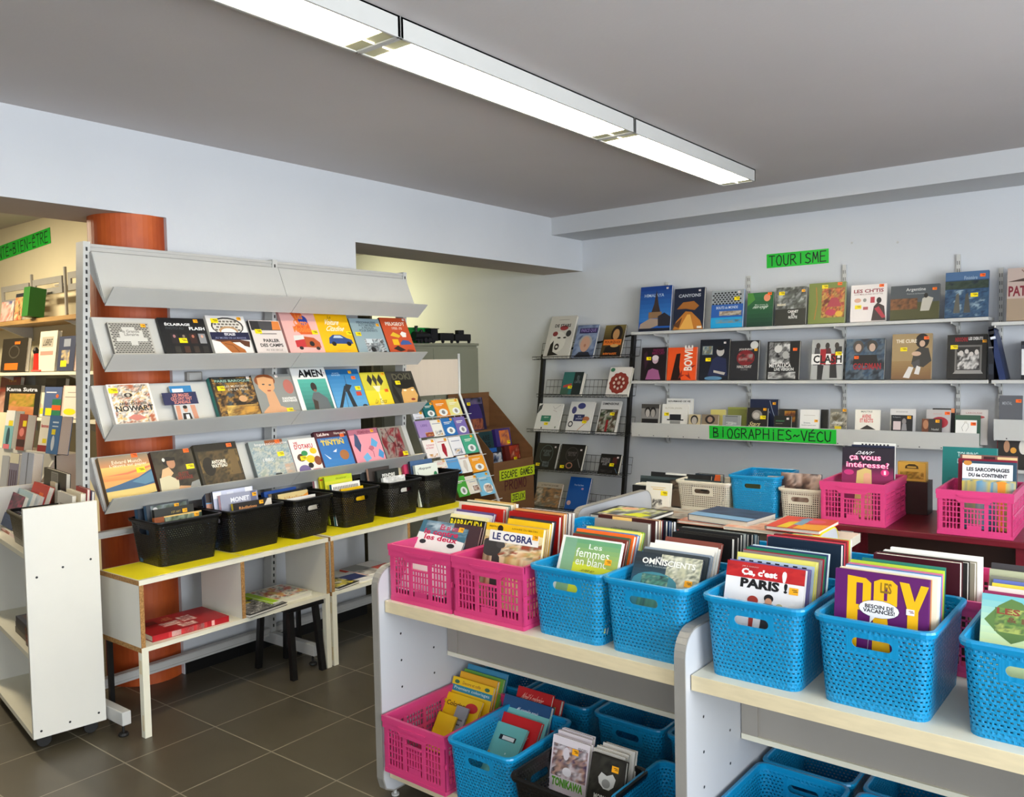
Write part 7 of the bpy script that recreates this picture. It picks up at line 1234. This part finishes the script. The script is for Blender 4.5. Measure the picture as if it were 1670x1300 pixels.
book('gift_box', 'small gold gift box with a dark arched emblem on the brown carton', 'gift box', M, .135, .098, .05, '#c99a3a', [('r', .03, .04, .97, .96, '#d8a848'), ('p', [(.26, .66), (.28, .8), (.4, .9), (.6, .9), (.72, .8), (.74, .66)], '#4b3a1c'), ('r', .34, .7, .66, .78, '#d8a848'), ('n', .08, .12, .92, .5, 8, 4, ['#b8862c', '#7a5a1c', '#d8a848'], 6)], spine='#6a4a14', pages=False)

# ================================================================ white rolling bookcase at the left
cx = np.array([-.985, .17, 0]); cx /= np.linalg.norm(cx); cyv = np.array([.17, .985, 0]); cyv /= np.linalg.norm(cyv)
P1 = at(55, 1207, 2, .062)
CM = Matrix.Identity(4)
for i in range(3): CM[i][0] = cx[i]; CM[i][1] = cyv[i]; CM[i][2] = (0, 0, 1)[i]; CM[i][3] = (P1[0], P1[1], 0)[i]
CM = Matrix.Translation(P1 * np.array([1, 1, 0])) @ Matrix.Rotation(math.atan2(cyv[1], cyv[0]) - math.pi/2, 4, 'Z')   # local x to the right (aisle), y away
def CL(px, py, y):  # ray cut with the plane local y = const
    n = cyv; P = np.array(P1) * np.array([1, 1, 0]) + cyv*y; r = ray(px, py); q = C0 + r*(((P - C0) @ n)/(r @ n)); return CM.inverted() @ Vector(q)
zt_ = CL(35, 830, 0)[2]; D_ = .285; LN = .85
t = thing('rolling_bookcase', 'low white bookcase on castors at the left edge, its end panel facing the aisle', 'bookcase', M=CM)
b = MB(); b.box(-.020, 0, 0, D_, .06, zt_); p = part(b, 'end_panel', 'melamine', t, bevel=.0012)
b = MB()
for y, z in ((.03, .09), (.14, .095), (.255, .10), (.04, .74), (.14, .765), (.25, .78)): b.lathe([(.005, 0), (.004, .001)], 10, 'x', (0, y, z))
part(b, 'screw_caps', 'ink', p)
b = MB(); b.box(-LN, -LN + .02, 0, D_, .06, zt_); part(b, 'end_panel', 'melamine', t)
z2, z3 = CL(0, 878, 0)[2], CL(0, 1020, 0)[2]
for z in (.08, z3, z2):
    b = MB(); b.box(-LN + .02, -.02, 0, D_, z - .022, z); part(b, 'shelf', 'cream_melamine', t)
b = MB(); b.box(-LN + .02, -.02, D_ - .008, D_, .06, z2); part(b, 'back_panel', 'melamine', t)
for x in (-.06, -LN + .06):
    for y in (.05, D_ - .05):
        b = MB(); b.lathe([(.028, -.011), (.030, -.008), (.030, .008), (.028, .011)], 16, 'x', (x, y, .030)); b.box(x - .016, x + .016, y - .02, y + .02, .045, .06); part(b, 'castor', 'rubber', t)
CZ = z2 + .0005
def cart(x, y, rz=0): return CM @ Matrix.Translation((x, y, CZ)) @ Matrix.Rotation(rz, 4, 'Z')
basket('blacklow', 'black woven basket at the front of the rolling bookcase, cut off at the left', CM @ TR(-.20, .14, CZ, math.pi/2), 'black baskets on the low tables')
CB = 'novels on the rolling bookcase'
# books lean to the right in the basket: spines up the slope, fore-edges to the right
def cbook(xl, xr, yt, y, t, base, lab, spec=(), spine=None, deg=20, stk=''):
    if y > .19: deg = 4
    P = CM @ Vector((0, y, CZ + .012)); pl = Lean(P, np.array(CM.to_3x3() @ Vector((1, 0, 0))), np.array(CM.to_3x3() @ Vector((0, 1, 0))), deg)
    top_out(pl, [(xl, xr, yt, t, base, spec, stk, lab, spine)], 'novel', 'book', CB)
cbook(1, 24, 865, .05, .03, '#e6cfc8', 'small pink and white book at the front of the cut-off basket', [('n', 0, 0, .6, .8, 4, 4, ['#e6cfc8', '#b86a50', '#7a3a30'], 3)])
cbook(8, 26, 835, .065, .02, '#223a63', 'navy novel near the front of the cut-off basket', [('r', .2, .6, .8, .66, '#3a5484')])
cbook(17, 41, 800, .08, .03, '#5a1426', 'dark red patterned novel in the cut-off basket', [('n', 0, 0, 1, 1, 6, 8, ['#5a1426', '#3a0c18', '#b8385a', '#4a1020'], 5)])
cbook(0, 12, 812, .105, .02, '#d8823a', 'orange novel at the left edge of the picture', [('r', 0, 0, 1, .5, '#6a4a34')])
cbook(30, 54, 795, .10, .025, '#a9c4cc', 'pale teal novel in the row of the cut-off basket', spine='#7a9aa8')
cbook(47, 66, 802, .12, .018, '#d8dde0', 'light grey novel beside the pale teal one')
cbook(56, 81, 785, .14, .025, '#c02a24', 'bright red novel rising above the row', [('r', .55, .7, .8, .82, '#e8641c')])
cbook(82, 90, 785, .235, .012, '#cfc6ac', 'cream novel half hidden before the black upright book')
cbook(72, 108, 762, .252, .02, '#2b2925', 'black upright book with a barcode label in the row', [('r', .35, .78, .66, .97, '#8d8d88'), ('k', .38, .8, .64, .95, 6, 5, .6, .6, '#2b2925', 0), ('e', .82, .62, .03, .04, '#e8c81a')], deg=14)
cbook(76, 98, 820, .165, .015, '#4a3458', 'violet speckled novel just above the bookcase end panel', [('n', 0, 0, 1, 1, 6, 6, ['#4a3458', '#c9a0b0', '#e6e2e6', '#5a3a5a', '#c0703a'], 4)])
cbook(94, 118, 800, .21, .015, '#e4ded2', 'white novel with an orange sticker above the end panel', [('r', .2, .7, .7, .74, '#a9a090')])
cbook(108, 132, 797, .238, .02, '#efe6cc', 'cream novel above the right half of the end panel')
cbook(124, 142, 792, .262, .014, '#a01c22', 'dark red novel near the right corner of the end panel', spine='#1b1d24')
cbook(136, 150, 797, .278, .012, '#5a5a78', 'slate violet novel at the right corner of the end panel', spine='#23304a')
# lower shelf of the rolling bookcase
p = CL(9, 1000, .01); M = CM @ Matrix.Translation((p[0], .01, z3))
book('game_box', 'dark boxed game with red flames on the lower shelf of the rolling bookcase', 'game box', CM @ Matrix.Translation((-.155, .02, z3 + .0005)), .125, .085, .16, '#2b1a16', [('n', 0, .1, 1, .9, 6, 5, ['#2b1a16', '#5a1c14', '#a8401c', '#2b1a16'], 4)], pages=False)
for k in range(3):
    M = CM @ Matrix.Translation((-.40 + .01*k, .03, z3 + .0005 + k*.026)) @ Matrix(((1, 0, 0, 0), (0, 0, 1, 0), (0, -1, 0, .0255), (0, 0, 0, 1)))
    book('game_box', f"flat dark boxed game, {['lowest', 'middle', 'topmost'][k]} of the pile on the rolling bookcase", 'game box', M, .21, .2, .0255, ['#3a3020', '#1d1a24', '#1a2038'][k], [('n', .1, .1, .9, .9, 5, 5, ['#1a2038', '#2b2a44', '#4a2a2c'], 2)] if k == 2 else [], stk='y,.3,.3', pages=False)

# ================================================================ back room at the left
def rshelf(y0, z, x0, x1, label, m, th=.022):
    t = thing('wall_shelf', label, 'shelf', ((x0 + x1)/2, 2.78, z), group='shelves in the back room'); h = (x1 - x0)/2
    b = MB(); b.box(-h, h, y0 - 2.78, .118, -th, 0); part(b, 'board', m, t)
    for x in (-h*.1, h*.55):
        b = MB(); b.prism([(y0 - 2.78 + .03, -th), (.118, -th), (.118, -.14), (.08, -.12)], 0, x - .006, x + .006); part(b, 'bracket', 'white_metal', t)
Yb = 2.62
zA, zB_, zC_ = at(60, 519, 1, Yb)[2], at(60, 607, 1, Yb)[2], at(60, 681, 1, Yb)[2]
rshelf(Yb, zA, -8.6, -5.2, 'wooden shelf in the back room below the green health sign', 'plank', .03)
rshelf(Yb, zB_, -8.6, -5.2, 'white shelf in the back room, middle one', 'cream_melamine')
rshelf(Yb, zC_, -8.6, -5.2, 'white shelf in the back room, lowest one', 'cream_melamine')
BRk = 'books on the back room shelves'
def br(z, rows, y=Yb + .05, deg=8, nm='guide_book'): face_out(Lean((0, y, z + .001), (1, 0, 0), (0, 1, 0), deg), rows, nm, 'book', BRk, b0=0)
br(zA, [(34, 44, 469, .11, '#2c6a26', [], '', 'thick green box file on the wooden back room shelf', '#2c6a26', 0, False), (22, 34, 480, .03, '#d8b080', [('r', 0, .86, 1, 1, '#2a2c30'), ('n', 0, 0, 1, .85, 4, 8, ['#e0c090', '#b83a2a', '#d8a86a', '#3a3a2a'], 3)], '', 'picture-covered book beside the green box file'), (0, 20, 493, .03, '#d8b0a4', [('n', 0, 0, 1, 1, 5, 5, ['#d8b0a4', '#c96a58', '#e6d0c0', '#3a4a7a'], 7)], '', 'pinkish book on the wooden back room shelf at the left edge')])
br(zB_, [(0, 40, 553, .03, '#2a241c', [('e', .5, .6, .22, .2, '#4a443a'), ('e', .5, .6, .18, .16, '#2a241c'), ('r', .16, .06, .7, .26, '#e8701c'), ('r', .5, .82, .72, .9, '#e8701c')], '', 'black book with a big orange price label on the middle back room shelf'),
 (60, 88, 541, .03, '#d8cdb8', [('r', .14, .6, .8, .86, '#a9a090'), ('t', 'LIBRE', .2, .64, .76, .8, '#3a342c', 'bi'), ('r', .1, .4, .84, .5, '#c98a7a')], '', 'cream book with dark lettering on the middle back room shelf'),
 (92, 119, 549, .03, '#3a4056', [('r', .3, .7, .7, .92, '#8d93a0'), ('n', .2, .2, .7, .6, 4, 5, ['#3a4056', '#c9b080', '#5a6478'], 3), ('r', .2, .12, .56, .3, '#e8d020')], '', 'slate blue book leaning on the middle back room shelf'),
 (121, 141, 556, .03, '#c9a89c', [('r', 0, .84, .6, 1, '#e6d8d0'), ('n', .4, .1, .9, .5, 4, 4, ['#c9a89c', '#5a4a44', '#e6d8d0'], 3)], '', 'dusty pink box at the right end of the middle back room shelf')])
t = thing('fan_ornament', 'bright red folding fan ornament on the middle back room shelf', 'ornament', at(58, 606, 1, Yb + .02))
b = MB(); b.prism([(-.045, 0), (.05, 0), (.02, .13), (-.015, .13)], 1, 0, .02, '#d8281c'); b.box(-.05, .09, -.01, .03, 0, .012, '#e05a50'); part(b, 'fan_body', 'paint', t)
b = MB(); b.lathe([(.018, .13), (.022, .15), (.008, .175)], 10, o=(.0, .01, 0), col='#1b1a1a'); part(b, 'tip', 'paint', t)
br(zC_, [(5, 62, 628, .03, '#141210', [('r', .14, .0, .86, .72, '#a8803c'), ('n', .14, .3, .86, .72, 7, 5, ['#6a6a1c', '#b8903c', '#8a7a20', '#c98a4a'], 6), ('n', .14, 0, .86, .3, 7, 3, ['#c98a5a', '#b06a40'], 5), ('t', 'Kama Sutra', .04, .79, .92, .92, '#c9ccd6', 'b')], '', 'black book lettered Kama Sutra on the lowest back room shelf'),
 (57, 71, 640, .02, '#e0d8bc', [('e', .5, .4, .3, .16, '#c9b89a'), ('r', .2, .12, .9, .36, '#e8cf1a')], '', 'small cream book with a yellow label on the lowest back room shelf'),
 (69, 97, 631, .03, '#4a5c84', [('r', .1, .8, .7, .84, '#c9ccd6'), ('r', .5, 0, 1, .6, '#1d6a4c'), ('r', .5, .24, 1, .4, '#d8501c'), ('r', .14, .06, .5, .3, '#e8cf1a'), ('e', .76, .7, .08, .06, '#d8602c')], '', 'blue book with a green corner on the lowest back room shelf'),
 (99, 138, 629, .03, '#cfb3a6', [('r', .06, .0, .8, .98, '#d8cec2'), ('r', .2, .78, .7, .8, '#8a8078'), ('r', .1, .64, .7, .66, '#8a8078'), ('e', .34, .2, .26, .1, '#e8cf1a')], '', 'wide pinkish notebook with a yellow label on the lowest back room shelf')], Yb + .04)
br(zC_, [(69, 101, 617, .03, '#4a4034', [('r', .55, .3, 1, 1, '#1d1a18')], '', 'dark brown book at the back of the lowest back room shelf'), (-4, 28, 615, .03, '#8a3a2c', [('t', 'Tarot', .4, .86, .8, .94, '#e0a83a'), ('n', 0, 0, 1, .6, 5, 5, ['#b8705a', '#d8a890', '#7a3a2c'], 4)], '', 'reddish-brown book at the left edge, lowest back room shelf')], Yb + .11)
# grey display frames clipped on slim posts above the wooden shelf
for k, (x0, y0, x1, y1, px) in enumerate(((3, 461, 46, 500, 50), (54, 449, 100, 484, 101), (111, 436, 156, 474, 160))):
    a, e = at(x0, y1, 1, 2.74), at(x1, y0, 1, 2.74); w, h = e[0] - a[0], e[2] - a[2]
    t = thing('picture_holder', ['grey empty display frame at the left edge behind the green box file', 'grey empty display frame above the wooden shelf, right of the green box file', 'grey empty display frame next to the white slotted upright'][k], 'frame', a, group='grey display frames')
    f = .045
    for q in ((0, w, 0, f), (0, w, h - f, h), (0, f, f, h - f), (w - f, w, f, h - f)):
        b = MB(); b.box(q[0], q[1], 0, .012, q[2], q[3]); part(b, 'frame_rail', 'grey_edge', t)
    b = MB(); b.box(w + .01, w + .03, .01, .025, zA - a[2] + .0005, h + .06); part(b, 'clip_post', 'grey_edge', t)
    b = MB(); b.box(w*.7, w + .02, .012, .02, h*.45, h*.55); part(b, 'clip_arm', 'grey_edge', t)
# stepped ledge behind the rolling bookcase with novels face-out, and a black tray of pads
Yl = 2.05
zl = at(50, 738, 1, Yl)[2]
xa, xb_ = at(-60, 738, 1, Yl)[0], at(92, 742, 1, Yl)[0]
t = thing('stepped_display', 'white stepped display behind the rolling bookcase holding a row of novels', 'display stand', (xa/2 + xb_/2, Yl, 0)); h = (xb_ - xa)/2
b = MB(); b.box(-h, h, -.01, .14, zl - .02, zl); part(b, 'ledge', 'melamine', t)
b = MB(); b.prism([(-.02, zl - .26), (-.01, zl - .26), (0, zl + .012), (-.01, zl + .012)], 0, -h, h); part(b, 'front_board', 'melamine', t)
b = MB(); b.prism([(-.2, 0), (.14, 0), (.14, zl - .02), (-.01, zl - .02), (-.2, zl - .3)], 0, h - .02, h); part(b, 'side_panel', 'melamine', t)
b = MB(); b.box(-h, h, -.22, -.0, zl - .30, zl - .285); part(b, 'lower_ledge', 'melamine', t)
def st(rows): face_out(Lean((0, Yl + .03, zl + .001), (1, 0, 0), (0, 1, 0), 10), rows, 'novel', 'book', 'novels on the stepped display', b0=0)
st([(-8, 4, 672, .03, '#e6dcb8', [], '', 'cream novel at the left edge of the stepped display'), (3, 17, 669, .05, '#7ab0b4', [('r', 0, .6, 1, 1, '#e6e6e0'), ('e', .5, .3, .2, .26, '#2a4a54'), ('r', .1, .0, .8, .12, '#d8707a'), ('r', .4, .6, .9, .74, '#e8d020')], '', 'teal and white novel on the stepped display', '#d8d4c8'), (25, 38, 675, .05, '#8a3a30', [('r', .5, .66, .95, .82, '#e8d020'), ('e', .5, .5, .3, .12, '#d87a70'), ('r', 0, .1, 1, .3, '#3a1a20')], '', 'dark red novel with a yellow label on the stepped display', '#c9c4c0'),
 (60, 76, 678, .02, '#e4dccb', [('t', 'femmes', .1, .68, .86, .78, '#b83a4a', 'b'), ('r', .0, 0, 1, .2, '#8a2024'), ('r', .4, .26, .8, .38, '#e8d020')], '', 'cream novel with pink-red lettering on the stepped display'), (74, 93, 677, .06, '#3f6ea0', [('r', .3, .8, .8, .84, '#c9d8e6'), ('r', .3, .5, .62, .64, '#e8d020'), ('e', .5, .28, .14, .2, '#c9d0d8'), ('r', .3, .7, .8, .73, '#c9d8e6')], '', 'blue novel at the right end of the stepped display', '#b9a8c4')])
t = thing('book_tray', 'low black perforated tray of writing pads before the stepped display', 'tray', M=TR((at(10, 780, 1, 1.93)[0]), 1.93, zl - .2845))
b = MB(); b.box(-.32, .16, -.07, -.066, 0, .05); part(b, 'front_wall', 'black_plastic_solid', t)
b = MB(); b.box(-.32, .16, -.07, .07, 0, .004); part(b, 'base', 'black_plastic_solid', t)
b = MB(); b.box(.156, .16, -.066, .07, 0, .05); part(b, 'side_wall', 'black_plastic_solid', t)
def st2(rows): face_out(Lean((0, 1.885, zl - .279), (1, 0, 0), (0, 1, 0), 8), rows, 'writing_pad', 'pad', 'writing pads in the black tray', b0=0)
st2([(-4, 7, 742, .03, '#b9bbbd', [], '', 'grey pad at the left edge of the black tray'), (9, 23, 738, .04, '#8a8496', [('k', .0, .0, 1, .7, 4, 1, .5, 1, '#5a4a5c', 0), ('r', 0, .82, 1, 1, '#e6ddc0')], '', 'striped mauve pad in the black tray'), (27, 46, 737, .05, '#b0b6c4', [('r', .5, .0, .56, 1, '#6a6a70')], '', 'blue-grey pad at the right of the black tray')])
